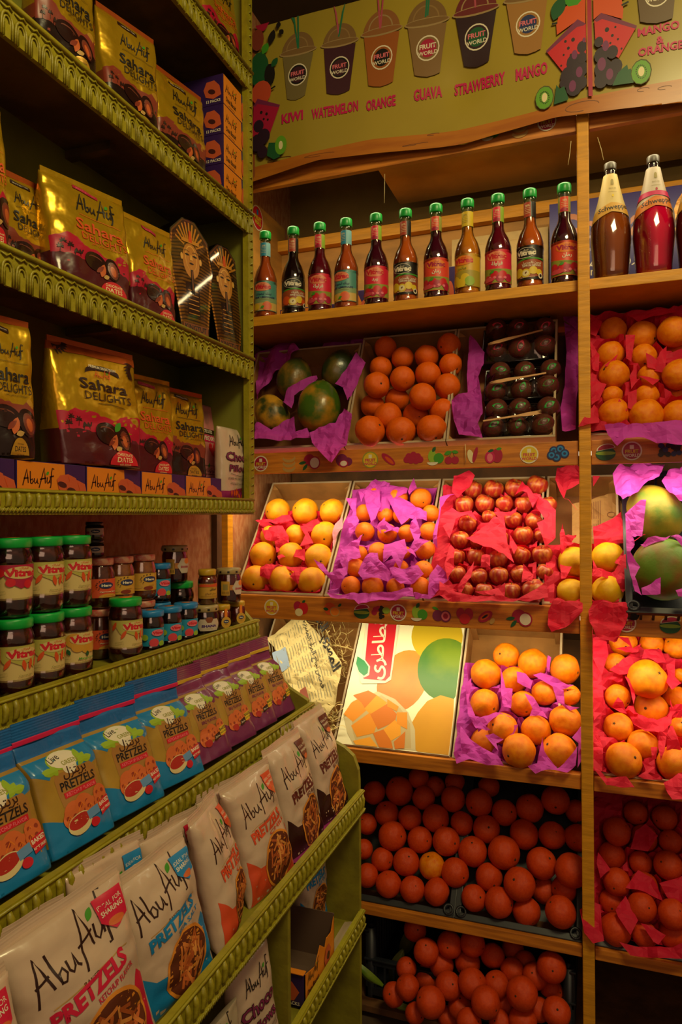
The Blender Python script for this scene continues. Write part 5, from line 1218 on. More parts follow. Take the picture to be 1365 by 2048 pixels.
def plastic_crate(x0, x1, y0, y1, z0, z1, label, T=None, low_front=None):
    mb = MB(); th = .008; m = crate; T = T or Matrix.Identity(4)
    mb.box(x0, x1, y0, y1, z0, z0+th, m, T=T)
    for a in ((x0, x1, y0, y0+th, 'f'), (x0, x1, y1-th, y1, 'b'), (x0, x0+th, y0, y1, 's'), (x1-th, x1, y0, y1, 's')):
        zt = z1 if not (a[4] == 'f' and low_front) else low_front
        mb.box(a[0], a[1], a[2], a[3], zt-.022, zt-.0005, m, T=T, bev=.002); mb.box(a[0], a[1], a[2], a[3], z0, z0+.03, m, T=T)
        h = zt-.022-z0-.03; lx, ly = a[1]-a[0], a[3]-a[2]; nn = int(max(lx, ly)/.028)
        if h > .004:
            for i in range(nn+1):
                u = i/nn
                if lx > ly: xx = a[0]+u*(lx-.006); mb.box(xx, xx+.006, a[2]+.001, a[3]-.001, z0+.03, zt-.022, m, T=T)
                else: yy = a[2]+u*(ly-.006); mb.box(a[0]+.001, a[1]-.001, yy, yy+.006, z0+.03, zt-.022, m, T=T)
        if lx > ly: mb.box(a[0]-.004, a[1]+.004, a[2]-.005, a[3]+.005, zt-.006, zt, m, T=T, bev=.002)
        else: mb.box(a[0]-.005, a[1]+.005, a[2]-.004, a[3]+.004, zt-.006, zt, m, T=T, bev=.002)
    for cx in (x0+.014, x1-.014):
        for cy in (y0+.014, y1-.014):
            mb.lathe([(.016, z0), (.016, z1+.004), (.010, z1+.004), (.010, z1-.012), (0, z1-.012)], m, 16, T=T @ Matrix.Translation((cx, cy, 0)), cap=False)
    o = mb.build('plastic_crate'); o['label'] = label; o['category'] = 'crate'; return o

# ============ top row
Xt = lambda px, py, k: up3(px, py, k).x
carton(1, -1.10, -.722, .40, 'red mango carton lined with purple tissue, holding the papayas', outer=mat('carton_red', '#9c1c2c', .5))
carton(1, -.716, -.408, .42, 'open carton of oranges without tissue on the top row')
carton(1, -.403, -.104, .42, 'carton holding trays of passion fruit, beside the wooden post')
carton(1, -.036, .36, .42, 'carton of tissue wrapped oranges on the top row, right of the post')
put_fruit('orange', 11, 1, [[(728, 702, 90), (908, 706, 88), (1086, 692, 87)], [(831, 620, 82), (995, 615, 78), (1150, 590, 78)], [(743, 558, 70), (885, 518, 70), (1034, 504, 80)], [(767, 437, 77), (916, 400, 73), (1178, 445, 76)], [(791, 335, 65), (1064, 376, 76), (1196, 320, 68)], [(818, 220, 66), (917, 280, 65), (1057, 272, 70), (1187, 205, 70)]],
          490, 620, 2.904, 'untissued carton under the syrup bottles','orange', 'oranges in the top row carton without tissue')
put_fruit('navel', 12, 1, [[(983, 640, 85), (1163, 650, 92), (1345, 650, 88)], [(972, 540, 57), (1165, 540, 65), (1345, 540, 70)], [(982, 425, 85), (1180, 430, 65), (1345, 420, 85)], [(962, 310, 75), (1148, 318, 70), (1335, 300, 80)], [(975, 175, 75), (1140, 205, 85), (1320, 180, 88)]],
          880, 600, 2.814, 'top carton right of the post', 'wrapped orange', 'tissue wrapped oranges at the top right')
lining(12, -.030, .355, .004, .41, pr, 'crumpled red tissue between the oranges of the top right carton', seed=3)
# papayas
papm = mat('papaya_skin', '#3c5a14', .35, hex2='#b07a1c', scale=16, lo=.46, hi=.70, coat=.15, bump=.3, dist=.006)
pap_d = mat('dark_papaya_skin', '#26381a', .35, hex2='#7c5c1c', scale=16, lo=.46, hi=.8, coat=.2, bump=.3, dist=.006)
def papaya(px, py, rpx, k, el, ang, m, label, off=.0, ox=0, oy=0, s=1, name='papaya'):
    P, t, n = PLN[k]; p = hitp(ox+px/s, oy+py/s, P+n*off, n); r = rpx/s/FPX*depth(p)
    mb = MB(); vs = []; fs = []; seg, rings = 30, 24
    for j in range(rings+1):
        ph = math.pi*j/rings
        for i in range(seg):
            th = 2*math.pi*i/seg; d = Vector((math.sin(ph)*math.cos(th), math.sin(ph)*math.sin(th), math.cos(ph)))
            kq = 1+.05*math.cos(5*th)*math.sin(ph)**2*.5+.04*noise.noise(d*2+Vector((px, 0, 0))); tp = 1-.16*(d.z+1)/2*(1 if el > 1 else 0)
            vs.append(Vector((d.x*kq*tp*r, d.y*kq*tp*r, d.z*el*r)))
    for j in range(rings):
        for i in range(seg): a = j*seg+i; b = j*seg+(i+1) % seg; fs.append((a, a+seg, b+seg, b))
    mb.add(vs, fs, m, True)
    up_ = (t*math.cos(R(ang))+Vector((1, 0, 0))*math.sin(R(ang))+n*.25).normalized()
    o = mb.build(name, None, p, up_.to_track_quat('Z', 'Y').to_euler()); o['label'] = label; o['category'] = 'papaya'
    st = MB(); st.lathe([(.008, r*el-.004), (.006, r*el+.004), (.0, r*el+.005)], calyx, 8); st.build('stem_scar', o); return o
C = (490, 620, 2.904)
papaya(430, 560, 135, 1, 1.16, 5, papm, 'large green papaya in front on purple tissue in the top row', .0, *C)
papaya(155, 600, 108, 1, 1.1, -30, mat('speckled_papaya_skin', '#2e3a14', .4, hex2='#c08a24', scale=18, lo=.42, hi=.62, bump=.3, dist=.006), 'yellow speckled papaya half hidden behind the mustard rack', .0, *C)
papaya(290, 400, 110, 1, 1.15, 10, mat('brown_papaya_skin', '#3a4014', .4, hex2='#8c6420', scale=22, lo=.4, hi=.7, bump=.3, dist=.006), 'brownish papaya behind, top left of the purple lined carton', -.02, *C)
papaya(545, 345, 100, 1, 1.2, 20, pap_d, 'dark green papaya at the back of the purple lined carton', -.02, *C)
papaya(75, 330, 60, 1, 1.2, 0, pap_d, 'dark papaya in the far back left corner of the top row', -.05, *C)
CEN[13] = (1, [])
sheet([(60, 270), (210, 130), (330, 250), (230, 320), (60, 500), (62, 400)], 1, pm, 'purple tissue standing up at the back left of the papayas', *C, off=-.01, amp=.02)
sheet([(230, 300), (430, 230), (520, 120), (700, 130), (720, 250), (640, 300), (440, 260), (330, 340)], 1, pm, 'purple tissue behind the papayas along the back edge', *C, off=-.07, amp=.02)
sheet([(255, 455), (415, 375), (425, 400), (290, 500), (275, 575), (225, 540)], 1, pm, 'strip of purple tissue between the two middle papayas', *C, off=.03, amp=.01)
sheet([(520, 420), (650, 250), (700, 300), (650, 430), (600, 530), (570, 450)], 1, pm, 'purple tissue between the dark papaya and the orange carton', *C, off=.02, amp=.012)
sheet([(62, 640), (150, 690), (240, 620), (285, 615), (290, 700), (360, 680), (380, 740), (62, 755)], 1, pm, 'purple tissue along the front edge below the papayas', *C, off=.055, amp=.012)
sheet([(380, 720), (430, 680), (520, 650), (575, 570), (620, 600), (612, 690), (590, 780), (515, 905), (440, 830), (390, 770)], 1, pm, 'purple tissue corner hanging down in front of the stickered rail', *C, off=.060, amp=.016)
# passion fruit trays
pas = mat('passion_skin', '#4a2c1c', .35, hex2='#5c2420', scale=5, coat=.3, bump=.15); trayb = mat('black_tray', '#141014', .2, coat=.6); wfork = mat('fork_wood', '#c09060', .6); film = clear_glass('cling_film', rough=.08)
stk_r = mat('red_sticker', '#b81840', .5); stk_g = mat('green_sticker', '#1c8c30', .5)
C = (880, 600, 2.814)
trays = [((232, 60, 690, 340), 'top', stk_r, [(320, 165, 62), (440, 165, 62), (590, 165, 66), (322, 285, 62), (450, 280, 70), (590, 262, 68)], ((272, 250), (580, 170))),
         ((245, 350, 690, 550), 'middle', stk_g, [(340, 410, 62), (478, 405, 62), (625, 395, 62), (318, 515, 66), (462, 510, 66), (607, 490, 70)], ((280, 468), (600, 412))),
         ((240, 560, 690, 760), 'bottom', stk_g, [(322, 620, 66), (450, 615, 66), (612, 610, 68), (300, 720, 66), (438, 715, 62), (580, 708, 72)], ((245, 682), (575, 632)))]
for (x0, y0, x1, y1), w_, stk, fr_, fk in trays:
    a = uv(up3(C[0]+x0/C[2], C[1]+y1/C[2], 1), 1); b_ = uv(up3(C[0]+x1/C[2], C[1]+y0/C[2], 1), 1)
    ax0, ax1, b0, b1 = a[0], b_[0], a[1], b_[1]; ax1 = min(ax1, -.128)
    tr = thing('fruit_tray', f'black tray of six passion fruit wrapped in film, {w_} one of three', 'tray', xyz((ax0+ax1)/2, (b0+b1)/2, 1, -.045), (0, 0, 0), 'passion fruit trays')
    P_, t_, n_ = PLN[1]; Mx = Matrix(((1, 0, 0), (0, t_.y, n_.y), (0, t_.z, n_.z))); tr.rotation_euler = Mx.to_euler(); W, Hh = (ax1-ax0)/2, (b1-b0)/2
    mb = MB(); mb.box(-W, W, -Hh, Hh, 0, .004, trayb, bev=.001)
    for q in ((-W, W, -Hh, -Hh+.004), (-W, W, Hh-.004, Hh), (-W, -W+.004, -Hh, Hh), (W-.004, W, -Hh, Hh)): mb.box(*q, .0, .030, trayb, bev=.001)
    mb.tube([(-W, -Hh, .03), (W, -Hh, .03), (W, Hh, .03), (-W, Hh, .03), (-W, -Hh, .03)], .003, trayb, 8); mb.build('tray_body', tr)
    mb = MB(); mb.grid(24, 14, lambda u, v: Vector((-W+2*W*u, -Hh+2*Hh*v, .030+.040*min(1, 6*u*(1-u))*min(1, 5*v*(1-v))*(1-.25*abs(math.cos(u*3*math.pi)))*(.9+.1*math.cos(4*math.pi*v))+.0012*noise.noise(Vector((u*9, v*9, W)))*2)), film)
    mb.build('cling_film', tr, fix=False)
    for i, (x, y, r) in enumerate(fr_):
        p = up3(C[0]+x/C[2], C[1]+y/C[2], 1, -.012); rr = r/C[2]/FPX*depth(p)*.97
        mb = fruit_mesh(i, squash=1.06, lump=.02, dimple=.0, m=pas, seg=22, rings=14)
        v = (EYE-p).normalized(); row_w = 'back' if i < 3 else 'front'
        o = mb.build('passion_fruit', None, p, (v+Vector((.1, 0, .35))).to_track_quat('Z', 'Y').to_euler()); o.scale = (rr, rr, rr)
        o['label'] = f'purple passion fruit, {("left", "middle", "right")[i % 3]} in the {row_w} row of the {w_} tray'; o['category'] = 'fruit'; o['group'] = 'passion fruit in trays'
        b = MB(); lf = leafp(-.52, 0, 1.04, .26, 0); f = lambda a_, c_: Vector((a_, c_, math.sqrt(max(1.02-a_*a_-c_*c_, .1))*1.075))
        b.prism(lf, 0, .01, stk, lambda a_, c_, t_: f(a_, c_)+Vector((0, 0, t_))); s_ = b.build('sticker', o); s_.rotation_euler = (0, 0, R(25 if i % 2 else -10+i*20))
    mb = MB(); p, q = up3(C[0]+fk[0][0]/C[2], C[1]+fk[0][1]/C[2], 1, .036), up3(C[0]+fk[1][0]/C[2], C[1]+fk[1][1]/C[2], 1, .036); d = (q-p); L_ = d.length; dx = d.normalized(); dy = PLN[1][2].cross(dx); nn = PLN[1][2]
    fo = [(0, .002), (.02, .005), (.34*L_/.12*.12, .0065), (.60*L_, .003), (L_, .0025), (L_, -.0025), (.60*L_, -.003), (.2*L_, -.0065), (.02, -.005), (0, -.004), (.022, -.0022), (.0, -.001), (.022, .001)] if w_ != 'bottom' else [(0, .0025), (.6*L_, .003), (.75*L_, .006), (.9*L_, .0065), (L_, .006), (.92*L_, .003), (L_, .001), (.92*L_, -.001), (L_, -.004), (.9*L_, -.0065), (.75*L_, -.006), (.6*L_, -.003), (0, -.0025)]
    mb.prism(fo, 0, .0018, wfork, lambda a_, c_, t_: p+dx*a_+dy*c_+nn*t_); o = mb.build('wooden_fork'); o['label'] = f'wooden fork laid under the film of the {w_} passion fruit tray'; o['category'] = 'fork'; o['group'] = 'wooden forks'
sheet([(170, 185), (185, 205), (250, 280), (245, 340), (215, 420), (240, 560), (225, 640), (160, 560), (150, 400)], 1, pm, 'purple tissue along the left side of the passion fruit trays', *C, off=.005, amp=.018)
sheet([(62, 548), (180, 500), (232, 520), (242, 640), (215, 690), (240, 765), (110, 762), (75, 660)], 1, pm, 'purple tissue spilling over the oranges left of the passion fruit', *C, off=.028, amp=.02)
sheet([(690, 75), (790, 100), (797, 190), (700, 110)], 1, pm, 'purple tissue corner behind the top passion fruit tray', *C, off=-.03)
sheet([(700, 110), (795, 130), (795, 400), (770, 560), (765, 730), (690, 735), (680, 600), (705, 480), (715, 300)], 1, pm, 'long purple tissue along the right side of the passion fruit trays', *C, off=-.02, amp=.02)
sheet([(780, 710), (870, 585), (890, 610), (900, 690)], 1, pr, 'red tissue corner sticking out in front of the post at the top row', *C, off=.045, amp=.008)
sheet([(928, 692), (1200, 690), (1365, 675), (1440, 690), (1440, 820), (1300, 815), (1150, 780), (1050, 785), (1000, 818), (950, 760)], 1, pm, 'purple tissue hanging over the front of the top right carton', *C, off=.055, amp=.012)
for i, pts in enumerate([[(1045, 215), (1100, 212), (1080, 340), (1050, 330)], [(1070, 420), (1110, 350), (1110, 460), (1080, 500)], [(980, 640), (1010, 560), (1060, 610)], [(850, 460), (940, 470), (900, 560), (855, 590)], [(1060, 520), (1110, 500), (1110, 610), (1060, 600)], [(1240, 300), (1280, 250), (1270, 400), (1210, 390)], [(925, 370), (1005, 295), (975, 375)], [(1160, 300), (1235, 340), (1220, 385), (1170, 380)], [(850, 230), (900, 300), (895, 400), (860, 380)], [(1120, 430), (1240, 440), (1200, 480)], [(1060, 80), (1300, 50), (1335, 70), (1120, 115)], [(850, 80), (915, 130), (880, 200), (850, 190)]]):
    sheet(pts, 1, pr, 'red tissue peak # of the top right carton'.replace('#', ['left of the middle', 'in the centre', 'over the front left orange', 'at the left edge', 'low in the middle', 'at the right', 'over the left orange', 'over the upper orange', 'at the upper left edge', 'over the third row', 'along the dark back', 'in the dark back corner'][i]), *C, off=.03, amp=.01, group=None)
# ============ middle row
carton(2, -1.092, -.792, .46, 'open carton of grapefruit on the middle row, beside the jam jars', inner=card)
carton(2, -.783, -.480, .46, 'carton of mandarins wrapped in purple tissue on the middle row')
carton(2, -.472, -.150, .46, 'carton of apples in red tissue on the middle row')
carton(2, -.140, .062, .46, 'narrow carton of yellow grapefruit behind the wooden post')
C5 = (470, 920, 3.033); C6 = (860, 900, 2.703)
put_fruit('grapefruit', 21, 2, [[(125, 722, 83), (293, 728, 88), (470, 738, 90)], [(172, 578, 82), (340, 580, 82), (508, 595, 88)], [(222, 460, 68), (370, 455, 66), (546, 456, 84)], [(262, 312, 80), (427, 314, 84), (590, 312, 80)]],
          *C5, 'carton beside the jam jars', 'grapefruit', 'grapefruit in the carton beside the jam jars')
put_fruit('mandarin', 22, 2, [[(705, 765, 62), (838, 772, 72), (975, 775, 60), (1125, 770, 62)], [(735, 655, 58), (1010, 650, 45), (1145, 665, 58)], [(760, 570, 50), (870, 560, 62), (1030, 560, 40), (1155, 545, 62)], [(790, 435, 60), (925, 445, 62), (1045, 445, 55), (1180, 432, 58)], [(785, 320, 52), (915, 335, 50), (1015, 335, 55), (1190, 325, 55)], [(850, 215, 50), (995, 225, 58), (1130, 235, 66)]],
          *C5, 'purple tissue carton', 'mandarin', 'mandarins in purple tissue', off=.008, lo=-.02, hi=.04)
put_fruit('apple', 23, 2, [[(195, 760, 45), (295, 765, 52), (440, 765, 55), (565, 765, 68)], [(150, 670, 48), (267, 685, 50), (375, 680, 52), (487, 670, 52), (622, 660, 48)], [(150, 580, 45), (250, 580, 50), (370, 590, 55), (495, 570, 52), (610, 570, 58)], [(165, 485, 52), (260, 490, 45), (380, 480, 48), (508, 465, 56), (610, 465, 45)], [(205, 398, 50), (320, 360, 40), (450, 375, 52), (562, 385, 50)], [(188, 298, 54), (297, 290, 55), (405, 290, 50), (507, 295, 48), (640, 300, 50)], [(235, 213, 53), (347, 210, 57), (460, 205, 55), (583, 190, 60)]],
          *C6, 'red tissue carton', 'red apple', 'apples in red tissue', off=.004, lo=-.025, hi=.04)
put_fruit('pomelo', 24, 2, [[(765, 770, 75), (960, 765, 84)], [(785, 610, 88), (965, 585, 88)]], *C6, 'narrow carton behind the post', 'yellow grapefruit', 'yellow grapefruit behind the post')
lining(21, -1.084, -.80, .01, .33, pr, 'red tissue between the grapefruit beside the jam jars', rise=-.005, seed=2)
lining(22, -.776, -.487, .006, .42, pm, 'purple tissue bedding between the mandarins', rise=-.006, seed=4)
lining(23, -.465, -.157, .006, .42, pr, 'red tissue bedding between the apples', rise=.008, seed=5)
lining(24, -.134, .056, .006, .20, pr, 'red tissue bedding of the yellow grapefruit behind the post', rise=.006, seed=6)
def many(lst, k, m, C, off=.03, amp=.012):
    for lab, pts in lst: sheet(pts, k, m, lab, *C, off=off, amp=amp)
many([('red tissue strip under the top left grapefruit', [(122, 365), (240, 360), (330, 330), (355, 370), (290, 390), (150, 385)]),
      ('red tissue peak between the second row grapefruit', [(160, 410), (290, 400), (330, 470), (325, 520), (250, 560), (240, 490), (185, 480)]),
      ('red tissue between the middle and right grapefruit', [(390, 395), (505, 365), (520, 390), (440, 430), (480, 510), (400, 530), (430, 460)]),
      ('pale red tissue draped over the middle grapefruit', [(260, 590), (330, 530), (425, 540), (420, 610), (340, 570), (290, 590), (270, 612)]),
      ('red tissue behind the front left grapefruit', [(70, 680), (180, 625), (255, 625), (205, 720), (140, 690)]),
      ('red tissue wedge between the front grapefruit', [(250, 630), (430, 640), (450, 660), (375, 740), (330, 700), (360, 670)])], 2, pr, C5)
sheet([(610, 390), (655, 345), (660, 420), (620, 470), (600, 540), (595, 450)], 2, mat('lilac_net', '#b87080', .8), 'pinkish net scrap at the right edge of the grapefruit carton', *C5, off=.02)
many([('purple tissue at the back left of the mandarins', [(750, 190), (850, 110), (940, 130), (870, 240), (800, 170), (770, 260)]),
      ('purple tissue flap over the upper left mandarin', [(775, 190), (880, 180), (885, 290), (830, 385), (800, 290)]),
      ('large purple tissue flap over the upper middle mandarins', [(875, 120), (1050, 165), (1040, 190), (940, 230), (930, 290), (870, 300), (890, 220)]),
      ('purple tissue flap over the centre right mandarins', [(930, 235), (1000, 220), (1060, 250), (1170, 330), (1165, 370), (1060, 350), (1010, 390), (975, 330)]),
      ('purple tissue point at the back of the mandarins', [(1050, 190), (1085, 105), (1105, 170), (1060, 210)]),
      ('purple tissue along the upper left side of the mandarins', [(675, 235), (740, 225), (735, 330), (760, 380), (700, 470), (690, 380), (715, 310)]),
      ('purple tissue corner over the right carton wall', [(1245, 230), (1340, 215), (1250, 275), (1240, 380), (1225, 520), (1200, 490), (1235, 350)]),
      ('purple tissue between the middle mandarins', [(855, 400), (910, 345), (915, 380), (1000, 410), (980, 400), (990, 440), (930, 385), (880, 430)]),
      ('purple tissue standing between the right mandarins', [(1060, 410), (1100, 355), (1130, 440), (1120, 480), (1190, 500), (1090, 560), (1110, 610), (1050, 560), (1090, 490)]),
      ('bright purple tissue peak in the middle of the mandarins', [(905, 505), (950, 500), (1030, 475), (1050, 560), (1000, 660), (960, 600), (900, 620)]),
      ('purple tissue spread below the middle mandarins', [(770, 620), (820, 560), (870, 570), (880, 620), (950, 690), (930, 740), (830, 720), (780, 730), (745, 680)]),
      ('purple tissue mound left of the middle mandarins', [(640, 535), (740, 480), (775, 450), (750, 530), (770, 600), (700, 600), (680, 700), (640, 620)]),
      ('purple tissue heap among the front right mandarins', [(940, 660), (1060, 650), (1110, 640), (1150, 700), (1090, 740), (1010, 760), (960, 710)]),
      ('purple tissue corner pointing left over the grapefruit carton', [(478, 600), (540, 640), (580, 700), (680, 655), (690, 700), (620, 790), (560, 790), (600, 750), (520, 670)]),
      ('purple tissue along the front of the mandarin carton', [(548, 790), (620, 800), (760, 790), (870, 790), (1080, 780), (1090, 835), (870, 840), (745, 862), (720, 835), (580, 830)]),
      ('purple tissue corner at the lower right of the mandarins', [(1180, 700), (1225, 620), (1300, 700), (1250, 760), (1180, 830), (1090, 830), (1085, 800), (1170, 810)])], 2, pm, C5, off=.044, amp=.016)
many([('red tissue at the back left of the apples', [(120, 220), (130, 140), (215, 115), (245, 140), (210, 190), (150, 250)]),
      ('red tissue over the left carton wall by the apples', [(52, 370), (120, 310), (160, 340), (225, 320), (260, 390), (205, 350), (140, 370), (105, 470)]),
      ('large pale red tissue square lying over the middle apples', [(195, 480), (350, 362), (405, 385), (420, 500), (458, 615), (400, 560), (320, 525), (235, 500)]),
      ('red tissue between the upper right apples', [(460, 235), (500, 160), (520, 200), (560, 245), (600, 240), (560, 330), (530, 250), (480, 230)]),
      ('red tissue over the right side of the apples', [(585, 250), (640, 280), (682, 320), (680, 470), (625, 515), (580, 400), (620, 370), (575, 300)]),
      ('red tissue ribbon below the upper middle apples', [(345, 340), (420, 330), (475, 305), (465, 330), (400, 350), (405, 385), (370, 360)]),
      ('red tissue along the left side of the apples', [(110, 500), (135, 530), (130, 640), (95, 700), (80, 620)]),
      ('red tissue peak in front of the lower left apples', [(150, 740), (215, 640), (240, 600), (225, 690), (190, 740), (160, 790)]),
      ('red tissue between the front apples', [(245, 770), (370, 740), (410, 720), (405, 790), (300, 780)]),
      ('red tissue wedge over the second row apple', [(505, 610), (560, 665), (555, 700), (498, 722)]),
      ('red tissue at the front right of the apples', [(470, 800), (580, 735), (630, 700), (640, 790), (540, 815)]),
      ('red tissue along the front edge of the apples', [(50, 700), (140, 770), (260, 780), (400, 790), (545, 815), (300, 818), (100, 815), (55, 780)]),
      ('red tissue between the middle right apples', [(430, 440), (475, 510), (455, 560), (430, 500)]),
      ('red tissue square among the left middle apples', [(280, 560), (328, 570), (325, 625), (275, 625)])], 2, pr, C6, off=.052, amp=.012)
many([('red tissue rising behind the wooden post', [(690, 90), (826, 84), (826, 180), (740, 200), (725, 245), (826, 350), (780, 300), (722, 240), (680, 170)]),
      ('red tissue left of the yellow grapefruit', [(705, 470), (720, 430), (735, 480), (795, 460), (770, 500), (710, 560)]),
      ('dark red tissue sheet behind the yellow grapefruit', [(883, 420), (940, 372), (1035, 335), (1062, 440), (1050, 500), (890, 505)]),
      ('red tissue over the left yellow grapefruit', [(705, 620), (768, 622), (745, 690), (712, 700)]),
      ('red tissue below the right yellow grapefruit', [(883, 600), (905, 650), (1000, 640), (1060, 570), (1065, 740), (1045, 755), (1000, 690), (930, 700), (885, 690)]),
      ('red tissue point between crate and grapefruit', [(1000, 610), (1060, 520), (1180, 450), (1250, 455), (1150, 470), (1080, 520), (1055, 640)]),
      ('red tissue bundle hanging down left of the post', [(640, 870), (690, 790), (735, 820), (790, 810), (828, 790), (828, 880), (740, 940), (660, 980), (640, 960)]),
      ('red tissue bundle hanging down right of the post', [(858, 870), (885, 830), (1000, 840), (1068, 830), (1073, 900), (1045, 980), (1000, 1052), (950, 1040), (900, 1000), (865, 930)]),
      ('small red tissue corner right of the post', [(882, 130), (922, 135), (884, 168)])], 2, pr, C6, off=.03, amp=.02)
# paper sack behind the yellow grapefruit
sack = mat('kraft_sack', '#98703c', .8, var=.15, scale=12)
def sack_print(mb, f, sx, sy):
    P = Print(100, 100)
    for j in range(7): P.stroke([(30+j*4, 18), (30+j*4, 84)], 1.1, brn)
    P.stroke(ell(74, 60, 7, 5, 16)+[(81, 60)], 1, brn); P.stroke([(66, 36), (74, 48), (82, 36), (66, 36)], 1, brn)
    P.emit(mb, f, nx=6, ny=8)
sheet([(770, 300), (900, 260), (1000, 235), (1035, 270), (1060, 420), (1050, 520), (770, 520)], 2, sack, 'brown printed paper sack standing behind the yellow grapefruit', *C6, off=-.02, amp=.01, name='paper_sack', cat='paper sack', prn=sack_print)
# black crate of papayas
P_, t_, n_ = PLN[2]
xa = up3(860+1068/2.703, 900+780/2.703, 2, .03).x
Tc = Matrix.Translation(xyz(0, -.035, 2, -.075)) @ Matrix(((1, 0, 0, 0), (0, t_.y, n_.y, 0), (0, t_.z, n_.z, 0), (0, 0, 0, 1)))
plastic_crate(xa, xa+.36, 0, .47, 0, .115, 'black plastic crate holding two big papayas at the right edge', T=Tc)
papaya(1215, 345, 158, 2, 1.05, -25, mat('ripe_papaya_skin', '#4a6810', .6, hex2='#9c7c18', scale=14, lo=.38, hi=.66, coat=0, bump=.3, dist=.006), 'big green and yellow papaya, the upper one in the black crate', .03, *C6)
papaya(1265, 645, 168, 2, 1.0, 20, mat('ripe_papaya_skin2', '#54740f', .6, hex2='#7c5418', scale=16, lo=.42, hi=.68, coat=0, bump=.3, dist=.006), 'big green papaya, the lower one at the front of the black crate', .035, *C6)
many([('purple tissue crumpled over the top left of the crate', [(990, 130), (1030, 90), (1120, 72), (1275, 72), (1240, 160), (1150, 200), (1085, 265), (1045, 275), (1010, 230)]),
      ('purple tissue crumpled over the top right of the crate', [(1255, 170), (1290, 110), (1365, 90), (1480, 100), (1480, 330), (1365, 290), (1300, 240)]),
      ('purple tissue triangle leaning on the upper papaya', [(1058, 335), (1090, 310), (1172, 262), (1150, 460), (1110, 470), (1070, 400)]),
      ('purple tissue down the left side of the crate', [(1060, 340), (1100, 440), (1110, 500), (1085, 560), (1140, 620), (1110, 690), (1150, 770), (1110, 760), (1085, 680), (1065, 560)]),
      ('purple tissue strip between the two papayas', [(1140, 510), (1180, 480), (1305, 462), (1260, 495), (1160, 520)]),
      ('purple tissue triangle before the lower papaya', [(1145, 745), (1250, 692), (1248, 782), (1150, 775)]),
      ('purple tissue at the right of the lower papaya', [(1300, 490), (1345, 470), (1480, 520), (1480, 560), (1365, 520)]),
      ('purple tissue at the lower right corner of the crate', [(1330, 760), (1365, 748), (1480, 750), (1480, 800), (1345, 790)])], 2, pm, C6, off=.105, amp=.018)

# ============ lower row
C3r = (860, 1220, 2.703); C7 = (1160, 1250, 5.537)
a0 = uv(up3(680, 1480, 3), 3); a1 = uv(up3(905, 1519, 3), 3)
carton(3, a0[0]-.01, -.400, .45, 'white printed mango carton with a green leaf emblem, closed', depth_=.095, name='mango_carton')
carton(3, -.392, -.100, .46, 'carton of oranges in purple tissue, right of the mango carton', inner=card)
carton(3, -.034, .38, .46, 'carton of oranges in red tissue at the lower right')
carton(3, -1.08, a0[0]-.016, .46, 'carton covered with newspaper, beside the purple pretzel bags', inner=card)
# printed mango lid
xl0, xl1 = a0[0]-.009, -.401; Wl, Hl = xl1-xl0, .448
mb = MB(); P_, t_, n_ = PLN[3]
whitec = mat('carton_white', '#e8dfba', .45, var=.06, scale=3)
mb.grid(2, 2, lambda u, v: xyz(xl0+Wl*u, .003+Hl*v, 3, .0045), whitec)
mb.grid(2, 1, lambda u, v: xyz(xl0+Wl*u, .003, 3, -.03*(1-v)+.0045), cardw)
H = 100*Hl/Wl; P = Print(100, H)
def mp(x, y):       # crop pixel (440,1200,2.625) -> print field
    a, b = uv(up3(440+x/2.625, 1200+y/2.625, 3, .005), 3); return (a-xl0)/Wl*100, (b-.003)/Hl*100*Hl/Wl
def mpl(pts): return [(min(max(a, .5), 99.5), min(max(b, .5), H-.5)) for a, b in (mp(*q) for q in pts)]
def blob(x, y, rx, ry, m, rot=0, n=28): c = mp(x, y); e = mp(x+rx, y); f_ = mp(x, y+ry); P.poly([(min(max(a, .5), 99.5), min(max(b, .5), H-.5)) for a, b in ell(c[0], c[1], math.hypot(e[0]-c[0], e[1]-c[1]), math.hypot(f_[0]-c[0], f_[1]-c[1]), n, rot)], m)
g1 = mat('mango_green_art', '#6c8418', .45, hex2='#3c6c20', scale=5, lo=.4, hi=.6); g2 = mat('mango_yellow_art', '#c88c08', .45, hex2='#b87c04', scale=3); g3 = mat('mango_peach_art', '#cc8430', .45, hex2='#bc6420', scale=3); g4 = mat('mango_lemon_art', '#b89c1c', .45)
cub = [mat('cube_art_%d' % i, h, .45) for i, h in enumerate(('#d88408', '#c86a04', '#e09418'))]; bowl = mat('bowl_art', '#c0b088', .4)
blob(960, 420, 130, 170, g3, -12); blob(1140, 190, 135, 140, g4, 20); blob(1185, 360, 150, 170, g1, 10)
P.poly(mpl([(1030, 790), (1000, 660), (1040, 590), (1090, 530), (1160, 500), (1230, 520), (1262, 600), (1250, 720), (1225, 830), (1040, 806)]), g2)
P.poly(mpl([(648, 600), (700, 530), (830, 480), (920, 520), (990, 590), (1025, 680), (1028, 790), (700, 765), (670, 700)]), bowl); P.poly(mpl([(690, 600), (760, 530), (850, 500), (950, 570), (1000, 650), (1005, 780), (720, 765), (700, 700)]), mat('bowl_inside_art', '#b8a070', .4))
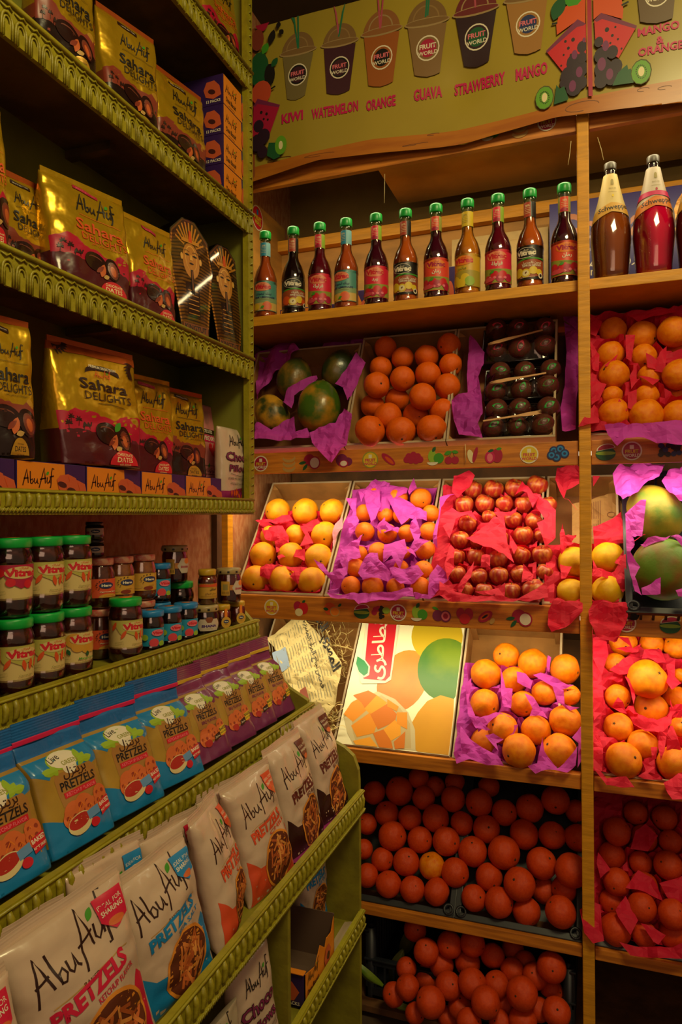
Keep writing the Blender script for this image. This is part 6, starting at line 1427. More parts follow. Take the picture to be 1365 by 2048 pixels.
for i, q in enumerate([[(650, 600), (690, 540), (760, 500), (770, 580), (700, 640)], [(700, 500), (780, 475), (825, 500), (765, 575), (745, 540)], [(825, 500), (880, 540), (830, 590), (790, 600), (760, 570)], [(690, 660), (790, 590), (830, 640), (810, 700), (720, 720)], [(790, 600), (880, 545), (930, 600), (920, 640), (830, 680)], [(860, 680), (920, 630), (950, 660), (950, 710), (900, 740)], [(930, 590), (985, 590), (985, 680), (930, 650)], [(805, 700), (860, 680), (900, 740), (910, 785), (835, 780)], [(700, 740), (790, 720), (830, 778), (712, 768)], [(880, 520), (940, 560), (930, 585), (880, 560)], [(915, 745), (975, 690), (970, 780), (920, 786)]]): P.poly(mpl(q), cub[i % 3])
P.poly(mpl([(735, 420), (745, 440), (870, 438), (900, 420), (940, 150), (940, 120), (770, 116)]), wht); P.poly(mpl([(755, 415), (870, 425), (895, 400), (930, 126), (782, 118)]), red)
P.poly(mpl([(712, 330), (720, 285), (760, 310), (790, 350), (785, 395), (760, 408), (730, 385)]), wht); P.poly(mpl([(716, 335), (724, 296), (760, 320), (782, 352), (778, 385), (758, 400), (732, 378)]), mat('leaf_art', '#0f7a40', .45))
c0 = mp(845, 420); c1 = mp(880, 95); L_ = math.hypot(c1[0]-c0[0], c1[1]-c0[1])*1.0
vs, fs, w_ = text2d(arab('قطاطرى'), .02); ang = math.atan2(c1[1]-c0[1], c1[0]-c0[0]); ca, sa = math.cos(ang), math.sin(ang); h_ = 17
o_ = [];
for a, b in vs: a = a/w_*L_; b = (b+.0)*h_; o_.append((min(max(c0[0]+a*ca-b*sa, 1), 99), min(max(c0[1]+a*sa+b*ca, 1), H-1)))
P.lay += 1; P.items.append((o_, fs, wht, P.lay))
for q in ([(700, 758), (810, 770), (808, 778), (700, 766)], [(1018, 800), (1130, 818), (1128, 826), (1018, 808)]): P.poly(mpl(q), blk)
P.emit(mb, lambda u, v, o: xyz(xl0+Wl*u, .003+Hl*v, 3, .0045+o), nx=1, ny=1, d=.0001)
bpy.data.objects['mango_carton']; lid = mb.build('printed_lid', bpy.data.objects['mango_carton'], fix=False)
lid['label'] = 'printed lid with mango cubes, whole mangoes and red Arabic name strip'
# newspaper and shredded paper
news = mat('newsprint', '#b8a470', .8, var=.08, scale=8, sheet=False)
def news_print(mb, f, sx, sy):
    P = Print(100, 100); rr = random.Random(2); g = mat('news_grey', '#7c7458', .8); q = mat('news_photo', '#7888a0', .8)
    def rt(x, y, a=-58): c, s = math.cos(R(a)), math.sin(R(a)); return (50+(x-50)*c-(y-50)*s*.9, 50+(x-50)*s+(y-50)*c)
    def ln(x0, y0, x1, y1, w, m):
        a, b = rt(x0, y0), rt(x1, y1)
        if all(3 < v < 97 for v in a+b): P.stroke([a, b], w, m, 3)
    for c in range(5):
        for i in range(24):
            x0 = 4+c*19; ln(x0, 12+i*3.2, x0+rr.uniform(12, 16), 12+i*3.2, .9, g)
    P.lay = 4; P.poly([rt(*v) for v in ((20, 24), (44, 24), (44, 40), (20, 40))], q); P.poly([rt(*v) for v in ((72, 44), (98, 44), (98, 52), (72, 52))], mat('news_red', '#8c4838', .8))
    x, y = rt(40, 86); P.text(arab('المصري اليوم'), x, y, 13, blk, bold=.03, rot=-58); x, y = rt(44, 68); P.text(arab('قصص نجاح المرأة المصرية'), x, y, 7, blk, bold=.01, rot=-58)
    P.items = [it for it in P.items]; P.emit(mb, f, nx=12, ny=12)
Cn = (440, 1200, 2.625)
sheet([(240, 200), (380, 95), (450, 105), (520, 180), (590, 255), (640, 330), (625, 420), (600, 540), (530, 645), (470, 600), (420, 560), (360, 460), (325, 400), (318, 330), (290, 250)], 3, news, 'Arabic newspaper sheet spread over the carton beside the purple bags', *Cn, off=.035, amp=.014, name='newspaper', cat='newspaper', prn=news_print)
sheet([(315, 330), (350, 300), (330, 400), (420, 560), (480, 620), (400, 590), (300, 480)], 3, news, 'folded newspaper end tucked behind the purple pretzel bags', *Cn, off=.02, amp=.014, name='newspaper', cat='newspaper')
mb = MB(); rr = random.Random(8); shr = mat('shredded_paper_strip', '#c8b070', .8)
for i in range(150):
    x, y = rr.choice([(rr.uniform(470, 680), rr.uniform(110, 260)), (rr.uniform(560, 665), rr.uniform(240, 420)), (rr.uniform(540, 640), rr.uniform(540, 700))]); p = up3(440+x/2.625, 1200+y/2.625, 3, rr.uniform(-.05, .02))
    d = Vector((rr.uniform(-1, 1), rr.uniform(-.6, .6), rr.uniform(-1, 1))).normalized(); e = d.cross(Vector((rr.uniform(-1, 1), 1, .3))).normalized(); L_ = rr.uniform(.02, .06); cu = rr.uniform(8, 40)
    vs = []; fs = []
    for j in range(7):
        t = j/6; q = p+d*L_*(t-.5)+e*.012*math.sin(t*cu*.2+i); vs += [q-d.cross(e)*.0018, q+d.cross(e)*.0018]
        if j: fs.append((2*j-2, 2*j-1, 2*j+1, 2*j))
    mb.add(vs, fs, shr)
o = mb.build('shredded_paper', fix=False); o['kind'] = 'stuff'; o['label'] = 'heap of pale shredded paper strips around the newspaper'; o['category'] = 'shredded paper'
put_fruit('navel', 31, 3, [[(295, 715, 75), (483, 762, 90), (700, 765, 95)], [(395, 640, 82), (575, 650, 80), (735, 600, 85)], [(297, 507, 80), (505, 507, 70), (760, 460, 55)], [(455, 377, 70), (620, 450, 66), (305, 347, 80)], [(415, 250, 72), (558, 290, 78), (733, 320, 82)]],
          *C3r, 'carton beside the mango carton', 'orange', 'oranges in purple tissue')
put_fruit('navel', 32, 3, [[(490, 1500, 195), (1060, 1540, 195)], [(430, 1135, 160), (700, 1330, 165), (1130, 1140, 120)], [(420, 800, 140), (790, 935, 185), (1080, 830, 150)], [(400, 430, 120), (750, 600, 215), (1110, 560, 80)], [(480, 200, 150), (800, 210, 130), (1070, 240, 135)]],
          *C7, 'lower right carton', 'plump orange', 'oranges in red tissue at the lower right')
lining(31, -.386, -.106, .004, .30, pm, 'purple tissue bedding between the oranges beside the mango carton', rise=.006, seed=7)
lining(32, -.028, .375, .004, .44, pr, 'red tissue bedding of the lower right carton', rise=.016, seed=8)
many([('purple tissue at the left edge of the oranges', [(190, 400), (228, 370), (210, 480), (250, 580), (330, 650), (250, 640), (205, 560)]),
      ('purple tissue point between the upper left oranges', [(385, 310), (410, 420), (450, 430), (440, 530), (400, 520), (385, 440)]),
      ('purple tissue corner over the upper middle oranges', [(472, 340), (520, 345), (555, 380), (545, 420), (475, 395)]),
      ('purple tissue under the large upper right orange', [(560, 355), (600, 330), (660, 350), (740, 395), (780, 400), (700, 425), (650, 400)]),
      ('purple tissue point left of the large upper right orange', [(640, 250), (658, 262), (645, 330), (632, 300)]),
      ('purple tissue across the middle of the oranges', [(512, 450), (560, 470), (610, 540), (640, 590), (580, 560), (540, 570), (555, 530)]),
      ('purple tissue right of the middle oranges', [(665, 420), (725, 440), (730, 510), (810, 530), (760, 540), (690, 500)]),
      ('purple tissue under the left middle orange', [(250, 590), (360, 545), (470, 590), (380, 560), (310, 620), (260, 650)]),
      ('small purple tissue over the lower left orange', [(395, 620), (480, 615), (440, 680), (405, 660)]),
      ('large purple tissue spilling at the front left', [(128, 770), (170, 760), (165, 620), (215, 690), (280, 740), (370, 790), (402, 845), (330, 840), (220, 810), (145, 830)]),
      ('purple tissue wedge by the front left orange', [(300, 680), (345, 668), (400, 700), (360, 720), (375, 770)]),
      ('purple tissue around the front right orange', [(530, 840), (580, 820), (610, 690), (620, 760), (690, 850), (770, 780), (800, 740), (790, 840), (740, 875), (650, 855), (570, 878)]),
      ('purple tissue corner beside the post', [(770, 690), (826, 620), (828, 800), (800, 850), (805, 720)])], 3, pm, C3r, off=.04, amp=.014)
many([('red tissue over the upper left of the lower right carton', [(150, 140), (300, 180), (320, 330), (250, 560), (170, 420), (150, 380)]),
      ('pale red tissue flap over the upper left orange', [(330, 510), (480, 360), (560, 330), (600, 400), (570, 540), (430, 530)]),
      ('pale red tissue at the left edge of the lower right carton', [(150, 440), (240, 500), (250, 640), (300, 690), (200, 720), (150, 700)]),
      ('crumpled pale tissue along the post', [(150, 740), (260, 740), (270, 930), (160, 1060)]),
      ('red tissue around the top row of the lower right carton', [(420, 120), (540, 130), (590, 250), (680, 200), (650, 290), (520, 310), (400, 290), (560, 230)]),
      ('red tissue over the second top orange', [(720, 270), (900, 250), (960, 400), (860, 420), (760, 370), (690, 370)]),
      ('red tissue left of the biggest orange', [(500, 560), (600, 640), (620, 780), (600, 860), (560, 700)]),
      ('red tissue below the biggest orange', [(560, 1000), (640, 1020), (780, 1070), (960, 1040), (1030, 900), (1020, 1080), (900, 1190), (740, 1160), (600, 1080)]),
      ('red tissue over the left middle orange', [(360, 900), (425, 820), (480, 870), (525, 970), (450, 960)]),
      ('pale red tissue at the right of the biggest orange', [(960, 420), (1060, 380), (1060, 560), (1135, 620), (1020, 730), (960, 650), (980, 540)]),
      ('red tissue at the right edge in the middle', [(1000, 840), (1040, 930), (1135, 940), (1135, 1010), (1020, 1000)]),
      ('dark red tissue triangle at the right', [(1000, 1130), (1030, 1130), (1130, 1370), (970, 1370), (960, 1240)]),
      ('pale red tissue standing right of the lower orange', [(880, 1190), (970, 1190), (940, 1400), (900, 1500), (870, 1350)]),
      ('small red tissue over the lower middle orange', [(790, 1340), (860, 1360), (850, 1470), (805, 1490)]),
      ('dark red tissue lying across the post', [(0, 1180), (150, 1175), (180, 1110), (260, 1350), (250, 1600), (130, 1600), (60, 1590)]),
      ('red tissue under the front left orange of the lower right carton', [(120, 1545), (230, 1610), (300, 1680), (520, 1690), (610, 1800), (480, 1800), (300, 1760)]),
      ('red tissue wedge between the front oranges', [(690, 1500), (835, 1575), (760, 1640), (870, 1720), (720, 1700), (650, 1670), (740, 1610)]),
      ('red tissue hanging from the front right corner', [(930, 1740), (1100, 1620), (1300, 1600), (1300, 1900), (1030, 1920), (980, 1850)])], 3, pr, C7, off=.04, amp=.014)

# ============ bulk crates
C8 = (680, 1500, 1.993)
put_fruit('blood', 41, 4, [[(195, 535, 52), (290, 555, 50), (387, 565, 52), (535, 590, 50), (635, 608, 58), (745, 645, 55), (880, 645, 60)], [(110, 500, 45), (265, 447, 53), (460, 488, 55), (595, 507, 53), (717, 535, 63), (815, 560, 50), (895, 555, 50)], [(170, 437, 45), (95, 395, 38), (805, 452, 60), (925, 480, 65)], [(210, 343, 56), (320, 358, 50), (425, 365, 55), (530, 405, 57), (655, 410, 64)],
          [(108, 295, 40), (188, 255, 48), (280, 270, 47), (487, 293, 46), (585, 315, 53), (735, 337, 57), (848, 340, 53), (950, 350, 52)], [(137, 170, 46), (238, 163, 55), (335, 190, 46), (383, 272, 53), (452, 195, 50), (556, 210, 54), (657, 250, 50), (758, 232, 55), (860, 200, 55), (945, 245, 45)], [(315, 110, 42), (380, 145, 40), (460, 130, 40), (595, 145, 42)]],
          *C8, 'bulk heap on the upper floor shelf', 'loose orange', 'loose oranges heaped on the upper floor shelf', lo=-.09, hi=.03)
put_fruit('navel', 43, 4, [[(367, 462, 52), ]], *C8, 'bulk heap', 'pale yellow orange', 'pale orange', lo=-.09, hi=.03)
put_fruit('blood', 42, 4, [[(1100, 715, 60), (1215, 735, 50), (1330, 740, 55)], [(1085, 605, 48), (1205, 625, 55), (1330, 655, 58)], [(1105, 525, 52), (1215, 545, 55), (1330, 560, 45)], [(1085, 420, 52), (1200, 450, 45), (1310, 460, 55)], [(1105, 325, 55), (1215, 350, 50), (1320, 365, 45)], [(1180, 250, 45), (1295, 270, 48)]],
          *C8, 'red lined crate below the rail', 'dark orange', 'oranges in the red lined crate at the lower right')
P4, t4, n4 = PLN[4]
T4 = Matrix.Translation(xyz(0, -.02, 4, -.10)) @ Matrix(((1, 0, 0, 0), (0, t4.y, n4.y, 0), (0, t4.z, n4.z, 0), (0, 0, 0, 1)))
xs = [up3(712, 1800, 4).x, up3(910, 1820, 4).x, up3(1166, 1880, 4).x]
plastic_crate(xs[0]-.14, xs[1]-.006, 0, .44, 0, .085, 'black plastic crate under the left half of the loose oranges', T=T4)
plastic_crate(xs[1]+.002, xs[2]-.004, 0, .44, 0, .085, 'black plastic crate under the right half of the loose oranges', T=T4)
plastic_crate(-.032, .40, 0, .44, 0, .085, 'black plastic crate lined with red tissue at the lower right', T=T4)
lining(42, -.02, .38, .0, .40, pr, 'red tissue bedding of the dark lower right crate', rise=.006, seed=9)
many([('red tissue ear hanging out beside the post', [(957, 635), (1000, 600), (1040, 620), (1045, 700), (1055, 760), (1010, 770), (975, 730)]),
      ('red tissue tongue over the front of the lower right crate', [(1115, 760), (1180, 780), (1330, 785), (1365, 770), (1420, 800), (1365, 830), (1280, 833), (1160, 815)]),
      ('red tissue over the middle of the dark crate', [(1140, 550), (1190, 480), (1250, 510), (1290, 600), (1220, 570)]),
      ('red tissue peak at the left of the dark crate', [(1030, 410), (1080, 480), (1040, 515), (1025, 460)]),
      ('red tissue at the right of the dark crate', [(1275, 530), (1365, 500), (1430, 560), (1365, 610), (1310, 590)]),
      ('red tissue point low in the dark crate', [(1100, 640), (1140, 580), (1190, 680), (1160, 740), (1110, 670)]),
      ('red tissue high in the dark crate', [(1180, 320), (1220, 290), (1270, 340), (1230, 400), (1160, 390)]),
      ('red tissue wedge by the front orange of the dark crate', [(1200, 690), (1240, 700), (1300, 740), (1270, 780), (1250, 770)])], 4, pr, C8, off=.04, amp=.014)
# bottom crate standing on the lowest board
put_fruit('blood', 51, 5, [[(300, 1050, 40), (430, 1065, 40), (515, 1085, 50), (640, 1085, 45), (730, 1080, 55), (865, 1045, 55)], [(215, 975, 45), (362, 1005, 58), (480, 1025, 48), (582, 1005, 58), (665, 1015, 45), (795, 1035, 45)], [(265, 870, 40), (270, 945, 48), (345, 905, 46), (432, 940, 52), (528, 930, 57), (625, 935, 50), (727, 970, 62)],
          [(345, 805, 50), (405, 855, 48), (510, 850, 50), (438, 775, 50), (530, 770, 50), (610, 820, 48), (690, 880, 48), (845, 865, 57)], [(300, 715, 45), (690, 790, 45), (740, 850, 45), (780, 900, 50), (845, 960, 45)]],
          *C8, 'bottom crate', 'loose orange', 'loose oranges in the bottom crate', lo=-.10, hi=.05)
xb0, xb1 = hit(735, 1965, 1, 2.04).x, hit(1150, 2000, 1, 2.04).x
plastic_crate(xb0, xb1, 2.025, 2.46, .042, .245, 'blue black plastic crate of oranges on the lowest board', low_front=.16)
leafm = mat('citrus_leaf', '#4c7018', .4, hex2='#7c9028', scale=8); leafd = mat('dry_leaf', '#4a4a20', .6, var=.3, scale=8)
def leaf(px, py, px2, py2, y, wd, m, label, ox=680, oy=1500, s=1.993):
    a = hit(ox+px/s, oy+py/s, 1, y); b = hit(ox+px2/s, oy+py2/s, 1, y-.02); d = b-a; L_ = d.length; dx = d/L_; side = dx.cross(Vector((0, 1, 0))).normalized(); mb = MB()
    mb.grid(10, 4, lambda u, v: a+dx*L_*u+side*(v-.5)*2*wd*math.sin(math.pi*min(u*.96+.02, 1))**.8+Vector((0, -.012*math.sin(math.pi*u)+.010*abs(v-.5)*2, 0)), m)
    o = mb.build('leaf', fix=False); o['label'] = label; o['category'] = 'leaf'
leaf(170, 945, 60, 850, 1.985, .016, leafm, 'bright green citrus leaf sticking out left of the bottom crate')
leaf(300, 1040, 190, 1000, 1.99, .012, leafm, 'green leaf lying on the rim of the bottom crate'); leaf(200, 930, 250, 800, 2.06, .02, leafd, 'dull dry leaf standing at the left of the bottom oranges'); leaf(240, 830, 300, 700, 2.10, .02, leafd, 'second dry leaf higher up behind the bottom oranges')
# ---------------------------------------------------------------- pretzel bags on the lower trays
pretz = mat('pretzel_print', '#c4602c', .5); pretd = mat('pretzel_dark_print', '#8c3018', .5); bowlp = mat('bowl_print', '#d0bc88', .45); sauce = mat('sauce_print', '#a82820', .4); ltb = mat('pale_blue_print', '#5c88b8', .45)
kpan = mat('kraft_panel_print', '#9c6c30', .55); leaff = mat('leaf_fresh_print', '#8ca820', .5); lilac = mat('lilac_print2', '#7c5060', .5)
def pret(P, x, y, r, dark=False):
    P.poly(ell(x, y, r, r*.9, 16), pretz)
    for dx, dy in ((-.42, .15), (.42, .15), (0, -.42)): P.poly(ell(x+dx*r, y+dy*r, r*.24, r*.22, 10), pretd)
    P.stroke([(x-r*.8, y-r*.3), (x-r*.2, y+r*.3), (x+r*.5, y-r*.6)], r*.10, org)
def live_print(H, blue=True, txt='KETCHUP FLAVOR'):
    P = Print(100, H); k = H/160; top, dk = (blfilm, bldark) if blue else (pufilm, pufilm)
    P.poly([(1, 112*k), (20, 100*k), (34, 118*k), (60, 108*k), (74, 96*k), (99, 104*k), (99, 132*k), (1, 132*k)], top)
    P.poly([(1, 1), (99, 1), (99, 34*k), (74, 38*k), (50, 30*k), (20, 42*k), (1, 52*k)], top)
    P.poly([(28, 58*k), (88, 58*k), (90, 96*k), (84, 104*k), (30, 104*k), (26, 96*k)], kpan)
    P.poly(ell(50, 120*k, 24, 14*k, 20), leaff); P.poly(ell(50, 121*k, 21, 12.5*k, 20), wht); P.poly(ell(53, 110*k, 11, 12*k, 16), wht)
    for x, y, a, L_ in ((30, 106*k, 160, 18), (34, 102*k, 120, 14), (30, 112*k, 190, 16), (66, 104*k, 40, 20), (68, 110*k, 70, 16), (74, 108*k, 10, 16)): P.poly(leafp(x, y, L_, 4.5, a), leaff)
    P.text('Live', 40, 121*k, 11, blk, rot=10); P.textfit('GREEN', 44, 68, 112*k, 6*k, olive, .01)
    P.text(arab('بريتزل'), 58, 96*k, 15, dbr, bold=.01); P.textfit('PRETZELS', 32, 86, 79*k, 12*k, blk, .02)
    if blue: P.poly([(34, 68*k), (84, 69*k), (84, 77*k), (34, 76*k)], red); P.textfit(txt, 37, 82, 70*k, 4.6*k, pnk, .01)
    else: P.textfit('BBQ FLAVOR', 38, 80, 69*k, 6*k, plum, .02); P.stroke([(28, 61*k), (88, 61*k)], .6, plum)
    for x, y, r in ((40, 46*k, 15), (56, 50*k, 15), (68, 44*k, 12), (34, 40*k, 12), (84, 56*k, 12), (82, 46*k, 11)): pret(P, x, y, r)
    if blue:
        P.poly(ell(44, 30*k, 19, 14*k, 22, 8), bowlp); P.poly(ell(43, 33*k, 16.5, 9.5*k, 20, 8), sauce); P.poly(ell(66, 22*k, 7, 6.5*k, 14), red)
        P.poly([(58, 28*k), (76, 32*k), (74, 44*k), (56, 40*k)], ltb); P.poly([(78, 26*k), (97, 32*k), (96, 50*k), (76, 45*k)], red)
        P.text('BAKED', 87, 40*k, 6.4, wht, bold=.03, rot=8); P.text('NOT FRIED', 87.5, 32*k, 4.0, wht, bold=.02, rot=8)
    else:
        P.poly(ell(40, 32*k, 9, 7*k, 14), sauce); P.poly([(76, 36*k), (98, 40*k), (97, 55*k), (76, 51*k)], yp); P.text('BAKED', 87, 46*k, 6.8, blk, bold=.03, rot=6); P.text('NOT FRIED', 87, 40*k, 4.0, blk, bold=.02, rot=6)
        P.poly([(58, 30*k), (75, 34*k), (75, 45*k), (58, 41*k)], dbr); P.text(arab('مخبوز'), 66, 36*k, 6, wht)
    return P
def live_bag(W, blue, seed, Hh=.225, D=.07):
    """block bottom bag whose folded top ends in a ribbed crimp with a coloured strip"""
    H = 100*Hh/W; mb = MB(); side = lambda v: (bldark if blue else pufilm) if v > .86 else (blfilm if blue else pufilm) if v < .10 else kraft
    P = live_print(H, blue); pouch(mb, W, Hh, D, 'block', seed, side, P, wr=.0035)
    cr = MB(); z0, z1 = Hh*.985, Hh+.034; f = lambda u, v: Vector(((u-.5)*W*1.02, -.012*v-.002*abs(math.sin(v*26))+.004*math.sin(u*6+seed), z0+(z1-z0)*v))
    cr.grid(14, 24, f, bldark if blue else pufilm); cr.grid(14, 24, lambda u, v: f(u, v)+Vector((0, .0012, 0)), bldark if blue else pufilm)
    st = mat('strip_red', '#c0184c', .4) if blue else mat('strip_gold', '#b89018', .4)
    cr.grid(14, 4, lambda u, v: f(u, .02+v*.22)+Vector((0, -.0016, 0)), st); cr.grid(14, 2, lambda u, v: f(u, .02+v*.22)+Vector((0, .0026, 0)), st)
    return [('bag', mb), ('crimped_top', cr)]
def place_bag(parts, name, label, X, y, z, rz=0, lean=0, roll=0, group=None):
    return standing(name, label, 'snack bag', parts, (X, y, z), EAST+R(rz), R(-lean), R(roll), group)
GB, GP, GW = 'blue pretzel bags on the middle tray', 'purple pretzel bags on the middle tray', 'white pretzel bags on the lower tray'
XB_ = -.795; zt = .957
bl = [(.775, 'blue ketchup pretzel bag cut off by the left picture edge', 3), (.921, 'blue ketchup pretzel bag, second from the left on the middle tray', 2), (1.062, 'blue ketchup pretzel bag with a tall ribbed crimp, third from the left', -2), (1.204, 'blue ketchup pretzel bag, rightmost of the blue ones beside the purple bags', -4)]
for i, (y, lab, rz) in enumerate(bl):
    place_bag(live_bag(.140, True, 40+i, Hh=.183, D=.055), 'pretzel_bag', lab, XB_, y, zt+.010, rz-6, 21, group=GB)
for i, (y, z, lab) in enumerate(((.965, .972, 'blue pretzel bag mostly hidden behind the second one, only its crimp showing'), (1.155, .985, 'blue pretzel bag mostly hidden behind the rightmost blue one'))):
    place_bag(live_bag(.13, True, 50+i, Hh=.145, D=.03), 'pretzel_bag', lab, XB_-.052, y, z, -6, 12, group=GB)
pu = [(1.335, 'purple barbecue pretzel bag right next to the blue bags'), (1.455, 'purple barbecue pretzel bag, second purple one from the left'), (1.572, 'purple barbecue pretzel bag, third purple one from the left'), (1.688, 'purple pretzel bag, last of the row by the end of the tray')]
for i, (y, lab) in enumerate(pu):
    place_bag(live_bag(.130, False, 60+i, Hh=.178, D=.05), 'pretzel_bag', lab, XB_, y, zt+.010, -6, 24, group=GP)
place_bag(live_bag(.14, False, 70, Hh=.16, D=.04), 'pretzel_bag', 'purple pretzel bag lying back over the tray end by the newspaper', -.885, 1.735, 1.02, -14, 24, group=GP)
place_bag(live_bag(.12, False, 71, Hh=.14, D=.03), 'pretzel_bag', 'dark purple pretzel bag half hidden behind the first purple one', XB_-.055, 1.325, .965, -4, 12, group=GP)
# --- white pillow bags with an oval window
winr = mat('window_rim_print', '#d4842c', .45)
sk = [mat('stick_print_%d' % i, h, .5) for i, h in enumerate(('#b85c28', '#c87434', '#a04c20', '#d48c44'))]
def white_print(H, col, sub, seed, corner=True, low=None):
    P = Print(100, H); k = H/150; low = low or col; rr = random.Random(seed)
    P.poly([(3, 2), (97, 2), (96, 62*k), (90, 70*k), (80, 52*k), (50, 40*k), (20, 42*k), (4, 58*k)], low)
    P.abu(12, 100*k, 72, dbr, grn, rot=9, wd=2.3); P.stroke([(20, 90*k), (44, 93*k)], .7, tan); P.stroke([(56, 95*k), (84, 98*k)], .7, tan); P.text('BAKED', 50, 91*k, 4.6, brn, rot=5)
    P.textfit('PRETZELS', 18, 82, 74*k, 13*k, col, .045, rot=8); P.textfit(sub, 50, 86, 71*k, 5*k, col, .012, rot=8)
    x, y = 60, 36*k; rx, ry = 31, 36*k
    P.poly(ell(x, y, rx, ry, 26), winr); P.poly(ell(x, y, rx-2.6, ry-2.6, 26), snackd); P.lay += 1; base = P.lay
    for i in range(64):
        a = rr.choice([rr.uniform(60, 110), rr.uniform(10, 50), rr.uniform(120, 170)]); cx_, cy_ = x+rr.uniform(-.7, .7)*rx, y+rr.uniform(-.75, .75)*ry; L_ = rr.uniform(8, 22)
        dx, dy = math.cos(R(a))*L_/2, math.sin(R(a))*L_/2
        p0, p1 = (cx_-dx, cy_-dy), (cx_+dx, cy_+dy)
        if all(((q[0]-x)/(rx-4))**2+((q[1]-y)/(ry-4))**2 < 1 for q in (p0, p1)): P.stroke([p0, p1], 2.6, sk[i % 4], base+1+i % 5)
    P.lay = base+6
    if corner: P.poly([(68, 144*k), (94, 143*k), (92, 120*k), (80, 114*k), (70, 124*k)], col); P.text('IDEAL FOR', 81, 134*k, 4.4, wht, rot=3); P.text('SHARING', 81, 128*k, 4.6, wht, bold=.02, rot=3); P.poly(ell(82, 120*k, 7, 3.4*k), pretz)
    return P
def white_bag(W, Hh, D, col, sub, seed, low=None, mside=None):
    mb = MB(); H = 100*Hh/W; P = white_print(H, col, sub, seed, low=low)
    pouch(mb, W, Hh, D, 'pillow', seed, mside or whfilm, P, wr=.008, nu=22, nv=34)
    b2, b3 = MB(), MB()
    for z0, s_, bb in ((Hh*.99, 1, b2), (.004, -1, b3)): bb.grid(12, 10, lambda u, v: Vector(((u-.5)*W*.99, .0025*math.sin(u*9+seed)-.0008*abs(math.sin(v*12)), z0+s_*.016*v)), whfilm if s_ > 0 else (low or col))
    return [('bag', mb), ('top_seal', b2), ('bottom_seal', b3)]
bblu = mat('bright_blue_print', '#1478b4', .45); ccho = mat('choc_print', '#5c2418', .45); oran = mat('orange_red_print', '#cc4824', .45); dcho = mat('dark_choc_print', '#34140e', .35)
redk = mat('ketchup_print', '#c4183c', .42)
W_ = [(.572, .19, .215, redk, 'KETCHUP FLAVOR', 'white pretzel bag with red print cut off at the lower left corner', None), (.775, .205, .235, redk, 'KETCHUP FLAVOR', 'large white and red ketchup pretzel bag in the lower left foreground', None),
      (.955, .188, .210, bblu, 'SEA SALT', 'white and blue sea salt pretzel bag with a big stick window', None), (1.128, .150, .228, oran, 'CHILI', 'narrow white and orange red pretzel bag turned sideways beside the blue one', None),
      (1.302, .168, .228, oran, 'CHILI', 'white and orange red pretzel bag facing forward, left of the brown ones', None), (1.485, .165, .242, ccho, 'BBQ FLAVOR', 'white and brown barbecue pretzel bag, left of the pair', dcho), (1.658, .158, .257, ccho, 'BBQ FLAVOR', 'white and brown barbecue pretzel bag at the end of the lower tray', dcho)]
rzs = [-6, -10, -6, 14, -8, -6, -6]
for i, (y, w_, h_, c, sub, lab, low) in enumerate(W_):
    place_bag(white_bag(w_, h_, .062, c, sub, 80+i, low), 'pretzel_bag', lab, -.628, y, .738, rzs[i], 14, rzs[i]*.3-2, group=GW)
for i, (y, c, lab) in enumerate(((.70, redk, 'white pretzel bag standing behind the large ketchup bag at the lower left'), (.875, bblu, 'white pretzel bag with blue corner behind the sea salt bag'), (1.045, redk, 'beige white pretzel bag behind the sea salt and orange bags'), (1.22, oran, 'white pretzel bag with orange corner behind the orange red bags'), (1.60, ccho, 'pale bag top showing behind the two brown barbecue bags'))):
    place_bag(white_bag(.16, (.225, .240, .215, .215, .235)[i], .03, c, 'BAKED', 95+i), 'pretzel_bag', lab, -.690, y, .738, -4, 6, 3, group=GW)
# --- cubbies under the lower tray
place_bag(white_bag(.135, .235, .055, bblu, 'SEA SALT', 120), 'pretzel_bag', 'sea salt pretzel bag standing inside the right cubby', -.700, 1.68, .434, -14, 3)
place_bag([('bag', choco_bag(.135, .235, 31))], 'snack_bag', 'white and purple chocolate snack bag in the left cubby beside the divider', -.612, 1.205, .434, -8, 4, -5)
gb = MB(); P = Print(100, 130); P.abu(20, 96, 60, blk, grn, rot=10); pouch(gb, .14, .20, .05, 'pillow', 33, gryfilm, P, wr=.007); place_bag([('bag', gb)], 'snack_bag', 'plain greyish white bag in front in the left cubby', -.605, 1.045, .44, -4, 3)
gb = MB(); P = Print(100, 130); P.abu(20, 90, 66, dbr, grn, rot=10); pouch(gb, .14, .20, .05, 'pillow', 34, whfilm, P, wr=.007); place_bag([('bag', gb)], 'snack_bag', 'white bag at the bottom picture edge in the left cubby', -.605, .895, .44, -4, 3)
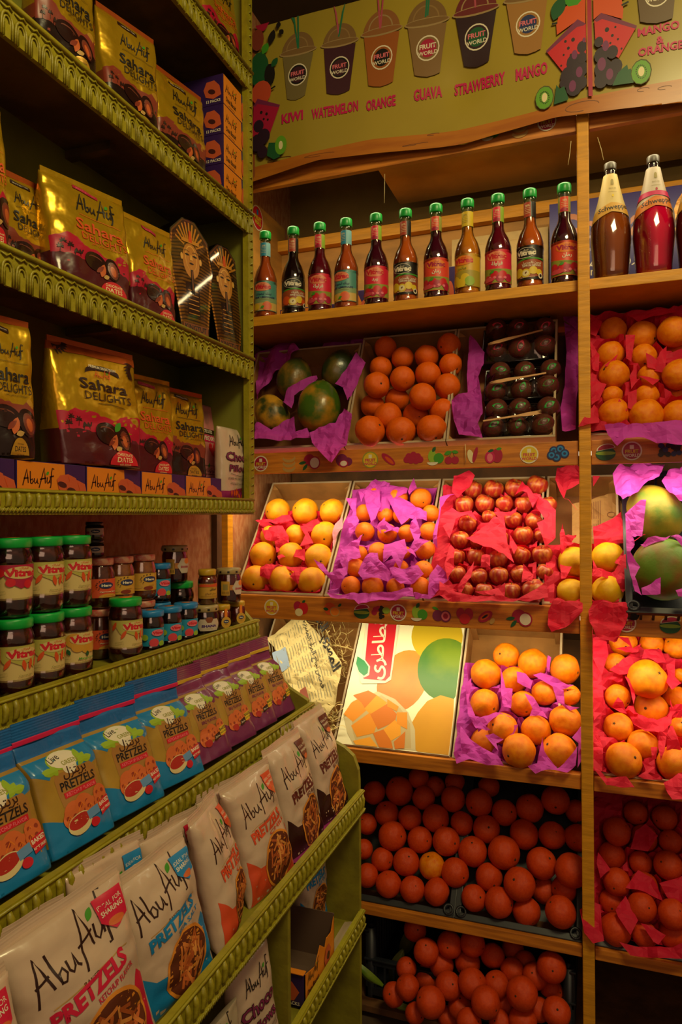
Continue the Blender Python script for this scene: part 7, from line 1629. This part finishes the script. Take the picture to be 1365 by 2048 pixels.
# torn open display box
mb = MB(); y0, y1, xf, xb, zb = 1.395, 1.575, -.597, -.725, .436; th = .0016; inn = mat('carton_grey_inside', '#5c4434', .8)
mb.box(xb, xf, y0, y1, zb, zb+th, inn)
mb.prism([(y0, zb), (y1, zb), (y1, zb+.105), (y1-.02, zb+.075), (y1-.05, zb+.078), (y1-.06, zb+.062), (y1-.09, zb+.085), (y1-.12, zb+.055), (y0, zb+.072)], xf-th, xf, borange, lambda a, c, t: Vector((t, a, c)))
mb.prism([(y0, zb), (y1, zb), (y1, zb+.105), (y0, zb+.125)], xb, xb+th, inn, lambda a, c, t: Vector((t, a, c)))
mb.box(xb, xf, y0, y0+th, zb, zb+.072, bpurple); mb.box(xb, xf, y0+th, y0+2*th, zb, zb+.072, inn); mb.box(xb, xf, y1-th, y1, zb, zb+.11, inn); mb.box(xb, xf-.002, y0-.004, y0+.012, zb+.072, zb+.0735, borange)
P = Print(100, 50); P.abu(8, 24, 36, dbr, grn, rot=0); P.textfit('Date Biscuit', 8, 44, 10, 7, dbr, .02); P.poly([(62, 20), (68, 32), (78, 34), (86, 24), (80, 12), (66, 10)], bisc); P.poly(ell(76, 20, 5, 5), biscd)
P.emit(mb, lambda u, v, o: Vector((xf+.0002+o, y0+u*(y1-y0), zb+v*.09)), nx=1, ny=1)
P = Print(100, 60); P.poly([(50, 20), (58, 40), (76, 42), (90, 26), (80, 10), (60, 8)], bisc); P.text('12 PACKS', 74, 3, 8, wht, bold=.02); P.emit(mb, lambda u, v, o: Vector((xb+(1-u)*(xf-xb), y0-.0002-o, zb+v*.075)) if False else Vector((xb+u*(xf-xb), y0-.0002-o, zb+v*.075)), nx=1, ny=1)
o = mb.build('open_box', fix=False); o['label'] = 'torn open orange and purple biscuit box at the front of the right cubby'; o['category'] = 'box'
mb = MB(); mb.grid(6, 4, lambda u, v: Vector((-.597-.03*u, 1.60+.135*v, .4345+.002*math.sin(u*5))), cardw); o = mb.build('card_sheet', fix=False); o['label'] = 'pale card sheet lying on the shelf of the right cubby'; o['category'] = 'card'
mb = MB(); mb.grid(6, 4, lambda u, v: Vector((-.597-.05*u, 1.40+.28*v, .7405+.006*(1-u))), mat('magenta_card', '#8c2468', .5)); o = mb.build('card_sheet', fix=False); o['label'] = 'magenta card strip lying under the brown barbecue bags'; o['category'] = 'card'
